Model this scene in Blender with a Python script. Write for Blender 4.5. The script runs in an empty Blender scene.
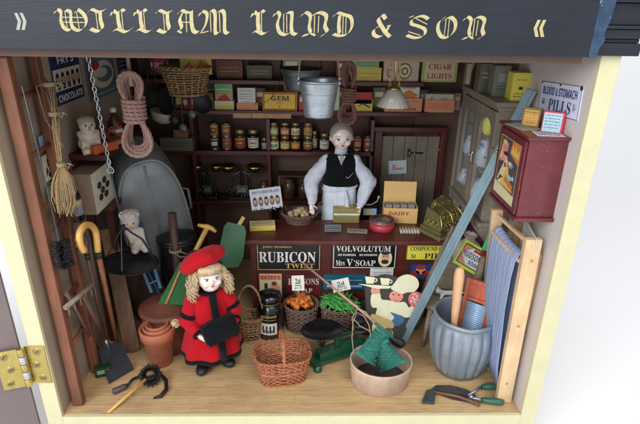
import bpy, bmesh, math, random
from mathutils import Vector, Matrix, noise
random.seed(7)
V = Vector; PI = math.pi; R = math.radians
SC = bpy.context.scene; COL = SC.collection
# ---------------------------------------------------------------- camera (centimetres while building)
CX, CD, CH, YAW, PIT, ROL, FPX = 1.0328, 31.713, 31.430, 0.026223, 0.395667, 0.016403, 495.15
_r = V((math.cos(YAW), -math.sin(YAW), 0))
FW = V((math.sin(YAW)*math.cos(PIT), math.cos(YAW)*math.cos(PIT), -math.sin(PIT)))
_u = _r.cross(FW)
RT = math.cos(ROL)*_r + math.sin(ROL)*_u
UP = -math.sin(ROL)*_r + math.cos(ROL)*_u
CAM = V((CX, -CD, CH))
def ray(x, y): return FW + RT*((x-320)/FPX) + UP*((212-y)/FPX)
def aty(x, y, Y): d = ray(x, y); return CAM + d*((Y-CAM.y)/d.y)
def atz(x, y, Z): d = ray(x, y); return CAM + d*((Z-CAM.z)/d.z)
def atx(x, y, X): d = ray(x, y); return CAM + d*((X-CAM.x)/d.x)

# ---------------------------------------------------------------- materials
MATS = {}
def _new(name):
    m = bpy.data.materials.new(name); m.use_nodes = True
    nt = m.node_tree; b = nt.nodes['Principled BSDF']; MATS[name] = m
    tc = nt.nodes.new('ShaderNodeTexCoord'); mp = nt.nodes.new('ShaderNodeMapping')
    mp.inputs['Scale'].default_value = (100, 100, 100)
    nt.links.new(tc.outputs['Object'], mp.inputs['Vector'])
    return m, nt, b, mp
def lin(c):
    return tuple((x/12.92 if x <= .04045 else ((x+.055)/1.055)**2.4) for x in c[:3]) + (1,)
def _noise(nt, src, scale, detail=4, rough=.55, stretch=None):
    n = nt.nodes.new('ShaderNodeTexNoise'); n.inputs['Scale'].default_value = scale
    n.inputs['Detail'].default_value = detail; n.inputs['Roughness'].default_value = rough
    if stretch:
        mp = nt.nodes.new('ShaderNodeMapping'); mp.inputs['Scale'].default_value = stretch
        nt.links.new(src, mp.inputs['Vector']); src = mp.outputs[0]
    nt.links.new(src, n.inputs['Vector']); return n.outputs['Fac']
def _mix(nt, fac, a, b):
    m = nt.nodes.new('ShaderNodeMix'); m.data_type = 'RGBA'
    for s, v in ((0, fac), (6, a), (7, b)):
        if isinstance(v, (tuple, float, int)): m.inputs[s].default_value = v
        else: nt.links.new(v, m.inputs[s])
    return m.outputs[2]
def _ramp(nt, src, lo, hi):
    r = nt.nodes.new('ShaderNodeMapRange'); r.inputs[1].default_value = lo; r.inputs[2].default_value = hi
    nt.links.new(src, r.inputs[0]); return r.outputs[0]
def _bump(nt, b, h, strength, dist=.0005):
    n = nt.nodes.new('ShaderNodeBump'); n.inputs['Strength'].default_value = strength
    n.inputs['Distance'].default_value = dist
    nt.links.new(h, n.inputs['Height']); nt.links.new(n.outputs[0], b.inputs['Normal'])
def mat(name, col, rough=.5, metal=0, var=.12, scale=1.5, bump=.15, chip=None, chipamt=.66, chipscale=2.5, spec=.5, trans=0, sheen=0, coat=0):
    """col in display (sRGB) values 0..1"""
    if name in MATS: return MATS[name]
    m, nt, b, mp = _new(name); src = mp.outputs[0]
    c = lin(col)
    lo = tuple(x*(1-var) for x in c[:3])+(1,); hi = tuple(min(1, x*(1+var)) for x in c[:3])+(1,)
    n = _noise(nt, src, scale, 5)
    out = _mix(nt, _ramp(nt, n, .3, .7), lo, hi)
    if chip:
        n2 = _noise(nt, src, chipscale, 8, .7)
        f = _ramp(nt, n2, chipamt, chipamt+.03)
        out = _mix(nt, f, out, lin(chip))
    nt.links.new(out, b.inputs['Base Color'])
    b.inputs['Roughness'].default_value = rough; b.inputs['Metallic'].default_value = metal
    b.inputs['Specular IOR Level'].default_value = spec
    b.inputs['Transmission Weight'].default_value = trans
    b.inputs['Coat Weight'].default_value = coat
    if sheen: b.inputs['Sheen Weight'].default_value = sheen
    rr = nt.nodes.new('ShaderNodeMapRange'); rr.inputs[3].default_value = max(0, rough-.1); rr.inputs[4].default_value = min(1, rough+.12)
    nt.links.new(_noise(nt, src, scale*2.3, 3), rr.inputs[0]); nt.links.new(rr.outputs[0], b.inputs['Roughness'])
    if bump: _bump(nt, b, _noise(nt, src, scale*5, 6, .65), bump)
    return m
def wood(name, c1, c2, axis='z', scale=1.2, rough=.55, stretch=10, bump=.3, marks=.45):
    if name in MATS: return MATS[name]
    m, nt, b, mp = _new(name); src = mp.outputs[0]
    st = {'x': (1/stretch, 1, 1), 'y': (1, 1/stretch, 1), 'z': (1, 1, 1/stretch)}[axis]
    n = _noise(nt, src, scale*2.5, 7, .62, st)
    n2 = _noise(nt, src, .25, 3)
    out = _mix(nt, _ramp(nt, n, .32, .68), lin(c1), lin(c2))
    out = _mix(nt, _ramp(nt, n2, .35, .9), out, lin(tuple(x*.72 for x in c1)))
    n3 = _noise(nt, src, scale*9, 3, .5, st)
    mm = nt.nodes.new('ShaderNodeMath'); mm.operation = 'MULTIPLY'; mm.inputs[1].default_value = marks; nt.links.new(_ramp(nt, n3, .58, .78), mm.inputs[0])
    out = _mix(nt, mm.outputs[0], out, lin(tuple(x*.66 for x in c1)))
    nt.links.new(out, b.inputs['Base Color']); b.inputs['Roughness'].default_value = rough
    _bump(nt, b, n3, bump)
    return m
def fabric(name, c1, c2=None, scale=14, rough=.95, bump=.6):
    if name in MATS: return MATS[name]
    m, nt, b, mp = _new(name); src = mp.outputs[0]
    n = _noise(nt, src, scale, 4, .7); n2 = _noise(nt, src, 1.2, 3)
    c2 = c2 or tuple(x*.8 for x in c1)
    out = _mix(nt, _ramp(nt, n, .35, .65), lin(c1), lin(c2))
    out = _mix(nt, _ramp(nt, n2, .4, .8), out, lin(tuple(x*.88 for x in c1)))
    nt.links.new(out, b.inputs['Base Color']); b.inputs['Roughness'].default_value = rough
    b.inputs['Sheen Weight'].default_value = .06; b.inputs['Specular IOR Level'].default_value = .15
    _bump(nt, b, n, bump, .001)
    return m
def stripe(name, cols, axis, period, rough=.9):
    """cloth woven in stripes: colours by position along one axis"""
    if name in MATS: return MATS[name]
    m, nt, b, mp = _new(name); src = mp.outputs[0]
    sx = nt.nodes.new('ShaderNodeSeparateXYZ'); nt.links.new(src, sx.inputs[0])
    dv = nt.nodes.new('ShaderNodeMath'); dv.operation = 'DIVIDE'; dv.inputs[1].default_value = period
    nt.links.new(sx.outputs['xyz'.index(axis)], dv.inputs[0])
    fr = nt.nodes.new('ShaderNodeMath'); fr.operation = 'FRACT'; nt.links.new(dv.outputs[0], fr.inputs[0])
    cr = nt.nodes.new('ShaderNodeValToRGB'); cr.color_ramp.interpolation = 'CONSTANT'
    els = cr.color_ramp.elements
    while len(els) < len(cols): els.new(.5)
    for i, (p, c) in enumerate(cols): els[i].position = p; els[i].color = lin(c)
    nt.links.new(fr.outputs[0], cr.inputs[0])
    n = _noise(nt, src, 16, 4, .7)
    out = _mix(nt, _ramp(nt, n, .3, .9), cr.outputs[0], lin((.5, .55, .7)))
    nt.links.new(out, b.inputs['Base Color']); b.inputs['Roughness'].default_value = rough
    _bump(nt, b, n, .5, .001)
    return m
def twist(name, c, scale=9, rough=.85, vec=(1, 1, 1)):
    """rope / string: diagonal strands by a wave"""
    if name in MATS: return MATS[name]
    m, nt, b, mp = _new(name); src = mp.outputs[0]
    w = nt.nodes.new('ShaderNodeTexWave'); w.wave_type = 'BANDS'; w.bands_direction = 'DIAGONAL'
    w.inputs['Scale'].default_value = scale; w.inputs['Distortion'].default_value = 1.5
    nt.links.new(src, w.inputs['Vector'])
    out = _mix(nt, w.outputs['Fac'], lin(tuple(x*.78 for x in c)), lin(c))
    nt.links.new(out, b.inputs['Base Color']); b.inputs['Roughness'].default_value = rough
    _bump(nt, b, w.outputs['Fac'], .6, .001)
    return m
def floor_mat():
    m, nt, b, mp = _new('floor boards'); src = mp.outputs[0]
    br = nt.nodes.new('ShaderNodeTexBrick'); br.offset = .37; br.inputs['Scale'].default_value = 1
    br.inputs['Brick Width'].default_value = 240; br.inputs['Row Height'].default_value = 1.02
    br.inputs['Mortar Size'].default_value = .016; br.inputs['Mortar Smooth'].default_value = .3
    br.inputs['Color1'].default_value = lin((.80, .68, .50)); br.inputs['Color2'].default_value = lin((.75, .62, .44))
    br.inputs['Mortar'].default_value = lin((.50, .38, .25)); nt.links.new(src, br.inputs['Vector'])
    n = _noise(nt, src, 3, 7, .65, (.1, 1, 1)); n3 = _noise(nt, src, 17, 3, .6, (.03, 1, 1)); n2 = _noise(nt, src, .18, 4)
    out = _mix(nt, _ramp(nt, n, .42, .78), br.outputs[0], lin((.68, .55, .38)))
    out = _mix(nt, _ramp(nt, n3, .55, .72), out, lin((.54, .42, .28)))
    out = _mix(nt, _ramp(nt, n2, .5, .95), out, lin((.58, .47, .34)))
    nt.links.new(out, b.inputs['Base Color']); b.inputs['Roughness'].default_value = .6
    _bump(nt, b, n3, .25)
    return m
def checks(name, c1, c2, sc, rough=.6):
    if name in MATS: return MATS[name]
    m, nt, b, mp = _new(name)
    v = nt.nodes.new('ShaderNodeTexVoronoi'); v.inputs['Scale'].default_value = sc; nt.links.new(mp.outputs[0], v.inputs[0])
    out = _mix(nt, _ramp(nt, v.outputs['Distance'], .25, .35), lin(c1), lin(c2))
    nt.links.new(out, b.inputs['Base Color']); b.inputs['Roughness'].default_value = rough
    return m
def fl(name, c, rough=.55): return mat('ink '+name, c, rough, var=.10, scale=3, bump=.05)
K = fl('black', (.15, .15, .16)); Wt = fl('white', (.86, .85, .82)); CR = fl('cream', (.86, .80, .64))
RD = fl('red', (.68, .19, .18)); BL = fl('blue', (.16, .24, .48)); YL = fl('yellow', (.82, .74, .34))
GN = fl('green', (.20, .50, .30)); OR = fl('orange', (.80, .47, .24)); SK = fl('skin', (.85, .62, .50))
PK = fl('pink', (.85, .50, .46)); BR = fl('brown', (.42, .26, .18)); GY = fl('grey', (.55, .56, .58)); LB = fl('pale blue', (.58, .72, .84))
SL = fl('salmon', (.86, .58, .44)); LG = fl('pale green', (.54, .70, .50)); GO = fl('gold', (.80, .66, .34)); DB = fl('dark brown', (.22, .14, .12)); DG = fl('dark green', (.10, .22, .16))

# ---------------------------------------------------------------- mesh builder
_tc = {}
def _txt(s, style):
    base = {'frak': (0x1D56C, 0x1D586, None), 'serif': (0x1D400, 0x1D41A, 0x1D7CE), 'sans': (0x1D5D4, 0x1D5EE, 0x1D7EC), 'script': (0x1D4D0, 0x1D4EA, None), 'plain': None}[style]
    if base is None: return s
    o = ''
    for ch in s:
        if 'A' <= ch <= 'Z': o += chr(base[0]+ord(ch)-65)
        elif 'a' <= ch <= 'z': o += chr(base[1]+ord(ch)-97)
        elif ch.isdigit() and base[2]: o += chr(base[2]+ord(ch)-48)
        else: o += ch
    return o
def textmesh(s, style):
    k = (s, style)
    if k not in _tc:
        cu = bpy.data.curves.new('t', 'FONT'); cu.body = _txt(s, style); cu.resolution_u = 3
        if style == 'plain': cu.offset = .012
        o = bpy.data.objects.new('t', cu); COL.objects.link(o)
        bpy.context.view_layer.update()
        me = bpy.data.meshes.new_from_object(o.evaluated_get(bpy.context.evaluated_depsgraph_get()))
        vs = [v.co.copy() for v in me.vertices]; fs = [tuple(p.vertices) for p in me.polygons]
        bpy.data.objects.remove(o); bpy.data.curves.remove(cu); bpy.data.meshes.remove(me)
        if vs:
            x0 = min(v.x for v in vs); x1 = max(v.x for v in vs); y0 = min(v.y for v in vs); y1 = max(v.y for v in vs)
        else: x0 = x1 = y0 = y1 = 0
        _tc[k] = (vs, fs, x0, x1, y0, y1)
    return _tc[k]
def frame(o, x, y=None, n=None):
    """matrix with origin o, x axis along x, z = normal"""
    x = V(x).normalized()
    if y is not None: y = V(y); z = x.cross(y).normalized(); y = z.cross(x)
    else: z = V(n); z = (z - x*z.dot(x)).normalized(); y = z.cross(x)
    M = Matrix.Identity(4)
    for i in range(3): M[i][0] = x[i]; M[i][1] = y[i]; M[i][2] = z[i]; M[i][3] = o[i]
    return M
def along(a, b, up=(0, 0, 1)):
    """matrix: origin a, local z towards b"""
    z = (V(b)-V(a)).normalized(); u = V(up)
    if abs(z.dot(u)) > .98: u = V((0, 1, 0))
    x = u.cross(z).normalized(); y = z.cross(x); M = Matrix.Identity(4)
    for i in range(3): M[i][0] = x[i]; M[i][1] = y[i]; M[i][2] = z[i]; M[i][3] = a[i]
    return M
def rz(a): return Matrix.Rotation(R(a), 4, 'Z')
def rx(a): return Matrix.Rotation(R(a), 4, 'X')
def ry(a): return Matrix.Rotation(R(a), 4, 'Y')
def T(*a): return Matrix.Translation(V(a[0]) if len(a) == 1 else V(a))
I4 = Matrix.Identity(4)
class B:
    def __init__(s): s.v = []; s.f = []; s.m = []; s.sm = []; s.mats = []
    def mi(s, m):
        if m not in s.mats: s.mats.append(m)
        return s.mats.index(m)
    def add(s, vs, fs, m, smooth=False, M=None):
        o = len(s.v); i = s.mi(m)
        s.v += [(M @ V(v)) if M else V(v) for v in vs]
        for k, f in enumerate(fs):
            s.f.append(tuple(o+j for j in f)); s.m.append(i); s.sm.append(smooth if isinstance(smooth, bool) else smooth[k])
        return s
    def box(s, a, b, m, M=None, bev=0):
        """a, b opposite corners"""
        bm = bmesh.new(); bmesh.ops.create_cube(bm, size=1)
        for v in bm.verts: v.co = V([a[i]+(b[i]-a[i])*(v.co[i]+.5) for i in range(3)])
        if bev: bmesh.ops.bevel(bm, geom=bm.edges[:], offset=bev, segments=2, profile=.6, affect='EDGES')
        bm.verts.index_update()
        s.add([v.co.copy() for v in bm.verts], [[v.index for v in f.verts] for f in bm.faces], m, False, M); bm.free(); return s
    def loft(s, rings, m, cap=(True, True), smooth=True, M=None, closed=True):
        n = len(rings[0]); vs = [p for r in rings for p in r]; fs = []; sm = []
        for i in range(len(rings)-1):
            for j in range(n if closed else n-1):
                k = (j+1) % n; fs.append((i*n+j, i*n+k, (i+1)*n+k, (i+1)*n+j)); sm.append(smooth)
        if cap[0]: fs.append(tuple(range(n))[::-1]); sm.append(False)
        if cap[1]: fs.append(tuple((len(rings)-1)*n+j for j in range(n))); sm.append(False)
        return s.add(vs, fs, m, sm, M)
    def lathe(s, prof, m, M=None, n=28, sx=1, sy=1, cap=(True, True), smooth=True, flute=0, nfl=16):
        rings = []
        for r, z in prof:
            r = max(r, .002)
            rings.append([V((math.cos(2*PI*j/n)*r*sx*(1+flute*math.cos(nfl*2*PI*j/n)), math.sin(2*PI*j/n)*r*sy*(1+flute*math.cos(nfl*2*PI*j/n)), z)) for j in range(n)])
        return s.loft(rings, m, cap, smooth, M)
    def cyl(s, a, b, r, m, r2=None, n=16):
        L = (V(b)-V(a)).length; return s.lathe([(r, 0), (r2 if r2 is not None else r, L)], m, along(a, b), n)
    def tube(s, pts, r, m, n=7, closed=False, M=None):
        pts = [V(p) for p in pts]; N = len(pts); rr = r if isinstance(r, (list, tuple)) else [r]*N
        rings = []; prev = None
        for i, p in enumerate(pts):
            if closed: t = pts[(i+1) % N]-pts[i-1]
            else: t = pts[min(i+1, N-1)]-pts[max(i-1, 0)]
            t = t.normalized() if t.length > 1e-9 else V((0, 0, 1))
            if prev is None: prev = V((0, 0, 1)) if abs(t.z) < .9 else V((1, 0, 0))
            a = prev-t*prev.dot(t)
            if a.length < 1e-6: a = V((1, 0, 0))-t*t.x
            a.normalize(); prev = a; b = t.cross(a)
            rings.append([p+(a*math.cos(2*PI*j/n)+b*math.sin(2*PI*j/n))*rr[i] for j in range(n)])
        if closed: rings.append(rings[0]); return s.loft(rings, m, (False, False), True, M)
        return s.loft(rings, m, (True, True), True, M)
    def ell(s, c, r, m, M=None, n=16, k=10):
        if not isinstance(r, (tuple, list)): r = (r, r, r)
        rings = []
        for i in range(1, k):
            a = PI*i/k; rings.append([V((c[0]+r[0]*math.sin(a)*math.cos(2*PI*j/n), c[1]+r[1]*math.sin(a)*math.sin(2*PI*j/n), c[2]-r[2]*math.cos(a))) for j in range(n)])
        vs = [p for q in rings for p in q]+[V((c[0], c[1], c[2]-r[2])), V((c[0], c[1], c[2]+r[2]))]
        fs = []
        for i in range(k-2):
            for j in range(n): fs.append((i*n+j, i*n+(j+1) % n, (i+1)*n+(j+1) % n, (i+1)*n+j))
        o = (k-1)*n
        for j in range(n): fs.append((o, (j+1) % n, j)); fs.append((o+1, (k-2)*n+j, (k-2)*n+(j+1) % n))
        return s.add(vs, fs, m, True, M)
    def poly(s, pts, z0, z1, m, M=None):
        """extruded outline in local XY (counter-clockwise)"""
        n = len(pts); vs = [V((p[0], p[1], z0)) for p in pts]+[V((p[0], p[1], z1)) for p in pts]
        fs = [tuple(range(n))[::-1], tuple(range(n, 2*n))]+[(j, (j+1) % n, n+(j+1) % n, n+j) for j in range(n)]
        return s.add(vs, fs, m, False, M)
    def text(s, t, cx, cy, w, h, m, M=None, style='sans', z=.02, skew=0):
        vs, fs, x0, x1, y0, y1 = textmesh(t, style)
        if not vs: return s
        sx = w/max(x1-x0, 1e-6); sy = h/max(y1-y0, 1e-6)
        return s.add([V((cx+(v.x-(x0+x1)/2)*sx+skew*(v.y-y0), cy+(v.y-(y0+y1)/2)*sy, z)) for v in vs], fs, m, False, M)
    def obj(s, name, parent=None, loc=None, label=None, cat=None, group=None, kind=None):
        loc = V(loc) if loc is not None else V((0, 0, 0))
        off = V(parent['_w']) if parent is not None else V((0, 0, 0))
        if parent is not None: loc = V((0, 0, 0))
        me = bpy.data.meshes.new(name)
        me.from_pydata([v-off-loc for v in s.v], [], s.f)
        for m in s.mats: me.materials.append(m)
        me.polygons.foreach_set('material_index', s.m); me.polygons.foreach_set('use_smooth', s.sm)
        me.update()
        o = bpy.data.objects.new(name, me); COL.objects.link(o); o.location = loc
        o['_w'] = tuple(off+loc)
        if parent is not None: o.parent = parent
        tag(o, label, cat, group, kind); return o
def tag(o, label=None, cat=None, group=None, kind=None):
    if label: o['label'] = label
    if cat: o['category'] = cat
    if group: o['group'] = group
    if kind: o['kind'] = kind
def thing(name, label, cat, loc, group=None):
    o = bpy.data.objects.new(name, None); COL.objects.link(o); o.location = V(loc); o['_w'] = tuple(V(loc))
    o.empty_display_size = .01; tag(o, label, cat, group); return o
def dup(root, loc, label=None, rotz=0):
    c = root.copy(); COL.objects.link(c); c.location = V(loc); c.rotation_euler = (0, 0, rotz)
    if label: c['label'] = label
    for ch in list(root.children):
        d = ch.copy(); COL.objects.link(d); d.parent = c
    return c
def ropetube(b, pts, r, m, M=None, closed=True):
    pts = [V(p) for p in pts]; N = len(pts); out = []
    rng = range(N) if closed else range(N-1)
    for i in rng:
        p, q, s, t = pts[i-1 if (closed or i) else 0], pts[i], pts[(i+1) % N], pts[(i+2) % N if closed else min(i+2, N-1)]
        n = max(2, int((s-q).length/(r*.9)))
        for k in range(n):
            u = k/n; out.append(.5*((2*q)+(s-p)*u+(2*p-5*q+4*s-t)*u*u+(3*q-p-3*s+t)*u**3))
    if not closed: out.append(pts[-1])
    fr = []; prev = None; L = 0
    for i, p in enumerate(out):
        a_ = out[i-1] if i or closed else out[0]; c_ = out[(i+1) % len(out)] if closed or i < len(out)-1 else out[-1]
        t = (c_-a_).normalized()
        if prev is None: prev = V((0, 1, 0)) if abs(t.y) < .9 else V((1, 0, 0))
        x = (prev-t*prev.dot(t)).normalized(); prev = x; fr.append((x, t.cross(x)))
    for k in range(3):
        st = []; L = 0
        for i, p in enumerate(out):
            if i: L += (out[i]-out[i-1]).length
            a_ = L/(r*1.25)+k*2*PI/3; st.append(p+(fr[i][0]*math.cos(a_)+fr[i][1]*math.sin(a_))*r*.52)
        if closed: st.append(st[0])
        b.tube(st, r*.58, m, 6, False, M)
def wob(b, amp, sc, seed=0, sz=1):
    """uneven hand made surface: push vertices by smooth noise"""
    o = V((seed*7.3, seed*3.1, 0)); b.v = [V(v)+noise.noise_vector(V((v[0]*sc, v[1]*sc, v[2]*sc*sz))+o)*amp+noise.noise_vector(V((v[0]*sc*2.6, v[1]*sc*2.6, v[2]*sc*2.6*sz))-o)*amp*.4 for v in b.v]; return b
def organic(b, voxel, smooth=4, colour=None, M=None):
    """fuse the builder's closed primitives into one skin; colour(v)->material"""
    me = bpy.data.meshes.new('tmp'); me.from_pydata(b.v, [], b.f); o = bpy.data.objects.new('tmp', me); COL.objects.link(o)
    r = o.modifiers.new('r', 'REMESH'); r.mode = 'VOXEL'; r.voxel_size = voxel
    q = o.modifiers.new('s', 'SMOOTH'); q.factor = .5; q.iterations = smooth
    e = bpy.data.meshes.new_from_object(o.evaluated_get(bpy.context.evaluated_depsgraph_get()))
    out = B(); vs = [v.co.copy() for v in e.vertices]; fs = [tuple(p.vertices) for p in e.polygons]
    bpy.data.objects.remove(o); bpy.data.meshes.remove(me); bpy.data.meshes.remove(e)
    if callable(colour):
        by = {}
        for f in fs:
            c = V((0, 0, 0))
            for i in f: c += vs[i]
            by.setdefault(colour(c/len(f)), []).append(f)
        out.v = [(M @ v) if M else v for v in vs]
        for m, ff in by.items():
            i = out.mi(m)
            for f in ff: out.f.append(f); out.m.append(i); out.sm.append(True)
    else: out.add(vs, fs, colour, True, M)
    return out
def capsule(b, a, c, r1, r2, m, n=14):
    a = V(a); c = V(c); L = (c-a).length; M = along(a, c); prof = []
    for i in range(6): t = PI/2*i/5; prof.append((r1*math.sin(t) if i else .001, -r1*math.cos(t)))
    for i in range(6): t = PI/2*i/5; prof.append((max(r2*math.cos(t), .001), L+r2*math.sin(t)))
    b.lathe(prof, m, M, n); return b

def board(b, M, w, h, bg, items=(), border=None, bw=.1, th=.08):
    """printed board: local XY from (0,0) to (w,h), face at z=0"""
    b.box((0, 0, -th), (w, h, 0), bg, M, bev=min(.02, th*.3))
    if border:
        g = bw*.4
        for (x0, y0, x1, y1) in ((g, g, w-g, g+bw), (g, h-g-bw, w-g, h-g), (g, g+bw, g+bw, h-g-bw), (w-g-bw, g+bw, w-g, h-g-bw)):
            b.box((x0, y0, .002), (x1, y1, .012), border, M)
    for it in items:
        k = it[0]; z = .016 + (.006*it[-1] if isinstance(it[-1], int) else 0)
        if k == 't':
            _, s_, cx, cy, tw, thh, m = it[:7]; st = it[7] if len(it) > 7 and isinstance(it[7], str) else 'sans'
            b.text(s_, cx*w, cy*h, tw*w, thh*h, m, M, st, z+.02)
        elif k == 'r': _, cx, cy, rw, rh, m = it[:6]; b.box((cx*w-rw*w/2, cy*h-rh*h/2, .001), (cx*w+rw*w/2, cy*h+rh*h/2, z), m, M)
        elif k == 'e':
            _, cx, cy, rw, rh, m = it[:6]
            b.poly([(cx*w+rw*w*math.cos(2*PI*j/20), cy*h+rh*h*math.sin(2*PI*j/20)) for j in range(20)], .001, z+.004, m, M)
        elif k == 'p': _, pts, m = it[:3]; b.poly([(p[0]*w, p[1]*h) for p in pts], .001, z+.002, m, M)
        elif k == 'l':   # lines of small print
            _, cx, cy, lw, lh, m, n = it[:7]
            for q in range(n):
                y = cy*h+lh*h*(.5-(q+.5)/n); x = cx*w-lw*w/2
                while x < cx*w+lw*w/2-.05:
                    e = min(x+random.uniform(.06, .28), cx*w+lw*w/2)
                    b.box((x, y-.025, .001), (e, y+.025, .014), m, M); x = e+.06
    return b
def smooth_loop(L_, k=4):
    n = len(L_); o = []
    for i in range(n):
        p, q, r, s = L_[i-1], L_[i], L_[(i+1) % n], L_[(i+2) % n]
        for j in range(k):
            u = j/k; o.append(tuple(.5*((2*q[c])+(-p[c]+r[c])*u+(2*p[c]-5*q[c]+4*r[c]-s[c])*u*u+(-p[c]+3*q[c]-3*r[c]+s[c])*u**3) for c in (0, 1)))
    return o
OLD = {   # broad nib strokes of each blackletter capital: (width factor, points)
 'W': [(1, [(.0, .80), (.08, .95), (.20, .84), (.15, .5), (.20, .18), (.36, .04), (.50, .16)]), (1, [(.36, .93), (.50, .84), (.47, .45), (.50, .16), (.68, .03), (.88, .2), (.97, .5), (.90, .78), (.74, .96), (.66, .84)]), (.3, [(.16, .62), (.93, .62)]), (.3, [(.15, .40), (.95, .40)]), (.3, [(.33, .9), (.32, .1)]), (.3, [(.70, .86), (.70, .1)])],
 'I': [(.9, [(.05, .84), (.25, .97), (.6, .86), (.92, .97)]), (1.1, [(.66, .9), (.62, .5), (.66, .18), (.40, .03), (.06, .14)]), (.3, [(.44, .86), (.42, .10)])],
 'L': [(.9, [(.02, .74), (.14, .94), (.30, .84), (.52, .98), (.66, .92)]), (1.1, [(.34, .88), (.32, .5), (.36, .16)]), (1, [(.04, .08), (.26, .15), (.60, .03), (.96, .22)]), (.3, [(.52, .90), (.50, .12)])],
 'A': [(.9, [(.10, .82), (.30, .97), (.55, .88), (.76, .92)]), (1, [(.36, .9), (.18, .58), (.24, .24), (.03, .04)]), (1.1, [(.74, .94), (.72, .4), (.78, .12), (.97, .04)]), (.35, [(.2, .48), (.72, .48)]), (.3, [(.50, .88), (.46, .06)]), (.5, [(.04, .12), (.22, .02)])],
 'M': [(.9, [(.02, .76), (.12, .93), (.28, .82), (.22, .42), (.03, .05)]), (1, [(.28, .82), (.46, .97), (.56, .82), (.53, .10), (.62, .03)]), (1, [(.56, .82), (.76, .97), (.88, .82), (.86, .15), (.98, .04)]), (.3, [(.40, .88), (.38, .08)]), (.3, [(.71, .88), (.70, .08)]), (.35, [(.04, .04), (.30, .12)])],
 'U': [(.9, [(.0, .80), (.12, .96), (.26, .84), (.15, .48), (.24, .14), (.50, .03), (.76, .16)]), (1, [(.56, .93), (.78, .92), (.76, .4), (.80, .12), (.98, .05)]), (.3, [(.43, .9), (.42, .10)]), (.3, [(.56, .85), (.56, .12)])],
 'N': [(.9, [(.0, .82), (.14, .97), (.32, .82), (.28, .4), (.32, .14), (.05, .03)]), (1, [(.32, .80), (.62, .97), (.88, .84), (.84, .44), (.92, .2), (.70, .02)]), (.3, [(.47, .86), (.46, .10)]), (.3, [(.62, .84), (.60, .16)]), (.5, [(.32, .14), (.50, .04)])],
 'D': [(.9, [(.03, .82), (.22, .97), (.55, .90), (.86, .80), (.94, .45), (.76, .13), (.42, .03), (.05, .10)]), (1, [(.34, .9), (.30, .5), (.34, .12)]), (.3, [(.50, .86), (.50, .10)]), (.3, [(.64, .82), (.64, .12)])],
 'O': [(1, [(.40, .96), (.12, .76), (.08, .42), (.28, .10), (.54, .03)]), (1, [(.30, .80), (.62, .96), (.90, .76), (.92, .40), (.72, .12), (.50, .03)]), (.3, [(.44, .88), (.42, .10)]), (.3, [(.60, .88), (.60, .10)])],
 'S': [(.9, [(.95, .84), (.66, .97), (.26, .84), (.22, .64), (.52, .54), (.84, .40), (.82, .14), (.46, .03), (.05, .14)]), (.5, [(.10, .90), (.30, .97)]), (.3, [(.40, .86), (.92, .62)]), (.3, [(.10, .30), (.66, .14)])],
 '&': [(1, [(.70, .80), (.52, .96), (.32, .80), (.44, .58), (.72, .24), (.98, .04)]), (1, [(.44, .52), (.12, .34), (.14, .12), (.42, .03), (.72, .20), (.90, .52)]), (.35, [(.78, .50), (.99, .54)])]}
def oldletter(b, ch, x0, y0, w, h, m, M):
    nib = .185*h; a = R(38); n = V((math.cos(a), math.sin(a)))*nib/2
    for i, (k, L_) in enumerate(OLD[ch]):
        P_ = []
        for j in range(len(L_)-1):
            p = L_[max(j-1, 0)]; q = L_[j]; r = L_[j+1]; s = L_[min(j+2, len(L_)-1)]
            for u in (0, .2, .4, .6, .8): P_.append([.5*((2*q[c])+(-p[c]+r[c])*u+(2*p[c]-5*q[c]+4*r[c]-s[c])*u*u+(-p[c]+3*q[c]-3*r[c]+s[c])*u**3) for c in (0, 1)])
        P_.append(list(L_[-1])); P_ = [V((x0+w*(.01+.98*p[0]), y0+h*(.02+.96*p[1]))) for p in P_]
        kk = k if k > .4 else .34
        top = [p+n*kk for p in P_]; bot = [p-n*kk for p in P_]; z = .022+.003*i; N = len(P_)
        if k <= .4:      # hairline keeps an even width
            d = (P_[-1]-P_[0]).normalized(); nn = V((-d.y, d.x))*nib*.10; top = [p+nn for p in P_]; bot = [p-nn for p in P_]
        vs = [V((p.x, p.y, z)) for p in top]+[V((p.x, p.y, z)) for p in bot]
        b.add(vs, [(j, j+1, N+j+1, N+j) for j in range(N-1)], m, False, M)
def pxboard(BLp, BRp, TLp, bg, items=(), border=None, bw=.1, th=.08, b=None):
    w = (BRp-BLp).length; M = frame(BLp, BRp-BLp, TLp-BLp); h = (M.inverted() @ TLp).y
    b = b or B(); board(b, M, w, h, bg, items, border, bw, th); return b, M, w, h
# ================================================================ materials used all over
M_wallL = mat('left wall shaded paint', (.62, .55, .48), .7, var=.05, scale=.4, bump=.2)  # browner and darker than the right wall, shade put into the colour
M_wallR = mat('right wall lit paint', (.80, .76, .74), .7, var=.04, scale=.4, bump=.2)  # paler than the left wall, window light put into the colour
M_wallB = mat('back wall paint', (.40, .31, .25), .7, var=.08, scale=.4, bump=.2)
M_yel = mat('pale yellow frame paint', (.82, .79, .64), .45, var=.04, scale=.8, bump=.6, chip=(.76, .73, .52), chipamt=.72)
M_navy = wood('navy sign paint', (.095, .115, .15), (.13, .15, .20), 'x', 1.0, .45, 14, .18, marks=.15)
M_navyedge = mat('worn navy lit edge', (.18, .26, .36), .4, var=.3, scale=2, chip=(.42, .54, .66), chipamt=.62)  # navy lightened for the mitred end, the light on it put into the colour
M_mah = wood('mahogany', (.33, .14, .12), (.41, .18, .155), 'x', 1.0, .38, 8, .12)
M_mahz = wood('mahogany upright', (.32, .14, .12), (.42, .18, .15), 'z', 1.0, .38, 8, .12)
M_mahd = mat('dark shelf wood', (.27, .12, .10), .45, var=.2, scale=.8)
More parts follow.
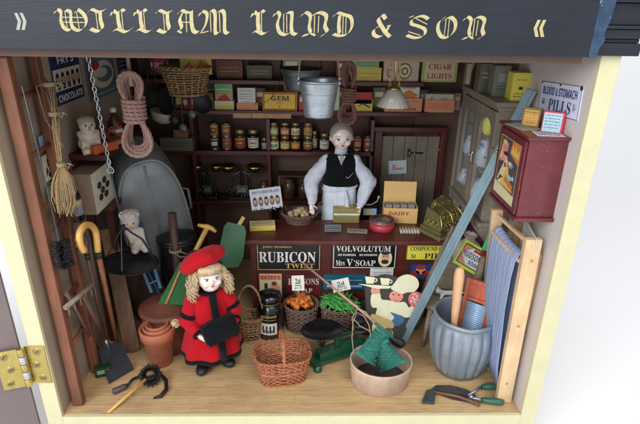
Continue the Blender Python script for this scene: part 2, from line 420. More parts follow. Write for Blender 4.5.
M_orng = wood('orange stained wood', (.46, .28, .20), (.58, .36, .26), 'z', .9, .45, 8, .15)
M_pine = wood('pale pine', (.87, .73, .56), (.92, .80, .64), 'z', 1.2, .55, 12, .08, marks=.18)
M_tan = wood('tan wood', (.68, .50, .32), (.78, .60, .40), 'z', 1.6, .5, 8, .12)
M_brwood = wood('brown wood', (.36, .25, .17), (.50, .36, .25), 'z', 1.2, .6, 9, .3)
M_taupe = wood('taupe paint', (.50, .46, .40), (.56, .52, .46), 'z', 1.0, .5, 9, .15)
M_brass = mat('brass', (.78, .70, .42), .28, 1, var=.1, scale=3, bump=.08)
M_brassd = mat('old brass', (.52, .50, .34), .38, .55, var=.2, scale=3, bump=.3, chip=(.85, .80, .55), chipamt=.62, chipscale=6)
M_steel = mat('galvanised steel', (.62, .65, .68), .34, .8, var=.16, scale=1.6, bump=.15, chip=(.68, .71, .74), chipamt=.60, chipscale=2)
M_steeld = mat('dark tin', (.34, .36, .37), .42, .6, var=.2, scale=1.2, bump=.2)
M_iron = mat('black iron', (.14, .14, .155), .45, .3, var=.2, scale=2, bump=.3)
M_chrome = mat('bright steel', (.78, .80, .82), .25, .9, var=.06, bump=.05)
M_rope = twist('pink rope', (.76, .60, .55), 10); M_ropeb = twist('brown rope', (.56, .40, .34), 10)
M_string = twist('pale string', (.80, .72, .60), 22)
M_straw = mat('straw', (.60, .50, .36), .8, var=.25, scale=6)
M_cane = mat('cane', (.80, .62, .36), .4, var=.12, scale=3)
M_terra = mat('terracotta', (.66, .38, .27), .8, var=.12, scale=1.5, bump=.25)
M_terrad = mat('dark terracotta', (.44, .25, .19), .75, var=.15, scale=1.2, bump=.25)
M_porc = mat('glazed porcelain', (.90, .82, .78), .22, var=.03, scale=1, bump=.02, coat=.3)
M_white = mat('white paper', (.85, .84, .80), .7, var=.03)

# ================================================================ setting
M_sweep = mat('white sweep', (.935, .935, .94), .8, var=.01, scale=.03, bump=0)
b = B(); b.box((-320, -200, -8), (320, 60, -4), M_sweep); b.obj('tabletop', label='plain white surface under the shop case', kind='structure')
b = B(); sw = [(60, -4)]+[(60+70*math.sin(PI/2*i/14), -4+70-70*math.cos(PI/2*i/14)) for i in range(1, 15)]+[(130, 300)]
b.loft([[V((-320, y, z)) for y, z in sw], [V((320, y, z)) for y, z in sw]], M_sweep, (False, False), True, closed=False); b.obj('backdrop', label='plain pale backdrop behind the shop case', kind='structure')

# ================================================================ the shop case
W = 19.0; DP = 27.0; TOPZ = 29.6; PW = 1.25
case = thing('dollhouse', 'open fronted miniature shop case with pale yellow frame and navy sign board', 'dollhouse', (0, 0, 0))
b = B(); b.box((-W, 0.02, -1.2), (W, DP, 0), floor_mat()); b.obj('floor', case)
b = B(); b.box((-W-PW+.1, .02, -1.2), (-W, DP, TOPZ+4), M_wallL); b.obj('side_wall', case, label='left side wall in brown grey with shade painted in')
b = B(); b.box((W, .02, -1.2), (W+PW-.1, DP, TOPZ+4), M_wallR); b.obj('side_wall', case, label='right side wall in pinkish white with light painted in')
b = B(); b.box((-W, DP, -1.2), (W, DP+1, TOPZ+4), M_wallB); b.obj('back_wall', case)
b = B(); b.box((-W, .6, TOPZ+.2), (W, DP, TOPZ+1.2), mat('ceiling paint', (.42, .36, .30), .8)); b.obj('ceiling', case)
b = B(); b.box((-W-PW, -.35, -1.2), (-W, .0, TOPZ+2), M_yel, bev=.05); b.obj('frame_post', case)
b = B(); b.box((W, -.35, -1.2), (W+PW, .0, TOPZ+2), M_yel, bev=.05); b.obj('frame_post', case)
b = B(); b.box((-W-PW, -.35, -4), (W+PW, .0, -1.22), M_yel, bev=.05); b.box((-W, -.35, -1.2), (W, 0, -.02), M_yel, bev=.04)
b.box((-W-PW, .05, -4), (W+PW, DP+1, -1.24), M_yel); b.obj('sill', case)
b = B(); b.box((-W+.02, .0, 28.28), (18.0, .5, TOPZ+.1), mat('brown lintel', (.42, .33, .28), .6, var=.1, scale=.8), bev=.03); b.obj('lintel', case)
# sign board
YB = -1.2
zL = aty(20, 48.5, YB).z; zR = aty(598, 58.5, YB).z; xR = aty(598, 58, YB).x
b = B(); b.box((-24, YB, (zL+zR)/2), (xR-.55, -.4, 33.2), M_navy, bev=.05)
sb = b.obj('sign_board', case, label='navy blue sign board with gold blackletter shop name')
zb_ = (zL+zR)/2
b = B()
def word(s, px0, py0, px1, py1, m=None, st='frak'):
    p0 = aty(px0, py1, YB); p1 = aty(px1, py0, YB); M = frame(V((0, YB, 0)), (1, 0, 0), (0, 0, 1))
    oldletter(b, s, p0.x, p0.z, p1.x-p0.x, p1.z-p0.z, M_gold, M)
M_gold = mat('gold leaf paint', (.72, .67, .49), .45, var=.16, scale=5, chip=(.50, .47, .38), chipamt=.70, chipscale=7)
cur = None
for s, x0, y0, x1, y1 in (('W', 58, 8.5, 86, 31.5), ('I', 90, 8.5, 107, 32.5), ('L', 113, 9, 132, 33), ('L', 136, 9, 153, 33), ('I', 157, 9.5, 174, 33.5), ('A', 177, 9.5, 197, 34), ('M', 200, 9.5, 228, 34.5),
                          ('L', 252, 10, 271, 35), ('U', 274, 11, 297, 36), ('N', 301, 11.5, 330, 37), ('D', 332, 12, 354, 37), ('&', 371, 14, 392, 38), ('S', 405, 15, 430, 39), ('O', 435, 16, 458, 39), ('N', 461, 16, 488, 40)):
    word(s, x0, y0, x1, y1, st='frak' if s != '&' else 'serif')
M_silv = mat('silver paint', (.62, .62, .58), .5, var=.1, scale=5)
b.obj('lettering', sb)
for cx0, cy0, d in ((14.5, 13, 1), (19.8, 13, 1), (546, 20, -1), (540.5, 20, -1)):
    Mb = frame(V((0, YB, 0)), (1, 0, 0), (0, 0, 1))
    q = [(cx0, cy0), (cx0+d*3, cy0), (cx0+d*7, cy0+8.5), (cx0+d*5.4, cy0+17), (cx0+d*2, cy0+17), (cx0+d*3.6, cy0+8.5)]
    b = B(); pts = [aty(a, c, YB) for a, c in q]; pts = [(p.x, p.z) for p in pts]
    if d > 0: pts = pts[::-1]
    b.poly(pts, .002, .03, M_silv if d > 0 else M_gold, Mb); b.obj('chevron', sb)
# mitred end strip and cornice return on the right
prof = [(0, 0), (.25, 0), (.25, .55), (.55, .8), (.35, 1.4), (.9, 2.0), (1.05, 3.0), (1.5, 3.6), (1.6, 4.6), (0, 4.6)]
b = B()
b.loft([[V((xR-.6, YB-.02, zb_-.02+z)), V((xR-.1+.35*min(o, 1.2), YB-.04, zb_-.02+z)), V((xR+.1+.35*min(o, 1.2), YB+.5, zb_-.02+z)), V((xR-.6, YB+.5, zb_-.02+z))] for o, z in ((.0, 0), (.1, .5), (.75, .95), (.45, 1.4), (.9, 2), (1.3, 3), (2.2, 4.4))], M_navyedge, smooth=False)
b.obj('mitred_end', case)
b = B(); x1 = aty(636, 58, -.5).x
for z0, z1, o in ((0, .75, 0), (.75, 1.0, -.12), (1.0, 1.55, .1), (1.55, 1.75, .25), (1.75, 3.0, .05), (3.0, 3.3, .35), (3.3, 4.4, .55)):
    b.box((xR-.4, -.75-o, zb_+.05+z0), (x1+o, 4, zb_+.05+z1-.012), M_navy, bev=.06)
b.obj('cornice', case)
b = B(); b.box((-24, -.38, zb_+.5), (-W-PW-.02, 4, 33.2), M_navy); b.obj('cornice', case)
# open door on the left with its brass hinge
hx = -W-PW-.62
dirn = V((-.95, -.31, 0)).normalized()
b = B(); M = frame(V((hx, -.5, -3.4)), dirn, (0, 0, 1))
b.box((0, 0, 0), (24, 32, .4), mat('mauve brown door paint', (.46, .40, .40), .55, var=.06, scale=.5, bump=.2), M, bev=.05)
door = b.obj('door', case, label='opened door leaf in mauve brown paint')
b = B(); hz = atz(30, 365, 0); hc = aty(30, 365, -.45)
Mh = frame(V((hx+.30, -.36, hc.z)), (1, 0, 0), (0, 0, 1))
def plate(Mx, w, sgn):
    h = 3.55
    b.box((0 if sgn > 0 else -w, -h/2, .0), (w if sgn > 0 else 0, h/2, .08), M_brass, Mx, bev=.03)
    for k, yy in enumerate((-1.25, 0, 1.25)):
        xx = sgn*w*(.62 if k != 1 else .45)
        Mq = Mx @ T(xx, yy, .08)
        b.lathe([(.32, 0), (.32, .015), (.25, .03), (.22, .0)], M_brass, Mq, 16); b.lathe([(.24, .0), (.24, .03), (.2, .06)], mat('screw', (.55, .50, .36), .4, .5), Mq, 14)
        b.box((-.2, -.03, .055), (.2, .03, .068), DB, Mq @ rz(30*k))
plate(Mh, 1.5, 1)
Mh2 = frame(V((hx-.0, -.62, hc.z)), -dirn, (0, 0, 1)); plate(Mh2 @ T(-.1, 0, .1), 1.5, -1)
for k in range(5):
    z = hc.z-1.75+k*.71; b.lathe([(.24, 0), (.26, .04), (.26, .62), (.24, .66)], M_brass if k % 2 == 0 else M_chrome, T(hx+.18, -.72, z), 14)
b.obj('hinge', case, label='brass butt hinge with screws')

# ================================================================ wall shelves at the back
SH = thing('wall_shelves', 'dark red wooden shelving across the back wall full of packets and jars', 'shelves', (0, DP, 0))
ZS = {1: aty(300, 81, 24).z, 2: aty(300, 111.5, 24).z, 3: aty(300, 152, 24).z, 4: aty(230, 201, 24).z}
for k, xa, xb in ((1, -W, 13.8), (2, -W, 14.5), (3, -W, 8.3), (4, -W, 3.5)):
    b = B(); b.box((xa+.03, 24, ZS[k]-.45), (xb, DP-.02, ZS[k]), M_mah, bev=.05); b.obj('shelf', SH)
for xx, z0, z1 in ((-12.3, 0, 29), (-3.6, 0, ZS[2]-.5), (8.4, 0, ZS[2]-.5), (-18.6, 0, 29)):
    zz = [z0]+[z for z in sorted(ZS.values()) if z0 < z < z1]+[z1]
    b = B()
    for i in range(len(zz)-1): b.box((xx-.2, 24.25, zz[i]+(.01 if i else .02)), (xx+.2, DP-.03, zz[i+1]-.47), M_mahz, bev=.03)
    b.obj('upright', SH)
b = B()
p = aty(233, 115.5, 23.9); q = aty(291, 116.5, 23.9)
b.box((p.x, 23.86, p.z-.28), ((p.x+q.x)/2-1.2, 23.99, p.z+.28), M_tan, bev=.02); b.box(((p.x+q.x)/2-1.15, 23.86, p.z-.28), (q.x, 23.99, p.z+.28), M_tan, bev=.02)
b.obj('edge_strip', SH, label='two pale wood strips on the shelf edge')
b = B(); b.box((-12, DP-.3, ZS[3]), (13.5, DP-.03, ZS[1]-.5), mat('dark back board', (.30, .18, .15), .6, var=.15, scale=.6)); b.obj('back_board', SH)

# ================================================================ back doorway
dw = thing('doorway_frame', 'dark red door frame in the back wall behind the counter', 'door frame', (13.5, 26, 0))
xl = aty(378, 132, 25.6).x; xr_ = aty(446, 132, 25.6).x; zt = aty(410, 132, 25.6).z
b = B(); b.box((xl-.35, 25.4, 0), (xl+.55, DP-.05, zt), M_mahz, bev=.06); b.obj('jamb', dw)
b = B(); b.box((xr_-.5, 25.4, 0), (xr_+.1, DP-.05, zt), M_mahz, bev=.06); b.obj('jamb', dw)
b = B(); b.box((xl-.5, 25.3, zt+.01), (xr_+.2, DP-.05, zt+.6), M_mah, bev=.06); b.obj('lintel', dw)
pd = thing('plank_door', 'taupe plank door with iron latch and a small notice', 'door', (14, 26.3, 0))
x0 = xl+.6; x1_ = xr_-.52; n = 5; b = B()
for i in range(n):
    a = x0+(x1_-x0)*i/n; c = x0+(x1_-x0)*(i+1)/n
    b.box((a+.02, 25.9, .1), (c-.02, 26.35, zt-.6), M_taupe, bev=.07)
b.box((x0+.05, 26.36, 2), (x1_-.05, 26.6, 3.5), M_taupe); b.obj('planks', pd)
b = B(); c = aty(415, 153, 25.8)
b.box((c.x-.9, 25.78, c.z-.5), (c.x-.6, 25.89, c.z+.5), M_iron, bev=.02); b.box((c.x-.6, 25.78, c.z-.12), (c.x+1.0, 25.89, c.z+.1), M_iron, bev=.02)
b.tube([(c.x-.75, 25.7, c.z+.35), (c.x-.75, 25.4, c.z+.25), (c.x-.75, 25.35, c.z-.1), (c.x-.75, 25.7, c.z-.35)], .06, M_chrome)
b.lathe([(.13, 0), (.1, .15)], M_chrome, T(c.x-.1, 25.78, c.z+.0) @ rx(90), 10); b.obj('latch', pd)
b = B()
for zz in (150, 175):
    c = aty(441, zz, 25.8); b.box((c.x-.35, 25.8, c.z-.12), (c.x, 25.88, c.z+.12), M_brass, bev=.01)
b.obj('hinges', pd)
b, M, w, h = pxboard(aty(388.5, 174.5, 25.72), aty(406.5, 173.5, 25.72), aty(389, 161, 25.72), mat('pale blue card', (.72, .83, .90), .6), [('r', .5, .5, .80, .68, Wt), ('t', 'To', .3, .66, .2, .16, K, 'frak', 1), ('t', 'Private', .52, .40, .66, .34, RD, 'frak', 1)])
b.obj('door_notice', pd, label='small pale blue notice with red lettering')

# ================================================================ counter
ctz = 9.5; cy0 = 13.6
ct = thing('shop_counter', 'long dark red panelled shop counter covered with enamel advertising signs', 'counter', (5, 16, 0))
xa = aty(242, 236, 13.4).x; xb = W-.05
b = B(); b.box((xa, 13.2, ctz-.5), (xb, 18.6, ctz), M_mah, bev=.12); b.obj('top', ct)
b = B(); b.box((xa+.7, 14.0, 0), (xb, 18.2, ctz-.52), M_mah); b.box((xa+.45, 13.75, ctz-1.0), (xb, 14.0, ctz-.53), M_mah, bev=.05)
b.box((xa+.5, 13.8, 0), (xb, 13.99, .9), M_mah, bev=.04); b.obj('body', ct)
for xx in (xa+.72, 2.9, 9.6, 15.6):
    b = B(); b.box((xx, 13.85, .92), (xx+.55, 13.99, ctz-1.02), M_mahz, bev=.03); b.obj('pilaster', ct)
YC = 13.84
def counter_sign(x0, y0, x1, y1, label, bg, items, border=None, bw=.09, yy=YC, name='enamel_sign', cat='sign'):
    p = aty(x0, y1, yy); q = aty(x1, y1, yy); t = aty(x0, y0, yy); q.z = p.z
    b, M, w, h = pxboard(p, q, V((p.x, p.y, t.z)), bg, items, border, bw)
    return b.obj(name, None, (p+q)/2, label, cat)
Y2 = 13.72
BK = mat('enamel black', (.10, .10, .105), .25, var=.1, chip=(.45, .38, .30), chipamt=.70, chipscale=4)
counter_sign(257.5, 243.5, 320, 270, 'black enamel sign reading RUBICON TWIST in gold and white', BK,
    [('t', 'RUBICON', .48, .50, .90, .40, Wt, 'serif'), ('t', 'TWIST', .68, .17, .46, .18, GO, 'serif'), ('t', 'John Sinclairs', .32, .88, .45, .10, GO, 'plain')], GO, .07, Y2)
face = [('e', .83, .40, .11, .34, CR), ('e', .83, .47, .065, .22, SK, 1), ('e', .83, .66, .075, .11, K, 2), ('e', .83, .27, .06, .09, K, 2), ('e', .805, .50, .01, .03, K, 3), ('e', .855, .50, .01, .03, K, 3)]
counter_sign(332.5, 243.5, 395, 268, 'black and white enamel soap sign with a bearded man in an oval', BK,
    [('t', 'VOLVOLUTUM', .48, .80, .86, .24, Wt, 'serif'), ('t', 'NO RUBBING', .22, .55, .28, .08, Wt, 'sans'), ('t', 'NO SCRUBBING', .56, .55, .28, .08, Wt, 'sans'), ('t', 'Mrs', .12, .22, .14, .22, Wt, 'serif'), ('t', 'V', .27, .23, .10, .30, Wt, 'serif'), ('t', "'SOAP", .51, .22, .34, .24, Wt, 'serif')]+face, Wt, .08, Y2)
counter_sign(406, 244, 462, 260, 'yellow enamel sign for compound castor pills on the counter front', mat('enamel yellow', (.88, .84, .30), .3, var=.05),
    [('t', 'COMPOUND CASTOR', .47, .72, .82, .26, K, 'serif'), ('t', 'PILLS', .56, .27, .48, .34, K, 'serif'), ('t', '1d', .12, .26, .08, .24, K, 'serif')], K, .05, Y2)
counter_sign(260, 274, 282, 297, 'cream poster of a man and a black bottle under red letters', CR,
    [('r', .5, .86, .96, .22, SL), ('t', 'BATEY\'S', .5, .86, .86, .15, RD, 'sans', 1), ('e', .70, .42, .20, .20, SK), ('e', .66, .60, .12, .09, BR, 1), ('p', [(.1, .15), (.5, .15), (.36, .4), (.36, .6), (.22, .6), (.22, .4)], K), ('p', [(.45, .12), (.98, .12), (.9, .3), (.55, .28)], K), ('r', .5, .07, .9, .08, RD)], None, .1, YC)
counter_sign(286, 275, 321, 296, 'dark red enamel soap sign behind the carrot basket', mat('enamel dark red', (.42, .12, .14), .3, var=.1),
    [('t', 'HUDSONS', .5, .70, .86, .30, Wt, 'serif'), ('t', 'SOAP', .5, .27, .5, .24, Wt, 'serif')], DG, .12, YC)
counter_sign(322.5, 274, 366, 290, 'teal tin sign behind the green bean basket', mat('enamel teal', (.12, .36, .46), .3, var=.1), [('l', .5, .62, .8, .26, Wt, 1), ('r', .5, .25, .8, .12, LB)], K, .06, YC)
counter_sign(370, 265, 393, 276, 'small white card with blue writing under the soap sign', Wt, [('l', .45, .7, .7, .34, BL, 1), ('l', .5, .25, .8, .34, BL, 2)], None, .1, YC-.06, 'show_card', 'card')
counter_sign(409, 264, 431, 280, 'blue and red picture label below the yellow pills sign', BL, [('e', .48, .60, .22, .24, SK), ('e', .48, .80, .22, .14, RD, 1), ('e', .25, .45, .2, .16, RD), ('e', .75, .45, .2, .16, RD), ('l', .5, .2, .6, .2, RD, 1)], K, .05, YC, 'picture_label', 'label')
counter_sign(444, 268, 462, 281, 'blue and red picture label on the counter beside the leaning sign', BL, [('e', .48, .62, .22, .24, SK), ('e', .48, .80, .22, .14, RD, 1), ('r', .5, .28, .8, .2, RD)], K, .05, YC, 'picture_label', 'label')
# ================================================================ packets on the back shelves
def packet(x0, y0, x1, y1, Y, d, zbase, col, items, label, border=None, yaw=0, name='packet', cat='packet', bw=.1, group=None):
    p = aty(x0, y1, Y); q = aty(x1, y1, Y); t = aty(x0, y0, Y)
    w = q.x-p.x; h = max(.3, t.z-p.z); z = zbase if zbase is not None else p.z
    M = frame(V((p.x, Y, z+.012)), (1, 0, 0), (0, 0, 1)) @ T(w/2, 0, 0) @ ry(yaw) @ T(-w/2, 0, 0)
    b = B(); board(b, M, w, h, col, items, border, bw, th=d)
    return b.obj(name, None, V((p.x+w/2, Y, z)), label, cat, group)
z1, z2, z3, z4 = ZS[1], ZS[2], ZS[3], ZS[4]; HC0 = TOPZ+.2
YS = 24.4
packet(150, 55, 171, 75, 24.2, .5, None, mat('dull navy tin', (.16, .17, .28), .5), [('e', .52, .5, .44, .40, RD), ('t', 'RINSO', .52, .5, .84, .26, Wt, 'sans', 1)], 'dark tin sign with red oval and white letters behind the hanging basket', None, name='oval_sign', cat='sign')
packet(184, 97, 206, 111, YS, 1.6, z2, RD, [('r', .5, .5, .98, .36, CR), ('l', .5, .5, .8, .26, RD, 2)], 'red packet with a cream band below the hanging basket')
packet(207, 94, 214, 111, YS, 1.4, z2, fl('umber', (.45, .34, .24)), [('e', .5, .55, .3, .18, CR), ('l', .5, .2, .7, .2, DB, 2)], 'narrow brown packet with pale oval, right of the red and cream one')
packet(215, 103, 234, 112, YS, 1.6, z2, CR, [('r', .5, .28, .9, .4, YL), ('l', .5, .3, .5, .3, BR, 1)], 'flat cream and yellow packet under the green and red card')
packet(215.5, 81, 233, 103.5, YS+.15, .7, aty(215, 103.2, YS).z, LG, [('r', .5, .22, .9, .40, SL), ('r', .5, .60, .9, .04, Wt), ('l', .5, .8, .7, .2, GN, 2), ('p', [(.1, .1), (.9, .1), (.6, .4), (.3, .3)], RD, 1)], 'tall green and salmon card box on top of a yellow packet', None)
packet(237, 105, 258, 112, YS, 1.5, z2, SL, [('l', .5, .5, .8, .6, RD, 2)], 'flat pinkish packet under a square white box')
packet(238, 88.5, 255.5, 105.5, YS+.1, 1.2, aty(237, 105.2, YS).z, Wt, [('l', .5, .84, .7, .12, K, 1), ('l', .5, .5, .8, .40, K, 3), ('l', .55, .2, .5, .12, K, 1)], 'square white box with black handwriting on the middle shelf')
packet(263, 95, 297, 113, YS-.1, 1.8, z2, mat('gem yellow', (.86, .70, .24), .5), [('t', 'GEM', .5, .68, .52, .26, DB, 'sans'), ('l', .5, .42, .25, .16, RD, 2), ('t', 'Y', .5, .2, .08, .16, RD, 'serif')], 'wide yellow box with red border and three dark letters', RD, bw=.14)
packet(299, 97, 309, 113, YS, 1.6, z2, RD, [('r', .5, .7, .8, .3, Wt)], 'red and white packet peeping out left of the tin bucket')
packet(322, 84, 339, 113.5, YS+.2, 1.2, z2, fl('mint white', (.78, .82, .74)), [('r', .5, .85, .8, .14, LG), ('l', .5, .5, .7, .3, GN, 3)], 'pale mint box standing behind the right of the tin bucket')
packet(352, 104, 372, 115.5, YS, 1.8, z2, YL, [('p', [(.1, .2), (.2, .3), (.5, .75), (.9, .4), (.85, .32), (.5, .6)], DB)], 'yellow packet under a red one right of the brown rope')
packet(352, 92.5, 372, 104.2, YS, 1.8, aty(352, 104, YS).z, RD, [('l', .5, .45, .7, .3, DB, 2)], 'red packet on a yellow one right of the brown rope')
packet(384, 103.5, 421, 117, YS-.1, 1.6, z2, SL, [('l', .5, .78, .8, .18, BR, 1), ('l', .4, .5, .3, .14, BR, 1), ('t', 'PERFUMER', .5, .2, .7, .2, BR, 'sans')], 'long salmon box with brown capitals behind the lamp shade')
packet(398, 88, 418.5, 104.5, YS+.1, 1.2, aty(398, 104, YS-.1).z, fl('pale cream', (.84, .82, .74)), [('p', [(.05, .5), (.5, .15), (.95, .5), (.5, .85)], OR), ('l', .5, .5, .6, .13, BR, 1), ('r', .5, .95, .6, .05, GN)], 'cream box with an orange diamond right of the lamp shade')
packet(424, 105, 453, 117.5, YS-.1, 1.6, z2, SL, [('l', .5, .5, .8, .5, RD, 3)], 'salmon packet lettered in red at the right end of the shelf')
packet(425, 94.5, 453, 105.2, YS, 1.4, aty(424, 105, YS-.1).z, fl('grey cream', (.74, .74, .68)), [('t', 'Vanilla', .5, .5, .7, .5, BL, 'script')], 'grey cream packet with blue script on top of the end salmon one')
# top shelf
packet(351, 68, 381, 81.5, YS, 1.8, z1, YL, [('l', .55, .58, .8, .2, BR, 1), ('l', .5, .25, .6, .15, BR, 1)], 'yellow packet on the top shelf below a pale green one')
packet(352, 55, 379, 68.2, YS, 1.8, aty(351, 68, YS).z, LG, [('l', .5, .30, .8, .4, DG, 2)], 'pale green packet on a yellow one on the top shelf')
packet(383, 61, 418, 82, YS, 1.6, z1, mat('cream box', (.80, .72, .62), .6), [('e', .60, .5, .19, .38, K), ('e', .60, .5, .165, .33, CR, 1), ('e', .6, .5, .09, .18, K, 2), ('e', .6, .5, .06, .12, CR, 3), ('t', 'C', .15, .4, .1, .4, RD, 'sans')], 'cream box with round black emblem behind the lamp chains')
packet(421, 61, 456, 82.5, YS, 1.6, z1, LG, [('r', .5, .5, .86, .82, CR), ('t', 'CIGAR', .5, .72, .64, .26, RD, 'serif', 1), ('t', 'LIGHTS', .5, .28, .70, .26, RD, 'serif', 1), ('l', .5, .5, .4, .08, GN, 1)], 'cream box of cigar lights in red letters with green border', YL, bw=.12)
packet(466, 62, 477, 82, YS+.3, .6, z1-.2, CR, [('l', .5, .35, .7, .4, BR, 2)], 'narrow cream card behind the dark arch on the cabinet')
packet(214, 56, 281, 79, 26.2, .3, z1, mat('dull board', (.38, .31, .26), .6), [], 'plain brown board standing at the back of the top shelf', name='plain_board', cat='board')

# taller packets standing behind the front rows
bk_cols = [('faded teal', (.30, .42, .42)), ('faded plum', (.40, .26, .32)), ('faded mustard', (.62, .52, .28)), ('faded rust', (.52, .30, .20)), ('faded olive', (.40, .42, .28)), ('faded slate', (.32, .36, .44)), ('faded buff', (.62, .56, .44)), ('faded brick', (.50, .24, .20)), ('faded sage', (.46, .54, .44))]
for i, (px0, px1, py, k_, zs_, wh) in enumerate(((206, 217, 88, 0, z2, 'behind the narrow brown packet'), (256, 266, 92, 1, z2, 'between the white box and the yellow three letter box'), (284, 299, 88, 2, z2, 'behind the yellow three letter box'), (337, 350, 90, 3, z2, 'left of the brown rope on the middle shelf'),
        (372, 384, 90, 4, z2, 'left of the lamp shade on the middle shelf'), (417, 427, 92, 5, z2, 'between the two salmon boxes'), (452, 459, 95, 6, z2, 'at the far right end of the middle shelf'), (336, 350, 62, 7, z1, 'left of the green packet on the top shelf'), (283, 300, 60, 8, z1, 'behind the dark pail on the top shelf'))):
    packet(px0, py, px1, 112 if zs_ == z2 else 82, 25.6, 1.1, zs_, fl(*bk_cols[k_]), [('r', .5, .68, .7, .22, CR), ('l', .5, .68, .5, .14, DB, 1), ('l', .5, .3, .7, .3, GO, 3)], bk_cols[k_][0]+' coloured packet standing '+wh)
# ================================================================ tins and jars on the lower shelf
def can(px, y0, y1, Y, wpx, kind, col, lab, label, items='band', sits=None):
    p = aty(px, y1, Y); t = aty(px, y0, Y); h = t.z-p.z; r = wpx/2*(Y+31.7)/FPX*1.02*1.04
    z = (z3 if sits is None else sits)+.012
    rt = thing('jar' if kind == 'jar' else 'tin', label, 'jar' if kind == 'jar' else 'tin', (p.x, Y+r, z), None)
    b = B(); M = T(p.x, Y+r, z)
    if kind == 'jar':
        b.lathe([(r*.85, 0), (r, .08), (r, h*.66), (r*.8, h*.78), (r*.7, h*.80)], col, M, 20); b.obj('body', rt)
        b = B(); b.lathe([(r*.78, h*.79), (r*.85, h*.80), (r*.85, h*.98), (r*.7, h)], mat('gilt lid', (.70, .62, .45), .35, .7), M, 18); b.obj('lid', rt)
    else:
        b.lathe([(r, 0), (r, h*.06), (r*.96, h*.07), (r*.96, h*.93), (r, h*.94), (r, h), (r*.9, h*.97), (.01, h*.96)], M_chrome, M, 22); b.obj('body', rt)
    b = B(); hh = (h*.10, h*.60) if kind == 'jar' else (h*.12, h*.88)
    b.lathe([(r*1.01, hh[0]), (r*1.02, hh[0]+.02), (r*1.02, hh[1]-.02), (r*1.01, hh[1])], lab, M, 22, cap=(False, False))
    # picture on the label, wrapped round the front
    ic = [YL, Wt, K, GN, OR, RD, CR]; c1 = random.choice([c for c in ic if c != lab]); c2 = random.choice([c for c in ic if c not in (lab, c1)])
    mid = (hh[0]+hh[1])/2; H = hh[1]-hh[0]
    def arc(a0, a1, za, zb, m, k=1.035):
        n = 6; ring = [[V((r*k*math.sin(R(a0+(a1-a0)*i/n)), -r*k*math.cos(R(a0+(a1-a0)*i/n)), z_)) for i in range(n+1)] for z_ in (za, zb)]
        b.loft(ring, m, (False, False), True, M, closed=False)
    arc(-42, 42, mid-H*.22, mid+H*.16, c1, 1.03); arc(-28, 28, mid-H*.06, mid+H*.06, c2, 1.045); arc(-55, 55, hh[1]-H*.16, hh[1]-H*.08, c2)
    for k_ in range(3): arc(-30+k_*20, -18+k_*20, mid-H*.36, mid-H*.29, K, 1.04)
    b.obj('label', rt); return z+h
Yj = 24.5
for px, w, lo, up, l1, l2 in ((214.5, 8.5, DG, fl('amber', (.72, .46, .22)), 'tin with dark green label at the left end, under an amber one', 'tin with amber label stacked at the left end of the row'),
                              (226.5, 9, fl('coral', (.74, .26, .20)), fl('mauve', (.56, .36, .34)), 'tin with coral red label under a mauve one', 'tin with dull mauve label on top of a coral red one')):
    zt_ = can(px, 136.5, 149.5, Yj, w, 'tin', M_chrome, lo, l1); can(px, 136.5, 149.5, Yj, w*.95, 'tin', M_chrome, up, l2, sits=zt_)
GLS = [mat('jam glass', (.30, .16, .10), .15, var=.2, coat=.5), mat('pickle glass', (.24, .24, .12), .15, coat=.5), mat('dark glass', (.06, .06, .08), .12, coat=.5), mat('honey glass', (.55, .36, .16), .15, coat=.5)]
can(240, 130, 150, Yj, 10.5, 'jar', GLS[0], fl('rust', (.60, .28, .18)), 'squat dark jar with rust red label and cream lid')
can(253, 130, 150, Yj, 10.5, 'jar', GLS[2], Wt, 'black jar with white label in the middle of the row')
can(264.5, 138, 150, Yj, 6, 'jar', GLS[2], GY, 'small dim jar between the black jar and the stacked ones')
for px, lo, up, l1, l2 in ((274, Wt, LG, 'lower jar with white label, first of the four stacked pairs', 'upper jar with pale green label, first of the stacked pairs'),
                           (285, YL, OR, 'lower jar with yellow label, second of the stacked pairs', 'upper jar with orange label, second of the stacked pairs'),
                           (295.5, OR, CR, 'lower jar with orange label, third of the stacked pairs', 'upper jar with cream label, third of the stacked pairs'),
                           (308, fl('olive', (.52, .48, .30)), fl('wheat', (.72, .58, .36)), 'lower jar with olive label, last of the stacked pairs', 'upper jar with wheat brown label, last of the stacked pairs')):
    zt_ = can(px, 136.5, 150.5, Yj, 9, 'jar', random.choice(GLS), lo, l1); can(px, 137.5, 150.5, Yj, 8.4, 'jar', random.choice(GLS), up, l2, sits=zt_)
can(314.5, 133, 151, Yj+.6, 6, 'jar', GLS[1], GY, 'thin dim jar just left of the shopkeeper')
can(324.5, 134, 151, Yj, 9, 'jar', GLS[1], Wt, 'jar with white label partly behind the shopkeeper')
can(357.5, 138, 152.5, Yj, 8, 'tin', M_chrome, fl('faded rose', (.68, .32, .28)), 'faded rose tin just right of the shopkeeper')
can(367.5, 138, 152.5, Yj, 8, 'tin', M_chrome, fl('faded rose', (.68, .32, .28)), 'faded rose tin, second right of the shopkeeper, by the door frame')

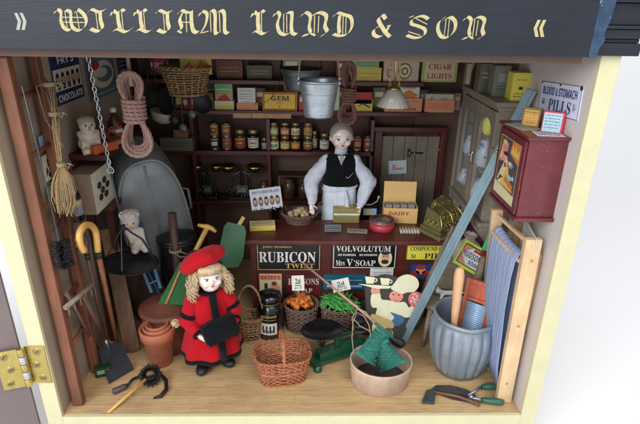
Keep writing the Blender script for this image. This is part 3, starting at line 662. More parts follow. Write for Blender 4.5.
# dim things standing on the low shelf right of the scales
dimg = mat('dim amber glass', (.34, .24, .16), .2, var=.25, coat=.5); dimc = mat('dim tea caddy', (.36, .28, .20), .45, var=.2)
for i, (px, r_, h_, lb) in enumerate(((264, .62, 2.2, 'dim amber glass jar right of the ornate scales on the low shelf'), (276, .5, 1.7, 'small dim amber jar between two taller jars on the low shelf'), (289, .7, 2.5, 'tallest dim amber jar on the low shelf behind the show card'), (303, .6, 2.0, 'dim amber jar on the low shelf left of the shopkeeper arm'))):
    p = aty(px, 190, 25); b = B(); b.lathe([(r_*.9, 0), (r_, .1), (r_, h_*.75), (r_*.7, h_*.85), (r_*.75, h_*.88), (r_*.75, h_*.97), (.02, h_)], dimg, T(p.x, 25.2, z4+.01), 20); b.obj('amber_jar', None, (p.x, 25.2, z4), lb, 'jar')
p = aty(296, 178, 24.6); b = B(); b.box((p.x-2.2, 24.5, z4+2.9), (p.x+2.4, 26.4, z4+3.1), M_mahd, bev=.03)
for s in (-2.1, 2.2): b.box((p.x+s, 24.6, z4+.01), (p.x+s+.12, 24.72, z4+2.89), M_brassd)
b.obj('display_case', None, (p.x, 25.4, z4), 'dim framed display case over the amber jars on the low shelf', 'display case')
for i, (px, py, r_, d_, lb) in enumerate(((168, 101, 1.25, 19.5, 'black iron frying pan hanging edge on at the far left'), (203, 104, .95, 21.5, 'small black iron pan hanging right of the wicker basket'), (150, 104, 1.1, 21, 'black iron pan hanging below the dark oval sign'))):
    p = aty(px, py, d_); b = B(); M = T(p) @ rz(-35+40*i) @ rx(82); b.lathe([(r_, 0), (r_*1.1, .25), (r_*1.05, .25), (r_*.92, .06), (.02, .06)], M_iron, M, 26); b.tube([p+V((0, 0, r_)), p+V((.1, 0, r_+1.6)), V((p.x+.1, p.y, HC0))], .09, M_iron, 6); b.obj('iron_pan', None, p, lb, 'pan')
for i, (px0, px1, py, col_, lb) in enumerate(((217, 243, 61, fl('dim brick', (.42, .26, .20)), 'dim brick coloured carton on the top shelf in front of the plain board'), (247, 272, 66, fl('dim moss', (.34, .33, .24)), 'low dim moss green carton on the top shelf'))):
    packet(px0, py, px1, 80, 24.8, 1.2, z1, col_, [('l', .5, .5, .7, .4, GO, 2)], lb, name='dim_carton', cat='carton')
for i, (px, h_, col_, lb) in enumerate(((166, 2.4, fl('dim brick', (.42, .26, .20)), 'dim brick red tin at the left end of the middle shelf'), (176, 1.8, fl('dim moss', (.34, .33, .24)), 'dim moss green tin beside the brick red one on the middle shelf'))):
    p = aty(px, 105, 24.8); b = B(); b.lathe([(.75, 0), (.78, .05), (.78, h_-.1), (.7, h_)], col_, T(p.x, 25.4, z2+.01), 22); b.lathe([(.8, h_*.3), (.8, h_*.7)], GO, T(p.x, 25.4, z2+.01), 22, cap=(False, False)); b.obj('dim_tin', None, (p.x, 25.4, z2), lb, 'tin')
# ================================================================ brass kitchen scales on the low shelf
def brass_scale(px, py, label, k):
    c = aty(px, 200, 25.0); r = thing('ornate_scale', label, 'scale', (c.x, 25, z4))
    b = B(); M = T(c.x, 25, z4+.01) @ Matrix.Scale(1.38, 4, V((0, 0, 1)))
    b.box((-1.6*k, -.8, 0), (1.6*k, .8, .25), M_iron, M, bev=.06)
    for s in (-1, 1):
        for u in (-1, 1): b.ell((s*1.35*k, u*.55, .1), (.22, .22, .2), M_iron, M)
        b.tube([(s*1.4*k, 0, .2), (s*1.5*k, 0, .9), (s*1.0*k, 0, 1.2), (s*.6*k, 0, .8), (s*.9*k, 0, .5)], .1, M_iron, M=M)
        b.tube([(s*.1, 0, 1.9), (s*.5*k, 0, 2.3), (s*.9*k, 0, 2.1), (s*1.1*k, 0, 1.5)], .09, M_steeld, M=M)
    b.lathe([(.5, .2), (.2, .5), (.16, 1.2), (.3, 1.5), (.16, 1.8), (.14, 2.4), (.22, 2.55), (.03, 2.8)], M_iron, M, 16)
    b.box((-.75*k, -.5, .5), (.75*k, -.4, 1.3), M_steeld, M, bev=.04); b.box((-.5*k, -.53, .7), (.5*k, -.5, 1.1), mat('dial', (.55, .55, .52), .4), M)
    for i in range(46): b.ell((random.uniform(-1.5, 1.5)*k, -.8+random.uniform(-.05, .3), random.uniform(.15, 1.3)), random.uniform(.04, .08), random.choice((M_chrome, M_steeld)), M, n=6, k=4)
    b.obj('base', r)
    b = B(); b.tube([(-1.6*k, 0, 2.35), (-.8*k, 0, 2.2), (0, 0, 2.5), (.8*k, 0, 2.2), (1.6*k, 0, 2.35)], .09, M_steeld, M=M); b.obj('beam', r)
    for s in (-1, 1):
        b = B(); b.lathe([(.05, 2.45), (.6*k, 2.5), (.95*k, 2.85), (1.0*k, 3.05), (.93*k, 3.05), (.6*k, 2.62), (.03, 2.56)], M_brass, M @ T(s*1.55*k, 0, 0), 22); b.obj('pan', r)
brass_scale(209, 168, 'small black balance scale with shallow brass pans on the low shelf', .74)
brass_scale(243, 168, 'larger ornate black balance scale with deep brass pans on the low shelf', 1.0)

# ================================================================ things hanging from the ceiling
HC = TOPZ+.2
def chain(b, p0, p1, r, wd, m, n=None):
    p0 = V(p0); p1 = V(p1); L = (p1-p0).length; n = n or int(L/(r*2.7)); M = along(p0, p1)
    for i in range(n):
        z = (i+.5)*L/n; hl = L/n*.68; Mi = M @ T(0, 0, z) @ rz(90*(i % 2)+random.uniform(-12, 12))
        b.tube([(r*math.cos(a), 0, hl*math.sin(a)) for a in [2*PI*j/10 for j in range(10)]], wd, m, 5, True, Mi)
def hank(top, h, wd, m, label, name='rope_hank', loopk=.42, yaw=0):
    """coiled rope tied round the middle"""
    t = V(top); r = thing(name, label, 'rope', t)
    M = T(t) @ rz(yaw); ro = wd*.062
    b = B(); zt = -h*loopk
    b.tube([(0, 0, HC-t.z), (0, 0, .3), (.05, -.05, zt*.3)], ro, m, M=M)
    def tear(zk, L, w, d, sw):
        o = []
        for j in range(30):
            a = 2*PI*j/30; k = (1-math.cos(a))/2; o.append((w*math.sin(a)*k**.55+sw*k, d*(.35+.65*k)+random.uniform(-.02, .02), zk-L*k))
        ropetube(b, o, ro, m, M)
    for i in range(6): tear(zt+.1, zt-.25+ro*i*.9, wd*(.44-.055*i), (i-2.5)*ro*1.5, .04*wd*math.sin(i*2))
    for i in range(7): tear(zt-h*.04, h*(1-loopk)-ro*(i % 4)*1.2-h*.04, wd*(.56-.045*i), (i-3)*ro*1.45, .05*wd*math.sin(i*1.7))
    b.obj('loops', r)
    b = B(); pts = []
    for j in range(6*14):
        a = 2*PI*j/14; pts.append((wd*.31*math.cos(a), wd*.24*math.sin(a), zt+ro*6-j/14*ro*2.0))
    ropetube(b, pts, ro, m, M, False); b.obj('binding', r)
tp = aty(130, 76, 8); bt = aty(134, 154, 8); hank(tp, tp.z-bt.z, 2.55, M_rope, 'thick pink rope hank tied in the middle, hanging left', yaw=10)
tp = aty(350, 66, 10); bt = aty(350, 123, 10); hank(tp, tp.z-bt.z, 1.75, M_ropeb, 'brown rope hank hanging above the shopkeeper head', yaw=-20, loopk=.5)
# chain with rod and hook holding the balance pan
p0 = aty(88, 57, 7); p1 = aty(110, 168, 7.5)
hp = thing('hanging_balance_pan', 'dark round balance pan hung on a steel chain with S hook', 'balance pan', p0)
b = B(); chain(b, (p0.x, p0.y, p0.z), (p1.x, p1.y, p1.z), .135, .052, M_chrome); b.tube([(p0.x, p0.y, HC), (p0.x-.1, p0.y, p0.z+.3), p0], .05, M_chrome); b.obj('chain', hp)
p2 = aty(120, 214, 7.5); b = B()
b.tube([V(p1)+V((.27*math.cos(a), 0, .27*math.sin(a)-.2)) for a in [2*PI*j/14 for j in range(14)]], .06, M_chrome, 6, True); b.cyl((p1.x, p1.y, p1.z-.45), p2, .075, M_steeld); b.obj('rod', hp)
s0 = V((p2.x+.15, p2.y, p2.z-.55))
b = B(); b.tube([s0+V((.24*math.sin(t)*(1 if i < 9 else 1), 0, z)) for i, (t, z) in enumerate([(0+.0, .62), (-.9, .72), (-1.6, .58), (-1.9, .36), (-1.0, .18), (0, 0), (1.0, -.18), (1.9, -.36), (1.6, -.6), (.4, -.74), (-.8, -.68), (-1.4, -.5)])], .065, M_chrome, 7); b.obj('hook', hp)
pc = aty(130.5, 264, 7.5); b = B()
Mp = T(pc) @ rx(-2) @ ry(6)
b.lathe([(.02, -.20), (1.5, -.16), (2.2, .0), (2.42, .14), (2.45, .16), (2.2, .08), (1.5, -.06), (.02, -.10)], mat('worn black tin', (.13, .13, .14), .35, .3, var=.25, scale=1.2, bump=.15), Mp, 40)
b.obj('pan', hp)
b = B(); tp_ = aty(121, 229, 7.5)
for px, py, yy in ((104.5, 262, 7.5), (157, 263, 7.5), (122, 271, 5.3)):
    e = aty(px, py, yy); mid = (e+tp_)/2; b.tube([s0+V((0, 0, -.55)), tp_, mid.lerp(tp_, .2), e] if px != 157 else [s0+V((0, 0, -.55)), tp_+V((.8, 0, -.3)), mid+V((.35, 0, .7)), e], .05 if px != 157 else .1, M_steeld if px != 157 else M_iron, 6)
b.tube([s0+V((0, 0, -.5)), s0+V((0, 0, -.9))], .25, mat('hook fabric', (.16, .14, .13), .9)); b.obj('hangers', hp)

# wicker basket woven helper
def woven(b, M, rx0, ry0, rx1, ry1, h, rows, nst, sr, m, sq=2.0, amp=None, rim=True, base=True, bulge=0):
    amp = amp or sr*.9
    def pt(a, k, off=0):
        cx, cy = math.cos(a), math.sin(a); e = 2/sq
        X = (abs(cx)**e)*(1 if cx > 0 else -1); Y = (abs(cy)**e)*(1 if cy > 0 else -1)
        rxk = rx0+(rx1-rx0)*k+bulge*math.sin(PI*k)+off; ryk = ry0+(ry1-ry0)*k+bulge*math.sin(PI*k)+off
        return V((X*rxk, Y*ryk, h*k))
    N = nst*4
    for i in range(rows):
        k = (i+.5)/rows
        b.tube([pt(2*PI*j/N, k, amp*random.uniform(.8, 1.25)*math.cos(PI*j/2+PI*i/1.0))+V((0, 0, random.uniform(-.3, .3)*sr)) for j in range(N)], sr*random.uniform(.75, 1.15), m, 5, True, M)
    for j in range(nst):
        a = 2*PI*(j)/nst; b.tube([pt(a, 0), pt(a, .5), pt(a, 1)], sr*.8, m, 5, False, M)
    if rim:
        for ph in (0, PI): b.tube([pt(2*PI*j/90, 1, sr*1.1*math.cos(2*PI*j/90*nst*.75+ph))+V((0, 0, sr*1.3*math.sin(2*PI*j/90*nst*.75+ph))) for j in range(90)], sr*1.05, m, 5, True, M)
        b.tube([pt(2*PI*j/60, .02, sr*.8) for j in range(60)], sr*1.3, m, 5, True, M)
    if base: b.loft([[pt(2*PI*j/32, 0, -sr)+V((0, 0, .02)) for j in range(32)], [pt(2*PI*j/32, 0.02, -sr)+V((0, 0, .1)) for j in range(32)]], m, M=M)
    return pt
M_wick = mat('pale wicker', (.58, .46, .33), .65, var=.4, scale=3, bump=.3)
M_wickd = mat('grey brown wicker', (.42, .33, .28), .6, var=.25, scale=5, bump=.3)
M_copper = mat('copper brown wicker', (.64, .39, .26), .36, var=.42, scale=3, bump=.2)
# hanging basket
bc = aty(187.5, 94, 17.5); hb = thing('hanging_wicker_basket', 'round pale wicker basket hanging under the sign board', 'basket', bc)
b = B(); woven(b, T(bc), 1.55, 1.4, 2.35, 2.0, 2.55, 11, 17, .09, M_wick); b.obj('weave', hb)
b = B()
for s in (-1, 1): b.tube([bc+V((s*2.3, 0, 2.5)), bc+V((s*1.3, 0, 4.2)), V((bc.x, bc.y, HC))], .05, M_string)
b.obj('strings', hb)
p = aty(180, 70, 17.2); bb = B(); board(bb, frame(V((p.x, 17.2, p.z-.3)), (1, .05, 0), (0, .25, 1)), 2.9, 2.2, YL, [('p', [(.05, .2), (.3, .5), (.45, .15), (.7, .6), (.95, .2), (.95, .1), (.05, .1)], OR), ('l', .5, .7, .8, .2, RD, 1), ('e', .25, .8, .12, .12, OR), ('e', .75, .82, .12, .12, CR)], None, th=.9)
bb.obj('packet', None, (p.x+1.4, 17.2, p.z), 'yellow and orange packet standing in the hanging wicker basket', 'packet')
# lidded cream jar under the basket
c = aty(194, 101, 23.5); b = B(); b.lathe([(.9, 0), (1.3, .1), (1.45, .5), (1.3, .85), (1.25, .9), (.1, 1.0)], mat('dull cream enamel', (.62, .60, .50), .35), T(c.x, 24.9, z2+1.63), 28)
b.obj('enamel_bowl', None, (c.x, 24.9, z2+1.63), 'dull cream enamel bowl upside down on the red packet', 'bowl')

# galvanised bucket and the pan behind
def bucket(c, rt, rb, h, m, label, hangz, name='galvanised_bucket', cat='bucket', ears=True):
    r = thing(name, label, cat, c); M = T(c) @ rz(8)
    b = B(); b.lathe([(rb*.9, -h), (rb, -h-.03), (rb+.03, -h+.12), (rb+(rt-rb)*.93, -h*.08), (rt, -.08), (rt+.07, -.06), (rt+.09, .03), (rt+.03, .07), (rt-.03, .03), (rt-.06, -.1), (rb-.05, -h+.1), (.01, -h+.1)], m, M, 44)
    for z_ in (-h*.35, -h*.92): b.tube([(M @ V(((rb+(rt-rb)*(1+z_/h)+.01)*math.cos(a), (rb+(rt-rb)*(1+z_/h)+.01)*math.sin(a), z_))) for a in [2*PI*j/40 for j in range(40)]], .03, m, 5, True)
    wob(b, .05, .8, 2); b.obj('body', r)
    if ears:
        for s in (-1, 1): b2 = B(); b2.box((s*rt-.06, -.2, -.28), (s*rt+.10, .2, .26), m, T(c), bev=.05); b2.obj('ear', r)
    b = B(); b.tube([V(c)+V((-rt*math.cos(a), -.0-.25*math.sin(a), (hangz-c[2])*math.sin(a))) for a in [PI*j/20 for j in range(21)]], .055, M_string if ears else M_iron, 6); b.obj('handle', r)
    return r
bk = aty(319, 74, 4.5); bb_ = aty(319, 114.5, 4.5)
bkr = bucket(V((bk.x, 4.5+.0, bk.z-.45)), 1.45, 1.02, bk.z-bb_.z-.35, M_steel, 'shiny galvanised bucket with cream cord handle hanging under the board', HC-.1)
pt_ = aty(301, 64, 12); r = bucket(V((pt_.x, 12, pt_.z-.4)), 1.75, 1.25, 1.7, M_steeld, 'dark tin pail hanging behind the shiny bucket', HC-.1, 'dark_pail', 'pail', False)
b = B(); q0 = aty(262, 58, 14); b.tube([V((q0.x, 14, HC)), aty(278, 62, 14), aty(281, 80, 14), aty(272, 97, 14), aty(262, 105, 14), aty(254, 104, 14)], .03, M_iron, 5)
b.obj('wire', None, q0, 'thin black wire curling down in front of the back shelves', 'wire')
# lamp
lc = aty(393, 106, 11); lp = thing('hanging_lamp', 'white ribbed lamp shade hanging on a brass rod and chain', 'lamp', lc)
h = aty(393, 89, 11).z-lc.z
b = B(); b.lathe([(1.42, 0), (1.46, .03), (.62, h*.92), (.5, h), (.45, h), (.56, h*.88), (1.38, .05)], mat('milk glass', (.70, .68, .63), .35, var=.03, coat=.3), T(lc), 72, flute=.012, nfl=18, cap=(False, False)); b.obj('lamp_shade', lp)
b = B(); b.lathe([(.52, h-.02), (.55, h+.08), (.35, h+.22), (.2, h+.25), (.16, h+.5), (.08, h+.55)], M_brass, T(lc), 20); b.cyl((lc.x, lc.y, lc.z+h+.4), (lc.x, lc.y, HC), .085, M_brass)
b.lathe([(.1, 0), (.1, .9), (.0, 1.0)], mat('lamp tube', (.55, .5, .4), .3), T(lc.x, lc.y, lc.z+.1), 12); b.obj('rod', lp)
b = B()
for s, px in ((-1, 389), (1, 399)):
    q = aty(px, 90, 11); chain(b, (lc.x+s*.38, lc.y, lc.z+h+.15), (q.x+s*.02, lc.y, HC), .085, .028, M_brass)
b.obj('chains', lp)

# ================================================================ goods on the counter
zc = ctz+.012
def boxthing(x0, y0, x1, y1, Y, top, d, cols, label, name, cat, yaw=0, items=(), topitems=(), zb=None, topcol=None):
    """carton whose front face spans pixels; depth d going back"""
    p = aty(x0, y1, Y); q = aty(x1, y1, Y); w = (q.x-p.x); hh = top
    z = zc if zb is None else zb
    M = T(p.x+w/2, Y, z) @ rz(yaw); b = B(); b.box((-w/2, 0, 0), (w/2, d, hh), cols, M, bev=.03)
    F = M @ frame(V((-w/2, -.002, 0)), (1, 0, 0), (0, 0, 1)); board(b, F @ T(.01, .01, 0), w-.02, hh-.02, cols, items, None, th=.001) if items else None
    if topitems or topcol: board(b, M @ frame(V((-w/2, 0, hh+.004)), (1, 0, 0), (0, 1, 0)) @ T(.02, .02, 0), w-.04, d-.04, topcol or cols, topitems, None, th=.003)
    return b.obj(name, None, (p.x+w/2, Y, z), label, cat)
q = atz(262, 231, ctz); boxthing(250, 226, 275.5, 231, q.y, .55, 1.5, YL, 'flat yellow matchbox with printed lid at the left end of the counter', 'matchbox', 'matchbox', 7, topcol=CR, topitems=[('l', .5, .6, .8, .5, K, 3), ('l', .5, .15, .8, .14, BR, 1)])
# five faces card propped on an ink stand
p = aty(252, 211, 16.6); q = aty(283, 207, 16.9); t = aty(249.5, 190, 17.0)
faces = []
for i in range(5):
    cx = .14+.18*i; faces += [('e', cx, .38, .075, .22, fl('sepia', (.40, .32, .28))), ('e', cx, .42, .045, .13, fl('face sepia', (.70, .56, .48)), 1), ('e', cx, .54, .05, .07, K, 2), ('r', cx, .34, .03, .02, DB, 2)]
b, M, w, h = pxboard(p, q, t, fl('card grey', (.74, .74, .76)), [('t', "FRY'S CHOCOLATE", .5, .83, .86, .13, BL, 'serif')]+faces, None)
b.box((.2, .1, -1.0), (w-.2, .45, -.1), M_iron, M, bev=.05)
for i in range(14): b.ell((random.uniform(.1, w-.1), random.uniform(-.15, .15), random.uniform(.0, .35)), .11, random.choice([M_iron, M_chrome, M_steeld]), M, n=8, k=5)
b.obj('chocolate_show_card', None, (p+q)/2, 'grey show card with five round portraits propped on the counter', 'show card')
# nuts in a shallow basket
c = atz(300, 225, ctz); c = V((c.x-.1, c.y+1.1, zc)); nb = thing('shallow_basket', 'shallow grey wicker basket of walnuts on the counter', 'basket', c)
b = B(); woven(b, T(c), 1.25, 1.1, 1.95, 1.6, 1.0, 7, 15, .075, M_wickd); b.tube([c+V((-1.9, 0, 1)), c+V((-1.85, -.1, 1.7)), c+V((-1.5, -.2, 1.9)), c+V((-1.35, -.2, 1.2))], .07, M_wickd); b.obj('weave', nb)
M_nut = mat('walnut shell', (.76, .66, .50), .6, var=.15, scale=5, bump=.8)
npr = None
for i in range(22):
    a = random.uniform(0, 2*PI); rr = 1.35*math.sqrt(random.random()); zz = zc+.65+random.uniform(0, .35)+.35*(1-rr/1.4)
    lo = V((c.x+rr*math.cos(a), c.y+rr*math.sin(a)*.8, zz))
    if npr is None:
        b = B(); b.ell((0, 0, 0), (.30, .25, .25), M_nut, n=14, k=9); b.tube([(.31*math.cos(t), 0, .26*math.sin(t)) for t in [2*PI*j/16 for j in range(16)]], .03, M_nut, 5, True)
        npr = b.obj('walnut', None, None, 'pale walnut heaped in the shallow counter basket', 'nut', 'walnuts in the counter basket'); npr.location = lo; npr.rotation_euler = (random.random()*3, 1, a)
    else:
        d = npr.copy(); COL.objects.link(d); d.location = lo; d.rotation_euler = (random.random()*3, random.random()*3, a)
# green gold tin box in two halves
q = atz(346, 223, ctz)
tb = thing('square_tin', 'small square olive gold tin with white band before the shopkeeper', 'tin', (q.x, q.y, zc))
p0 = aty(333, 224, q.y); p1_ = aty(359, 224, q.y); w = p1_.x-p0.x; b = B(); olive = mat('olive gilt', (.60, .56, .34), .4, .3, var=.15, scale=4, chip=(.80, .76, .5), chipamt=.6, chipscale=6)
b.box((p0.x, q.y, zc), (p1_.x, q.y+1.7, zc+.85), olive, bev=.05); b.box((p0.x+.06, q.y+.05, zc+.86), (p1_.x-.06, q.y+1.65, zc+1.1), Wt, bev=.02); b.obj('body', tb)
b = B(); b.box((p0.x, q.y, zc+1.11), (p1_.x, q.y+1.7, zc+1.65), olive, bev=.05)
board(b, frame(V((p0.x+.1, q.y+.1, zc+1.66)), (1, 0, 0), (0, 1, 0)), w-.2, 1.5, olive, [('e', .5, .5, .3, .3, GO), ('l', .5, .5, .5, .3, DB, 2)], GO, .05, th=.005); b.obj('lid', tb)
# folded blue label tin right of shopkeeper, with clay pipe
q = atz(370, 216, ctz); boxthing(362, 208, 377, 216, q.y, 1.0, 1.2, M_iron, 'small black tin with blue and yellow picture under the clay pipe', 'tin', 'tin', 0, items=[('r', .5, .5, .9, .8, LB), ('e', .4, .4, .25, .3, YL), ('l', .7, .5, .3, .5, GN, 3)])
c = V((aty(371, 205, q.y+.4).x, q.y+.6, zc+1.03)); b = B()
b.tube([c+V((-.5, 0, .08)), c+V((.1, 0, .12)), c+V((.7, .1, .45)), c+V((.85, .1, .95))], [.07, .06, .06, .05], Wt, 8); b.lathe([(.08, 0), (.13, .1), (.13, .3), (.1, .3), (.05, .1)], Wt, T(c+V((.85, .1, .8))), 12)
b.obj('clay_pipe', None, c, 'white clay pipe lying on the small black tin', 'pipe')
# brass slicer arm between basket and tin
c = atz(330, 218, ctz); sl = thing('counter_slicer', 'small brass and iron slicer with curled handle behind the nut basket', 'slicer', c)
b = B(); b.box((c.x-1.6, c.y+.6, zc), (c.x+.3, c.y+1.8, zc+.2), M_iron, bev=.05); b.poly([(0, 0), (2.1, 0), (1.5, 1.5), (.7, 1.3)], 0, .12, M_steel, frame(V((c.x-1.9, c.y+.9, zc+.2)), (1, .1, 0), (0, 0, 1))); b.obj('base', sl)
b = B(); b.tube([V((c.x-1.2, c.y+.7, zc+1.3)), V((c.x-.1, c.y+.6, zc+1.6)), V((c.x+.6, c.y+.6, zc+1.7)), V((c.x+1.1, c.y+.6, zc+2.1)), V((c.x+1.7, c.y+.6, zc+1.9)), V((c.x+1.7, c.y+.6, zc+1.3)), V((c.x+1.3, c.y+.6, zc+1.1))], .11, M_brassd, 8)
b.tube([V((c.x+.2, c.y+.6, zc+2.4)), V((c.x+.2, c.y+.6, zc+.2))], .1, M_brassd, 8); b.obj('arm', sl)
# small labels
q = atz(333, 232, ctz); b = B(); board(b, frame(q+V((-.85, 0, .02)), (1, .05, 0), (0, .45, .9)), 1.7, .72, fl('slate', (.25, .27, .30)), [('l', .5, .5, .75, .7, GY, 2)], GY, .05, th=.15)
b.obj('price_plaque', None, q, 'small slate grey plaque with two words on the counter edge', 'plaque')
q = atz(357, 233, ctz); b = B(); board(b, frame(q+V((-1.05, -.1, .15)), (1, -.12, 0), (.1, .9, .25)), 2.1, .62, fl('dusty brown', (.56, .50, .46)), [('l', .5, .5, .8, .5, DB, 2)], None, th=.12)
b.obj('label_strip', None, q, 'dusty brown label strip lying flat beside the red tin', 'label')
# round red tin
q = atz(383, 232, ctz); c = V((q.x, q.y+1.0, zc)); rt = thing('round_tin', 'flat round red tin with grey lid on the counter', 'tin', c)
b = B(); b.lathe([(1.28, 0), (1.32, .05), (1.32, .75)], mat('tin red', (.72, .22, .26), .35, var=.06), T(c), 40); b.obj('body', rt)
b = B(); b.lathe([(1.34, .755), (1.36, .8), (1.36, 1.02), (1.32, 1.06), (1.25, 1.0), (.01, 1.0)], mat('tin lid rose', (.60, .36, .38), .3, .4, var=.2), T(c), 40); b.lathe([(1.2, 1.01), (.6, 1.015), (.01, 1.02)], mat('tin lid grey', (.50, .46, .46), .3, .6, var=.25, scale=1), T(c), 40); b.obj('lid', rt)
# open carton of candles
q = atz(400, 223, ctz); p0 = aty(383, 224, q.y); p1_ = aty(416, 226, q.y); w = p1_.x-p0.x; M_cart = mat('buff carton', (.88, .72, .45), .65, var=.05)
cb = thing('open_carton', 'open buff carton of grey packets with raised lid and red letters', 'carton', (q.x, q.y, zc)); M = T(p0.x, q.y, zc) @ rz(-3)
b = B()
for a_, c_ in (((0, 0, 0), (w, .08, 1.75)), ((0, 1.5, 0), (w, 1.58, 1.9)), ((0, .09, 0), (.08, 1.49, 1.85)), ((w-.08, .09, 0), (w, 1.49, 1.85)), ((.09, .09, 0), (w-.09, 1.49, .06))): b.box(a_, c_, M_cart, M, bev=.015)
b.text('DAIRY', w*.45, 1.15, w*.6, .42, RD, M @ frame(V((0, -.003, 0)), (1, 0, 0), (0, 0, 1)), 'sans', .006); b.obj('tray', cb)
b = B(); b.box((.05, 0, 0), (w-.05, .08, 2.7), M_cart, M @ T(0, 1.60, 1.5) @ rx(-6), bev=.015); b.obj('lid', cb)
gp = mat('grey wrapper', (.58, .56, .54), .6)
for i in range(4):
    x_ = p0.x+.2+i*(w-.35)/4; b = B(); b.box((x_, q.y+.25, zc+.1), (x_+(w-.4)/4-.08, q.y+1.35, zc+2.0), gp, bev=.1); b.obj('wrapped_packet', None, (x_+.3, q.y+.8, zc+.1), 'grey wrapped packet in the open buff carton', 'packet', 'grey packets in the open carton')
# candles
q = atz(410, 233, ctz); 
for i in range(7):
    x_ = q.x-.95+.3*i; b = B(); b.tube([V((x_, q.y-.25, zc+.13)), V((x_+.05, q.y+1.0, zc+.16+.03*(i % 3)))], .13, mat('wax', (.78, .74, .68), .45), 10); b.tube([V((x_, q.y-.25, zc+.13)), V((x_, q.y-.42, zc+.15))], .03, DB, 5)
    b.obj('candle', None, (x_, q.y, zc), 'short greyish wax candle laid side by side on the counter edge', 'candle', 'candles on the counter edge')
# cash register
c = atz(440, 233, ctz); c = V((15.2, 15.5, zc)); cr_ = thing('cash_register', 'embossed old brass cash register at the right end of the counter', 'cash register', c)
M = T(c) @ rz(34) @ Matrix.Scale(.92, 4)
b = B(); b.box((-2.3, -1.7, 0), (2.3, 1.6, .55), M_brassd, M, bev=.08); b.box((-2.1, -1.5, .56), (2.1, 1.5, .95), M_brassd, M, bev=.05)
for i in range(22): b.ell((-2.2+i*.21, -1.72, .28), .075, M_brass, M, n=6, k=5)
for i in range(14): b.ell((-2.32, -1.6+i*.24, .28), .075, M_brass, M, n=6, k=5)
b.obj('base', cr_)
b = B(); pr = [(-1.45, .96), (-1.42, 1.5), (-1.25, 2.0), (-.9, 2.5), (-.4, 2.85), (.2, 3.0), (1.2, 3.0), (1.3, .96)]
def reg(k): return [V((x_, y_, z_)) for x_, y_, z_ in k]
b.loft([[V((x_*(1-.16*max(0, (z_-1.6))/1.4), y_, z_)) for y_, z_ in pr] for x_ in (-1.85, -1.2, 0, 1.2, 1.85)], M_brassd, smooth=False, M=M)
for s in (-1, 0, 1): b.tube([(s*1.87*(1-.16*max(0, (z_-1.6))/1.4), y_-.03, z_+.02) for y_, z_ in pr[:-1]], .09, M_brass, 6, M=M)
rg = random.Random(5)
for i in range(90):
    k = rg.randrange(0, 4); u = rg.random(); y_ = pr[k][0]+(pr[k+1][0]-pr[k][0])*u; z_ = pr[k][1]+(pr[k+1][1]-pr[k][1])*u
    b.ell((rg.uniform(-1.5, 1.5), y_-.02, z_+.02), rg.uniform(.04, .10), M_brass, M, n=6, k=4)
for s in (-1, 1):
    for q in range(2):
        cx = s*(.55+.75*q)*.85; b.tube([(cx+(.36-.028*t)*math.cos(t*.75), -1.44+.06*t*0-.02, 1.5+(.30-.022*t)*math.sin(t*.75)) for t in range(12)], .045, M_brass, 5, M=M)
        b.tube([(cx+(.30-.024*t)*math.cos(t*.75), -1.02+.25*math.sin(t*.75)*.8, 2.42+(.24-.02*t)*math.sin(t*.75)+.02) for t in range(12)], .045, M_brass, 5, M=M)
for s in (-1, 1):
    for i in range(3): b.tube([(s*1.88, -.7+.7*i+(.30-.022*t)*math.cos(t*.75), 1.6+(.30-.022*t)*math.sin(t*.75)) for t in range(12)], .045, M_brass, 5, M=M)
    for i in range(26): b.ell((s*1.87, rg.uniform(-1.1, 1.1), rg.uniform(1.1, 2.3)), rg.uniform(.04, .08), M_brass, M, n=6, k=4)
b.obj('case', cr_)
b = B(); b.poly([(-1.5, 0), (1.5, 0), (1.5, .7), (1.1, 1.0), (.5, 1.05), (0, 1.35), (-.5, 1.05), (-1.1, 1.0), (-1.5, .7)], -.2, .2, M_brassd, M @ frame(V((0, .5, 3.01)), (1, 0, 0), (0, 0, 1)))
b.tube([(-1.4, .28, 3.1), (-1.4, .28, 3.65), (-1.05, .28, 3.93), (-.5, .28, 3.98), (0, .28, 4.25), (.5, .28, 3.98), (1.05, .28, 3.93), (1.4, .28, 3.65), (1.4, .28, 3.1)], .06, M_brass, 5, M=M)
for i in range(14): b.ell((rg.uniform(-1.2, 1.2), .29, rg.uniform(3.15, 3.8)), .07, M_brass, M, n=6, k=4)
b.obj('display_crest', cr_)
b = B(); b.tube([(1.95, 0, 1.6), (2.3, 0, 1.7), (2.4, -.3, 2.6)], .08, M_brass, M=M); b.ell((2.4, -.3, 2.75), .2, DB, M); b.obj('crank', cr_)
# ================================================================ wall cabinet with arched glass doors (right)
XF = 16.45; YA, YB2 = 8.3, 17.9; zb, ztp = 13.8, 24.4
cab = thing('glazed_cabinet', 'taupe wall cabinet with arched glass doors above the cash register', 'cabinet', (18.9, 13, zb))
b = B()
b.box((XF+.15, YA+.15, zb+.01), (W-.03, YA+.4, ztp-.5), M_taupe); b.box((XF+.15, YB2-.4, zb+.01), (W-.03, YB2-.15, ztp-.5), M_taupe)
b.box((W-.25, YA+.41, zb+.01), (W-.04, YB2-.41, ztp-.5), M_taupe); b.box((XF+.16, YA+.41, zb+.01), (W-.26, YB2-.41, zb+.35), M_taupe)
b.box((XF-.35, YA-.2, zb-.45), (W-.03, YB2+.1, zb), M_taupe, bev=.1)
b.box((XF-.1, YA-.1, zb-.9), (W-.03, YB2, zb-.46), M_taupe, bev=.1)
b.box((XF-.0, YA+.02, ztp-.75), (W-.03, YB2-.02, ztp-.42), M_taupe, bev=.08); b.box((XF-.25, YA-.2, ztp-.41), (W-.03, YB2+.15, ztp), M_taupe, bev=.1)
b.box((XF+.6, YA+.08, zb+1.2), (W-.6, YA+.14, ztp-1.6), M_taupe, bev=.03)
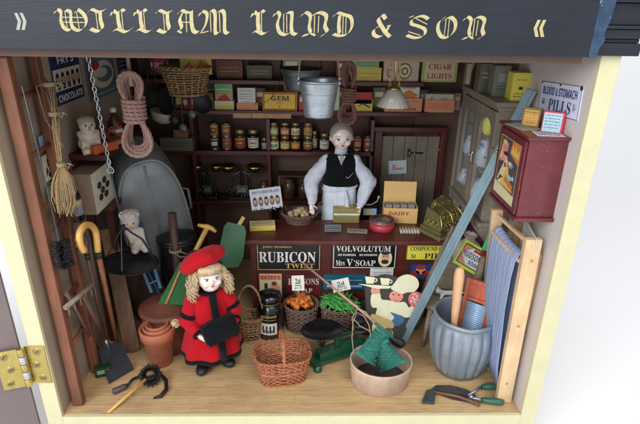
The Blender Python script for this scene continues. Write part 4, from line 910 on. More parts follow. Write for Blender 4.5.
b.obj('carcass', cab)
b = B(); b.box((XF+.5, YA+.42, 17.4), (W-.27, YB2-.42, 17.6), M_taupe); b.obj('inner_shelf', cab)
b = B(); b.box((XF+.5, YA+.42, 20.6), (W-.27, YB2-.42, 20.8), M_taupe); b.obj('inner_shelf', cab)
M_glass = bpy.data.materials.new('pane glass'); M_glass.use_nodes = True
g_ = M_glass.node_tree; pb = g_.nodes['Principled BSDF']; pb.inputs['Base Color'].default_value = (.9, .95, .95, 1); pb.inputs['Roughness'].default_value = .05
pb.inputs['Alpha'].default_value = .07; pb.inputs['Specular IOR Level'].default_value = .2
ym = (YA+YB2)/2
for y0, y1_ in ((YA+.2, ym-.05), (ym+.05, YB2-.2)):
    d = None; b = B(); z0, z1_ = zb+.1, ztp-.85; fw = .85
    outer = [(y0, z0), (y1_, z0), (y1_, z1_), (y0, z1_)]; N = 12; ins = [(y0+fw, z0+fw), (y1_-fw, z0+fw)]; cyy = (y0+y1_)/2; rr = (y1_-y0)/2-fw
    arch = [(cyy+rr*math.cos(PI*i/N), z1_-fw-rr*.75+rr*.75*math.sin(PI*i/N)) for i in range(N+1)]
    b.box((XF-.0, y0, z0), (XF+.3, y0+fw, z1_), M_taupe, bev=.05); b.box((XF, y1_-fw, z0), (XF+.3, y1_, z1_), M_taupe, bev=.05)
    b.box((XF+.01, y0+fw, z0), (XF+.29, y1_-fw, z0+fw), M_taupe, bev=.03)
    # spandrel above the arch
    top = [(p_[0], z1_-.02) for p_ in arch]
    b.loft([[V((XF+.02, p_[0], p_[1])) for p_ in arch], [V((XF+.02, p_[0], p_[1])) for p_ in top]], M_taupe, (False, False), False, closed=False)
    b.loft([[V((XF+.02, p_[0], p_[1])) for p_ in arch], [V((XF+.28, p_[0], p_[1])) for p_ in arch]], M_taupe, (False, False), True, closed=False)
    d = b.obj('door', cab)
    b = B(); b.box((XF+.14, y0+fw-.05, z0+fw-.05), (XF+.17, y1_-fw+.05, z1_-.2), M_glass); b.obj('pane', d)
b = B(); b.tube([(XF-.06, ym-.5, 19.2), (XF-.2, ym-.45, 18.9), (XF-.2, ym-.45, 18.2), (XF-.06, ym-.5, 17.9)], .07, M_chrome, 6); b.ell((XF-.1, ym+.5, 18.5), .12, M_chrome); b.obj('handle', cab)
M_china = checks('blue china', (.25, .35, .55), (.62, .65, .68), 2.2, .3)
def pot(y, z, r, h, m, label, name='china_jar', cat='jar', x=17.25):
    b = B(); b.lathe([(r*.6, 0), (r, h*.15), (r*1.05, h*.5), (r*.75, h*.78), (r*.55, h*.84), (r*.7, h*.88), (r*.6, h*.96), (.02, h)], m, T(x, y, z+.01), 20); b.obj(name, None, (x, y, z), label, cat)
pot(12.4, zb+.36, .75, 2.4, M_china, 'large blue and white china jar at the bottom of the nearer cabinet door')
pot(12.2, 17.61, .7, 2.8, M_china, 'tall blue and white china jar on the middle shelf of the cabinet')
pot(16.9, zb+.36, .6, 2.0, M_china, 'small blue and white china jar behind the farther cabinet door')
pot(16.6, 17.61, .55, 2.1, M_china, 'slim blue and white china jar on the farther middle cabinet shelf')
pot(12.0, 20.81, .55, 2.3, mat('yellow glaze', (.80, .76, .20), .3, var=.05), 'bright yellow bottle on the top shelf of the cabinet', 'yellow_bottle', 'bottle')
# things on the cabinet
def on_cab(x0, y0, x1, y1, Y, d, col, items, label, side=None):
    p = aty(x0, y1, Y); q = aty(x1, y1, Y); t = aty(x0, y0, Y); h = max(1.2, t.z-ztp)
    b = B(); M = T(p.x, Y, ztp+.012) @ rz(-4); w = q.x-p.x
    b.box((0, 0, 0), (w, d, h), col, M, bev=.03); board(b, M @ frame(V((0.02, -.003, 0)), (1, 0, 0), (0, 0, 1)), w-.04, h, col, items, None, th=.002)
    b.obj('carton', None, (p.x, Y, ztp), label, 'carton')
on_cab(510, 73, 529.5, 98, 9.2, 1.5, mat('lemon carton', (.88, .82, .36), .6, var=.04), [('l', .45, .75, .5, .2, K, 1), ('r', .45, .45, .2, .1, K), ('l', .45, .2, .6, .2, K, 2), ('r', .92, .5, .02, 1, OR)], 'lemon yellow carton on the front corner of the glazed cabinet')
on_cab(492, 66, 508, 92, 11.2, 1.6, fl('sage grey', (.45, .47, .42)), [('r', .5, .62, .5, .3, GY), ('l', .5, .3, .6, .2, K, 2)], 'sage grey carton behind the lemon yellow one')
on_cab(478, 64, 489, 88, 13.2, 1.6, fl('dim olive', (.38, .36, .28)), [('l', .5, .6, .6, .3, CR, 2)], 'dim olive carton farthest back on the glazed cabinet')
b = B(); c = aty(472, 84, 15.6); z0 = ztp+.01
ar = [(-1.0+.0, 0), (-.98, 1.4), (-.72, 2.3), (-.3, 2.85), (0, 3.0), (.3, 2.85), (.72, 2.3), (.98, 1.4), (1.0, 0)]; inn = [(x_*.62, z_*.8) for x_, z_ in ar]
b.loft([[V((17.3+x_, y_, z0+z_)) for x_, z_ in L_] for L_, y_ in ((ar, 15.4), (inn, 15.4), (inn, 16.0), (ar, 16.0), (ar, 15.4))], M_iron, (False, False), False, closed=False)
b.obj('arch_frame', None, (17.3, 15.7, ztp), 'small black arched stand on the cabinet top', 'stand')

# ================================================================ dark red picture box on the right wall
bx = 16.15; by0, by1 = 1.15, 6.5; bz0, bz1 = 17.05, 23.35
M_red = mat('worn dark red lacquer', (.40, .17, .19), .32, var=.15, scale=1, chip=(.60, .33, .31), chipamt=.625, chipscale=2.6, bump=.1)
rb = thing('wall_box', 'worn dark red wooden box with a picture panel on the right wall', 'box', (W, 4, bz0))
b = B(); b.box((bx+.1, by0+.1, bz0+.3), (W-.02, by1-.1, bz1-.25), M_red, bev=.04); b.obj('body', rb)
b = B(); b.box((bx-.15, by0-.15, bz1-.24), (W-.02, by1+.1, bz1), M_red, bev=.07); b.obj('top', rb)
b = B(); b.box((bx-.15, by0-.15, bz0), (W-.02, by1+.1, bz0+.29), M_red, bev=.07); b.obj('base', rb)
pw, ph = by1-by0-.5, bz1-bz0-.8
b = B(); Mx = frame(V((bx-.08, by1-.25, bz0+.4)), (0, -1, 0), (0, 0, 1))
b.box((0, 0, -.16), (pw, ph, .0), M_red, Mx, bev=.05)
board(b, Mx @ T(.5, .45, .03), pw-1.0, ph-.9, mat('picture ground', (.30, .30, .34), .35, var=.35, scale=.8),
      [('p', [(0, 0), (1, 0), (1, .16), (0, .20)], CR), ('l', .5, .09, .85, .10, DB, 1), ('p', [(.55, .78), (1, .66), (1, .98), (.6, .98)], OR), ('p', [(.05, .55), (.2, .95), (.42, .9), (.36, .6)], PK),
       ('p', [(.12, .2), (.9, .2), (.62, .42), (.55, .55), (.30, .52), (.28, .36)], YL), ('p', [(.1, .25), (.30, .2), (.50, .62), (.40, .70)], CR, 1), ('e', .34, .66, .10, .07, SK, 2), ('e', .36, .73, .10, .03, K, 3), ('p', [(.45, .3), (.85, .22), (.9, .3), (.5, .40)], OR, 2), ('e', .63, .60, .13, .05, GY, 1), ('e', .63, .62, .07, .03, CR, 2), ('p', [(.60, .80), (.66, .92), (.72, .82), (.80, .94), (.86, .80), (.95, .90), (.95, .76)], YL, 2), ('p', [(.08, .60), (.14, .86), (.18, .62)], CR, 1), ('e', .75, .48, .10, .05, BR, 1), ('p', [(.15, .22), (.40, .34), (.22, .34)], BR, 4), ('p', [(.62, .34), (.9, .40), (.8, .5), (.66, .46)], LB, 1), ('l', .5, .02, .9, .03, RD, 1), ('p', [(.36, .50), (.46, .52), (.44, .60), (.36, .58)], RD, 4), ('e', .24, .90, .10, .04, YL, 1)], GO, .05, th=.03)
b.obj('picture_panel', rb)
b = B(); b.ell((bx-.25, by1-.55, bz0+3.9), .13, M_brass, n=10, k=8); b.tube([(bx-.2, by1-.5, bz0+3.9), (bx-.45, by1+.1, bz0+4.1)], .04, M_brass, 5); b.obj('catch', rb)
# cards and tins on the box
zt3 = bz1+.012
b = B(); board(b, T(bx+.2, 3.0, zt3) @ rz(12), 1.7, 2.3, fl('sage card', (.66, .68, .58)), [('l', .5, .5, .8, .7, BL, 5)], None, th=.02); b.obj('playing_card', None, (bx+.9, 3.5, zt3), 'sage green printed card lying on the red wall box, farther one', 'card')
b = B(); board(b, T(bx+.6, 1.35, zt3+.02) @ rz(-6), 1.9, 1.5, fl('lilac card', (.80, .76, .82)), [('l', .5, .5, .8, .7, K, 5)], None, th=.02); b.obj('playing_card', None, (bx+1.4, 2.0, zt3), 'lilac white printed card lying nearest the front of the red box', 'card')
def tinX(x0, y0, x1, y1, X_, d, col, items, label, tilt=-8, sidecol=None):
    pass
p = atz(534, 124, bz1); b = B(); M = T(17.35, 4.2, zt3) @ rz(-38) @ rx(-6) @ Matrix.Scale(.84, 4)
b.box((-.75, 0, 0), (.75, .75, 1.65), fl('olive tin', (.45, .45, .30)), M, bev=.08); board(b, M @ frame(V((-.7, -.005, .05)), (1, 0, 0), (0, 0, 1)), 1.4, 1.5, fl('ochre', (.80, .58, .22)), [('l', .5, .8, .8, .16, DG, 1), ('l', .5, .5, .8, .3, CR, 2), ('l', .5, .2, .6, .12, DB, 1)], DG, .05, th=.002)
b.obj('small_tin', None, (17.1, 4.5, zt3), 'olive tin with ochre face on the red wall box below the pills sign', 'tin')
M = T(18.1, 2.3, zt3) @ rz(-32) @ rx(-5) @ Matrix.Scale(.84, 4); b = B()
b.box((-.85, 0, 0), (.85, .8, 1.75), mat('crimson tin', (.80, .18, .28), .4), M, bev=.12); board(b, M @ frame(V((-.76, -.005, .08)), (1, 0, 0), (0, 0, 1)), 1.42, 1.55, fl('powder blue', (.66, .78, .82)), [('l', .5, .55, .85, .8, BL, 5)], None, th=.003)
b.obj('small_tin', None, (18.1, 2.7, zt3), 'crimson tin with powder blue face at the front of the red wall box', 'tin')
# pills sign on the wall
xs = W-.06; a_ = atx(538, 112, xs); c_ = atx(579, 120, xs); t_ = atx(544, 84, xs)
b, M, w, h = pxboard(V((xs, 6.75, 24.1)), V((xs, .75, 24.55)), V((xs, 6.8, 26.35)), mat('sign enamel white', (.84, .85, .92), .25, var=.04, chip=(.45, .42, .50), chipamt=.72),
    [('t', 'BLOOD & STOMACH', .5, .72, .84, .26, BL, 'sans'), ('t', 'PILLS', .55, .30, .54, .36, BL, 'serif'), ('t', '6d', .13, .36, .07, .2, BL, 'serif'), ('t', '1/-', .9, .36, .07, .2, BL, 'serif'), ('e', .02, .06, .012, .03, DB), ('e', .98, .94, .03, .07, DB), ('e', .03, .95, .012, .03, DB), ('e', .5, .95, .02, .04, DB)], BL, .04)
b.obj('enamel_sign', None, (xs, 3.7, 24.2), 'white enamel pills sign with dark blue letters on the right wall', 'sign')

# ================================================================ long blue post leaning across
p0 = V((10.5, 9.0, .1)); p1 = V((18.45, 7.3, 25.6)); M = along(p0, p1, (0, 1, 0))
M_bluep = wood('pale blue painted wood', (.46, .56, .60), (.51, .61, .65), 'z', .8, .45, 9, .08, marks=.2)
b = B(); L = (p1-p0).length
b.box((-.42, -.2, 0), (.42, .2, L), M_bluep, M @ rz(-25), bev=.05); b.box((-.12, -.27, .02), (.12, -.2, L-.02), M_bluep, M @ rz(-25), bev=.02); b.box((-.12, .2, .02), (.12, .27, L-.02), M_bluep, M @ rz(-25), bev=.02)
bp = b.obj('blue_post', None, p0, 'long pale blue wooden post leaning from the floor up to the right wall', 'post')

# ================================================================ folded deck chair on the right
dc = thing('deck_chair', 'folded pine deck chair with blue striped canvas leaning on the right wall', 'deck chair', (18.2, 4, 0))
def bar(b, p, q, wx, wy, m, up=(1, 0, 0), bev=.05):
    M = along(p, q, up); L = (V(q)-V(p)).length; b.box((-wx/2, -wy/2, 0), (wx/2, wy/2, L), m, M, bev=bev); return b
f1b = V((18.0, 1.25, .05)); f1t = V((17.85, 1.3, 15.6)); r1b = V((17.9, 6.6, .05)); r1t = V((16.9, 6.4, 15.9))
b = bar(B(), f1b, f1t, 1.25, .55, M_pine, (0, 1, 0)); 
for z in (2.2, 8, 13.9): b.lathe([(.11, 0), (.09, .03), (.01, .03)], M_brass, T(17.9, .95, z) @ rx(90), 10)
b.obj('rail', dc)
b = bar(B(), r1b, r1t, .9, .5, M_pine, (0, 1, 0)); b.obj('rail', dc)
b = bar(B(), V((17.82, 1.6, 15.0)), V((16.95, 6.1, 15.4)), .28, .28, M_pine); b.obj('crossbar', dc)
b = bar(B(), V((17.95, 1.6, .8)), V((17.85, 6.3, .8)), .3, .3, M_pine); b.obj('crossbar', dc)
b = bar(B(), V((18.55, 1.7, 4.2)), V((18.6, 1.5, 14.2)), .5, .35, M_tan, (0, 1, 0)); b.obj('support_arm', dc)
b = bar(B(), V((18.55, 5.9, 3.2)), V((18.6, 5.7, 15.0)), .5, .35, M_tan, (0, 1, 0)); b.obj('support_arm', dc)
b = bar(B(), V((17.35, 1.6, 13.5)), V((16.7, 6.1, 13.9)), .3, .3, M_pine); b.obj('crossbar', dc)
M_canv = stripe('striped canvas', [(0, (.66, .73, .86)), (.20, (.46, .50, .68)), (.27, (.72, .79, .90)), (.48, (.62, .52, .66)), (.54, (.70, .77, .89)), (.78, (.44, .50, .70)), (.86, (.72, .79, .90))], 'y', 1.15)
b = B(); rings = []
prof = [(.15, .9), (-.15, 3), (-.35, 6), (-.45, 9), (-.5, 12), (-.45, 13.3), (-.2, 14.0), (.15, 14.15), (.45, 13.8), (.5, 12), (.5, 8), (.45, 4), (.35, .9)]
ny = 18
for k, (dx, z) in enumerate(prof):
    rings.append([V((17.5-.11*(1.9+4.0*i/ny-2)*(z/14)+dx+.03*math.sin(i*2.1+z*.5), 1.85+4.2*i/ny+.06*math.sin(z*.8), z-(.25*math.sin(PI*i/ny) if z > 12 else 0)+.02*i)) for i in range(ny+1)])
b.loft(rings, M_canv, (False, False), True, closed=False); cv = b.obj('canvas', dc)
sd = cv.modifiers.new('s', 'SOLIDIFY'); sd.thickness = .0006
# folded sheet under the red box
b = B(); board(b, frame(V((18.75, 4.6, 14.3)), (-.12, -1, -.12), (-.22, 0, 1)), 3.6, 1.9, fl('worn leaflet', (.80, .80, .74)), [('l', .4, .55, .55, .7, fl('grey green', (.50, .56, .50)), 6), ('e', .78, .6, .12, .2, fl('grey green', (.50, .56, .50)))], None, th=.05)
b.obj('leaflet', None, (18.7, 3.2, 14.3), 'pale printed leaflet tucked behind the deck chair under the red box', 'leaflet')

# ================================================================ grey ribbed dolly tub with its contents
tc_ = V((15.3, 5.75, 0)); tub = thing('ribbed_tub', 'grey ribbed barrel tub standing at the right of the floor', 'tub', tc_)
M_zinc = mat('zinc grey', (.54, .58, .625), .40, .3, var=.09, scale=.9, bump=.12)
b = B(); rings = []; n = 160
def tubr(z): t = z/6.2; return 1.95+1.02*math.sin(PI*(t*.66+.06))**1.2-.12*t
for z in [0, .12, .3, .45, .8, 1.3, 2, 2.8, 3.6, 4.3, 4.9, 5.3, 5.55, 5.7]:
    amt = .055*max(0, min(1, (z-.3)/.5))*max(0, min(1, (5.5-z)/.4))
    rings.append([V(((tubr(z)*(1+amt*(abs(math.cos(9*a))**.6*2-1))*math.cos(a)), tubr(z)*(1+amt*(abs(math.cos(9*a))**.6*2-1))*math.sin(a), z)) for a in [2*PI*j/n for j in range(n)]])
for rr, z in ((tubr(5.7)+.10, 5.75), (tubr(5.7)+.14, 5.9), (tubr(5.7)+.08, 6.1), (tubr(5.7)-.06, 6.12), (tubr(5.7)-.12, 6.0), (tubr(5.7)-.14, 5.6), (2.75, 4), (2.2, .2)): rings.append([V((rr*math.cos(a), rr*math.sin(a), z)) for a in [2*PI*j/n for j in range(n)]])
b.loft(rings, M_zinc, M=T(tc_)); wob(b, .05, .7, 3); b.obj('body', tub)
p0 = V((14.3, 5.0, .4)); p1 = aty(460, 268, 4.6); M = along(p0, p1); L = (p1-p0).length; b = B()
b.lathe([(.28, 0), (.30, L*.5), (.36, L*.62), (.42, L*.86), (.44, L*.94), (.34, L*.99), (.1, L+.05)], mat('pale maple', (.85, .67, .50), .5, var=.06, scale=2), M, 20)
b.obj('copper_stick', None, p0, 'pale round wooden stick standing in the grey ribbed tub', 'stick')
# washboard
wb = thing('washboard', 'small washboard with orange wood frame and blue panel in the tub', 'washboard', (15.6, 5.2, .6))
p = aty(476, 331, 4.0); q = aty(494, 341, 3.8); tt = aty(488, 276, 5.4)
M = frame(V((14.6, 5.9, .9)), V((.78, -.62, 0)), V((1.55, .5, 8.2))); w = 2.5; h = 8.2; MW = wood('orange washboard wood', (.70, .32, .22), (.80, .42, .30), 'z', 1.2, .5, 6, .15)
b = B(); b.box((0, 0, -.4), (.32, h, 0), MW, M, bev=.04); b.box((w-.32, 0, -.4), (w, h, 0), MW, M, bev=.04); b.box((.33, h-.4, -.4), (w-.33, h, 0), MW, M, bev=.04)
b.box((.33, h-1.7, -.35), (w-.33, h-.41, -.12), MW, M, bev=.03); b.box((.33, h-2.0, -.4), (w-.33, h-1.71, 0), MW, M, bev=.03); b.box((.33, 0, -.4), (w-.33, .4, 0), MW, M, bev=.03)
for i in range(5): b.box((w+.002, h-.3-i*.22, -.36), (w+.04, h-.2-i*.22, -.04), DB, M)
b.obj('frame', wb)
b = B(); mb = mat('washboard blue', (.66, .77, .88), .35, .2, var=.05)
for i in range(28): b.tube([(.34, .5+i*.2, -.2), (w-.34, .5+i*.2, -.2)], .11, mb, 8, M=M)
b.obj('ribbed_panel', wb)

# ================================================================ leaning soap sign on a wooden stool with other odds
st = thing('rustic_stool', 'worn grey brown wooden stool behind the ribbed tub', 'stool', (14.6, 10.6, 0))
M_old = wood('weathered wood', (.48, .42, .35), (.60, .54, .46), 'x', 1.2, .7, 7, .3)
b = B(); b.lathe([(1.9, 0), (2.0, .1), (2.0, .42), (1.9, .5), (.01, .5)], M_old, T(14.2, 10.6, 4.0), 36); b.obj('seat', st)
for sx, sy in ((-1, -1), (1, -1), (-1, 1), (1, 1)): b = B(); b.cyl((14.2+sx*1.6, 10.2+sy*1.5, 0), (14.2+sx*1.1, 10.2+sy*1.0, 4.0), .2, M_old, .26); b.obj('leg', st)
# white cat figure lying on the stool
b = B(); cc = V((15.3, 10.6, 4.55)); m = mat('white enamel', (.86, .86, .86), .3, var=.03)
capsule(b, cc+V((-.8, 0, .55)), cc+V((.8, .1, .45)), .25, .29, m); b.ell(cc+V((-1.25, -.1, .85)), (.33, .28, .28), m); capsule(b, cc+V((-.8, 0, .6)), cc+V((-1.15, -.1, .8)), .26, .24, m)
for s in (-1, 1): b.lathe([(.12, 0), (.02, .3)], m, T(cc+V((-1.3, -.1+s*.16, 1.05))), 8)
for x_, y_ in ((-.75, -.3), (-.6, .3), (.7, -.25), (.85, .35)): capsule(b, cc+V((x_, y_*.6, .4)), cc+V((x_-.25, y_, .06)), .15, .11, m)
tb_ = [cc+V(p_) for p_ in ((1.0, .1, .5), (1.5, .1, .45), (1.9, .0, .2), (2.2, -.1, .12))]
for i in range(3): capsule(b, tb_[i], tb_[i+1], .13-.02*i, .11-.02*i, m)
ob = organic(b, .07, 3, m); ob.ell(cc+V((-1.52, -.26, .92)), .045, K, n=8, k=6); ob.ell(cc+V((-1.52, .02, .92)), .045, K, n=8, k=6); ob.obj('cat_figurine', None, cc, 'small white cat figurine crawling on the weathered stool', 'figurine')
p = aty(455, 262, 10.2); q = aty(480, 277, 9.6); t = aty(463, 238, 10.8)
b, M, w, h = pxboard(aty(452.5, 262, 10.2), aty(477, 276.5, 9.7), aty(463, 237, 11.0), mat('soap sign yellow green', (.80, .86, .28), .3, var=.05), [('r', .5, .5, .86, .78, DG), ('r', .5, .5, .80, .70, Wt, 1), ('p', [(.08, .52), (.4, .84), (.1, .84)], PK, 2), ('p', [(.1, .16), (.42, .16), (.1, .5)], PK, 2), ('t', 'HUDSONS', .52, .55, .78, .22, BL, 'sans', 4), ('t', 'SOAP', .66, .30, .40, .16, BL, 'sans', 4), ('l', .5, .9, .7, .08, K, 1), ('r', .6, .78, .3, .10, RD, 3)], None, .1)
b.obj('enamel_sign', None, p, 'tilted yellow and white soap sign with blue letters leaning behind the tub', 'sign')
b = B(); b.box((0, 0, 0), (3.6, 3.0, 4.2), M_old, T(14.4, 12.4, 4.56) @ rz(-18), bev=.06); b.box((.3, -.03, .4), (3.3, -.01, 3.8), M_old, T(14.4, 12.4, 4.56) @ rz(-18)); b.obj('wooden_crate', None, (15.5, 12, 4.55), 'weathered wooden crate behind the tilted yellow soap sign', 'crate')
c = V((16.9, 11.9, 8.9)); b = B(); b.ell(c, (1.5, 1.3, 1.5), mat('sacking cream', (.72, .66, .62), .9, var=.08, scale=2, bump=.4)); b.lathe([(.55, 0), (.45, .35), (.8, .8), (.7, .85), (.4, .4)], MATS['sacking cream'], T(c+V((.1, 0, 1.3))), 20)
o_ = organic(b, .12, 5, MATS['sacking cream']); o_.obj('flour_sack', None, c, 'plump cream sack behind the leaning soap sign below the cabinet', 'sack')
p0 = V((15.4, 7.9, .1)); p1 = aty(491, 241, 8.6); b = B(); b.cyl(p0, p1, .36, M_old, .42); b.lathe([(.3, 0), (.36, .03), (.3, .06)], M_iron, along(p1, p1+(p1-p0)), 14)
b.obj('grey_pole', None, p0, 'short thick grey wooden pole leaning beside the tilted soap sign', 'pole')
p0 = V((12.0, 12.9, .1)); p1 = aty(453.5, 226, 12.3); b = B(); b.cyl(p0, p1, .26, M_old, .2); b.obj('thin_stake', None, p0, 'thin weathered stake standing against the counter behind the blue post', 'stake')
c = V((17.3, 7.9, 12.2)); b = B(); b.box((-.35, -.1, -1.0), (.35, .12, .9), mat('mint green', (.28, .66, .48), .5), T(c) @ ry(14), bev=.05); b.box((-.3, -.13, -1.6), (.3, .13, -1.0), fl('berry', (.45, .12, .18)), T(c) @ ry(14), bev=.05); b.tube([c+V((-.0, 0, -1.5)), V((17.1, 7.9, .1))], .12, M_iron, 8)
b.obj('green_brush', None, (17.1, 7.9, 0), 'mint green headed brush on a dark stick behind the deck chair', 'brush')

# ================================================================ shears and hatchet in front
sh = thing('garden_shears', 'garden shears with green wooden grips lying by the tub', 'shears', (15.5, 1.8, 0)); zf = .05
def flat(pts, z0, z1, m, b=None): b = b or B(); b.poly([(p_.x, p_.y) for p_ in pts], z0, z1, m); return b
M_blade = mat('rusty blade', (.34, .32, .31), .4, .6, var=.3, scale=2, chip=(.45, .30, .22), chipamt=.62)
P = lambda x, y: atz(x, y, .2)
b = flat([P(431, 390), P(445, 393), P(461, 395), P(474, 399), P(476, 396), P(466, 390), P(450, 386), P(436, 386)], .2, .32, M_blade); b.obj('blade', sh)
b = flat([P(436, 392.5), P(452, 398), P(470, 401.5), P(474, 399), P(470, 397), P(456, 394), P(440, 391)], .04, .18, M_blade); b.obj('blade', sh)
for (a_, c_, d_) in ((P(468, 396), P(482, 388), P(504, 387.5)), (P(468, 398), P(482, 401), P(504, 404))):
    a_.z = .28; c_.z = .34; d_.z = .36
    b = B(); b.tube([a_, a_.lerp(c_, .6)+V((0, 0, .02)), c_], [.1, .12, .13], M_steel, 8); M = along(c_, d_); L = (d_-c_).length
    b.lathe([(.22, -.02), (.24, .12), (.2, .16), (.27, .25), (.29, L*.7), (.25, L-.12), (.1, L)], mat('green grip', (.16, .36, .30), .4, var=.15, scale=3), M, 16); b.obj('handle', sh)
b = B(); b.lathe([(.18, 0), (.18, .1), (.05, .14)], M_chrome, T(P(471, 397.5)+V((0, 0, .12))), 14); b.obj('pivot', sh)
hx_ = thing('hatchet', 'small hatchet with dark blade and brown handle lying at the front edge', 'hatchet', P(432, 396))
b = flat([P(422, 402), P(434.5, 403), P(436, 392), P(432.5, 389.5), P(426.5, 390.5)], .02, .3, M_steeld); b.obj('blade', hx_)
a_ = P(433, 392); a_.z = .22; c_ = P(455, 396.5); c_.z = .3; d_ = P(480, 405); d_.z = .25; b = B(); b.tube([a_, c_, (c_+d_)/2+V((0, .06, 0)), d_], [.13, .14, .14, .2], wood('hatchet handle', (.40, .27, .20), (.52, .36, .27), 'x', 2, .5, 8), 9); b.obj('handle', hx_)
# ================================================================ left wall: ladder, posters, hanging tools
XW = -W
ld = thing('wooden_ladder', 'orange brown wooden ladder standing against the left wall', 'ladder', (-18.3, 3, 0))
b = B(); b.box((-18.6, .75, .02), (-17.75, 1.45, 28.2), M_orng, bev=.15); b.obj('rail', ld)
b = B(); b.box((-18.7, 4.75, .02), (-18.0, 5.4, 28.2), M_orng, bev=.15); b.obj('rail', ld)
for z in (25.4, 21.4, 17.4, 13.4, 9.4, 5.4):
    b = B(); b.cyl((-18.25, 1.45, z), (-18.35, 4.76, z+.1), .2, M_orng); b.obj('rung', ld)
def wallboard(px, bg, items, label, border=None, X_=XW+.07, name='enamel_sign', cat='sign', bw=.1, tilt=0):
    a = atx(px[0], px[1], X_); c = atx(px[2], px[3], X_); t = atx(px[4], px[5], X_)     # BL BR TL
    c.z = a.z; t.y = a.y
    if tilt: c.z += tilt
    b, M, w, h = pxboard(a, c, t, bg, items, border, bw); return b.obj(name, None, (a+c)/2, label, cat)
navy = mat('sign navy', (.17, .19, .34), .35, var=.12, chip=(.40, .36, .36), chipamt=.7)
fit = []
for i in range(5):
    cx = .14+.18*i; fit += [('e', cx, .47, .07, .17, fl('sepia', (.40, .32, .28)), 2), ('e', cx, .50, .045, .09, fl('face sepia', (.70, .56, .48)), 3), ('e', cx, .585, .05, .045, K, 4), ('p', [(cx-.05, .31), (cx+.05, .31), (cx+.03, .40), (cx-.03, .40)], DB, 3)]
wallboard((58, 107, 85, 97, 45, 56), navy, [('t', "FRY'S", .5, .87, .56, .15, Wt, 'sans'), ('r', .5, .49, .94, .42, fl('bone', (.78, .76, .68)), 1), ('t', 'CHOCOLATE', .5, .13, .86, .14, Wt, 'sans')]+fit, 'navy blue enamel chocolate sign with five portraits on the left wall')
wallboard((90, 103, 118, 92, 82, 60), fl('sea grey', (.36, .42, .44)), [('e', .55, .55, .38, .34, fl('bone', (.78, .76, .68))), ('e', .60, .55, .28, .20, fl('sea grey', (.36, .42, .44)), 1), ('e', .5, .60, .2, .12, fl('bone', (.78, .76, .68)), 2), ('r', .12, .5, .12, .8, BR), ('e', .3, .8, .16, .1, RD, 2), ('l', .5, .1, .8, .1, Wt, 1)], 'grey picture sign with pale swirling shape right of the chocolate sign')
wallboard((121, 90, 131, 84, 113, 58), navy, [('l', .5, .7, .7, .4, Wt, 3), ('e', .5, .3, .3, .15, CR)], 'small dark blue sign in the shadow behind the pink rope')
wallboard((42, 151, 47, 148, 37, 138), LB, [('l', .5, .5, .7, .6, Wt, 2)], 'tiny pale blue card between the ladder rungs', None, -18.75, 'wall_card', 'card')
wallboard((47, 182, 54, 178, 41, 157), fl('bone', (.78, .76, .68)), [('p', [(.1, .2), (.5, .35), (.3, .55)], K), ('p', [(.5, .5), (.9, .6), (.5, .85)], K), ('e', .6, .2, .2, .1, K)], 'small black and white card between the ladder rungs', None, -18.75, 'wall_card', 'card')
wallboard((50, 203, 56, 199, 45, 190), fl('grey green', (.50, .56, .50)), [('l', .5, .5, .7, .5, Wt, 2)], 'small grey green card low between the ladder rungs', None, -18.75, 'wall_card', 'card')
# flue brush
a = atx(22, 86, -17.3); c = atx(59, 241, -17.0); d = atx(66, 268, -16.9)
fb = thing('flue_brush', 'thin wire handled black bristle brush hanging on the ladder', 'brush', a)
b = B(); b.tube([a+V((-.9, .1, -.1)), a, a.lerp(c, .5)+V((.05, 0, 0)), c, d], .045, M_steeld, 6); b.obj('wire', fb)
b = B(); ax = (d-c).normalized(); 
for i in range(420):
    k = random.random(); o = c.lerp(d, k); v = V((random.gauss(0, 1), random.gauss(0, 1), random.gauss(0, .25))); v = (v-ax*v.dot(ax)).normalized()
    b.tube([o, o+v*random.uniform(.55, .72)+V((0, 0, -.05))], .022, M_iron, 3)
b.obj('bristles', fb)
# besom of straw
a = atx(50, 90, -17.0); k1 = atx(61, 166, -16.4); e0 = atx(66, 213, -16.0)
bs = thing('straw_besom', 'pale straw besom tied with string hanging head down by the ladder', 'besom', a)
b = B()
for i in range(26):
    j = lambda s: V((random.uniform(-s, s), random.uniform(-s, s), 0)); b.tube([a+j(.35)+V((0, 0, random.uniform(-1, 1.2))), a.lerp(k1, .5)+j(.22), k1+j(.14)], .05, M_straw, 4)
b.obj('stick', bs)
b = B()
for i in range(70):
    an = random.uniform(0, 2*PI); s = random.random()**.5; o = V((math.cos(an), math.sin(an), 0)); L = random.uniform(.75, 1.05)
    b.tube([k1+o*.15*s, k1.lerp(e0, .35*L)+o*.68*s, k1.lerp(e0, .72*L)+o*.82*s, k1.lerp(e0, L)+o*(.55*s)+V((random.uniform(-.2, .2), random.uniform(-.2, .2), 0))], [.05, .04, .035, .03], M_straw, 4)
b.obj('straw_head', bs)
b = B()
for p_, r_ in ((k1, .24), (a.lerp(k1, .33), .30), (a+V((0, 0, .3)), .4)):
    for q in range(3): b.tube([p_+V((r_*math.cos(t), r_*math.sin(t), q*.09)) for t in [2*PI*j/12 for j in range(12)]], .05, M_string, 5, True)
    for s in (-1, 1): b.tube([p_+V((r_, 0, .1)), p_+V((r_+.3, s*.15, .15*s)), p_+V((r_+.55, s*.2, .1-.15*s))], .028, M_string, 5)
b.tube([a+V((-.1, -.2, .5)), a+V((-.7, -.4, .3)), a+V((-.5, -.4, -2)), a+V((.1, -.3, -3.4)), a+V((.3, -.3, -4.0))], .05, M_string, 5)
b.obj('string', bs)
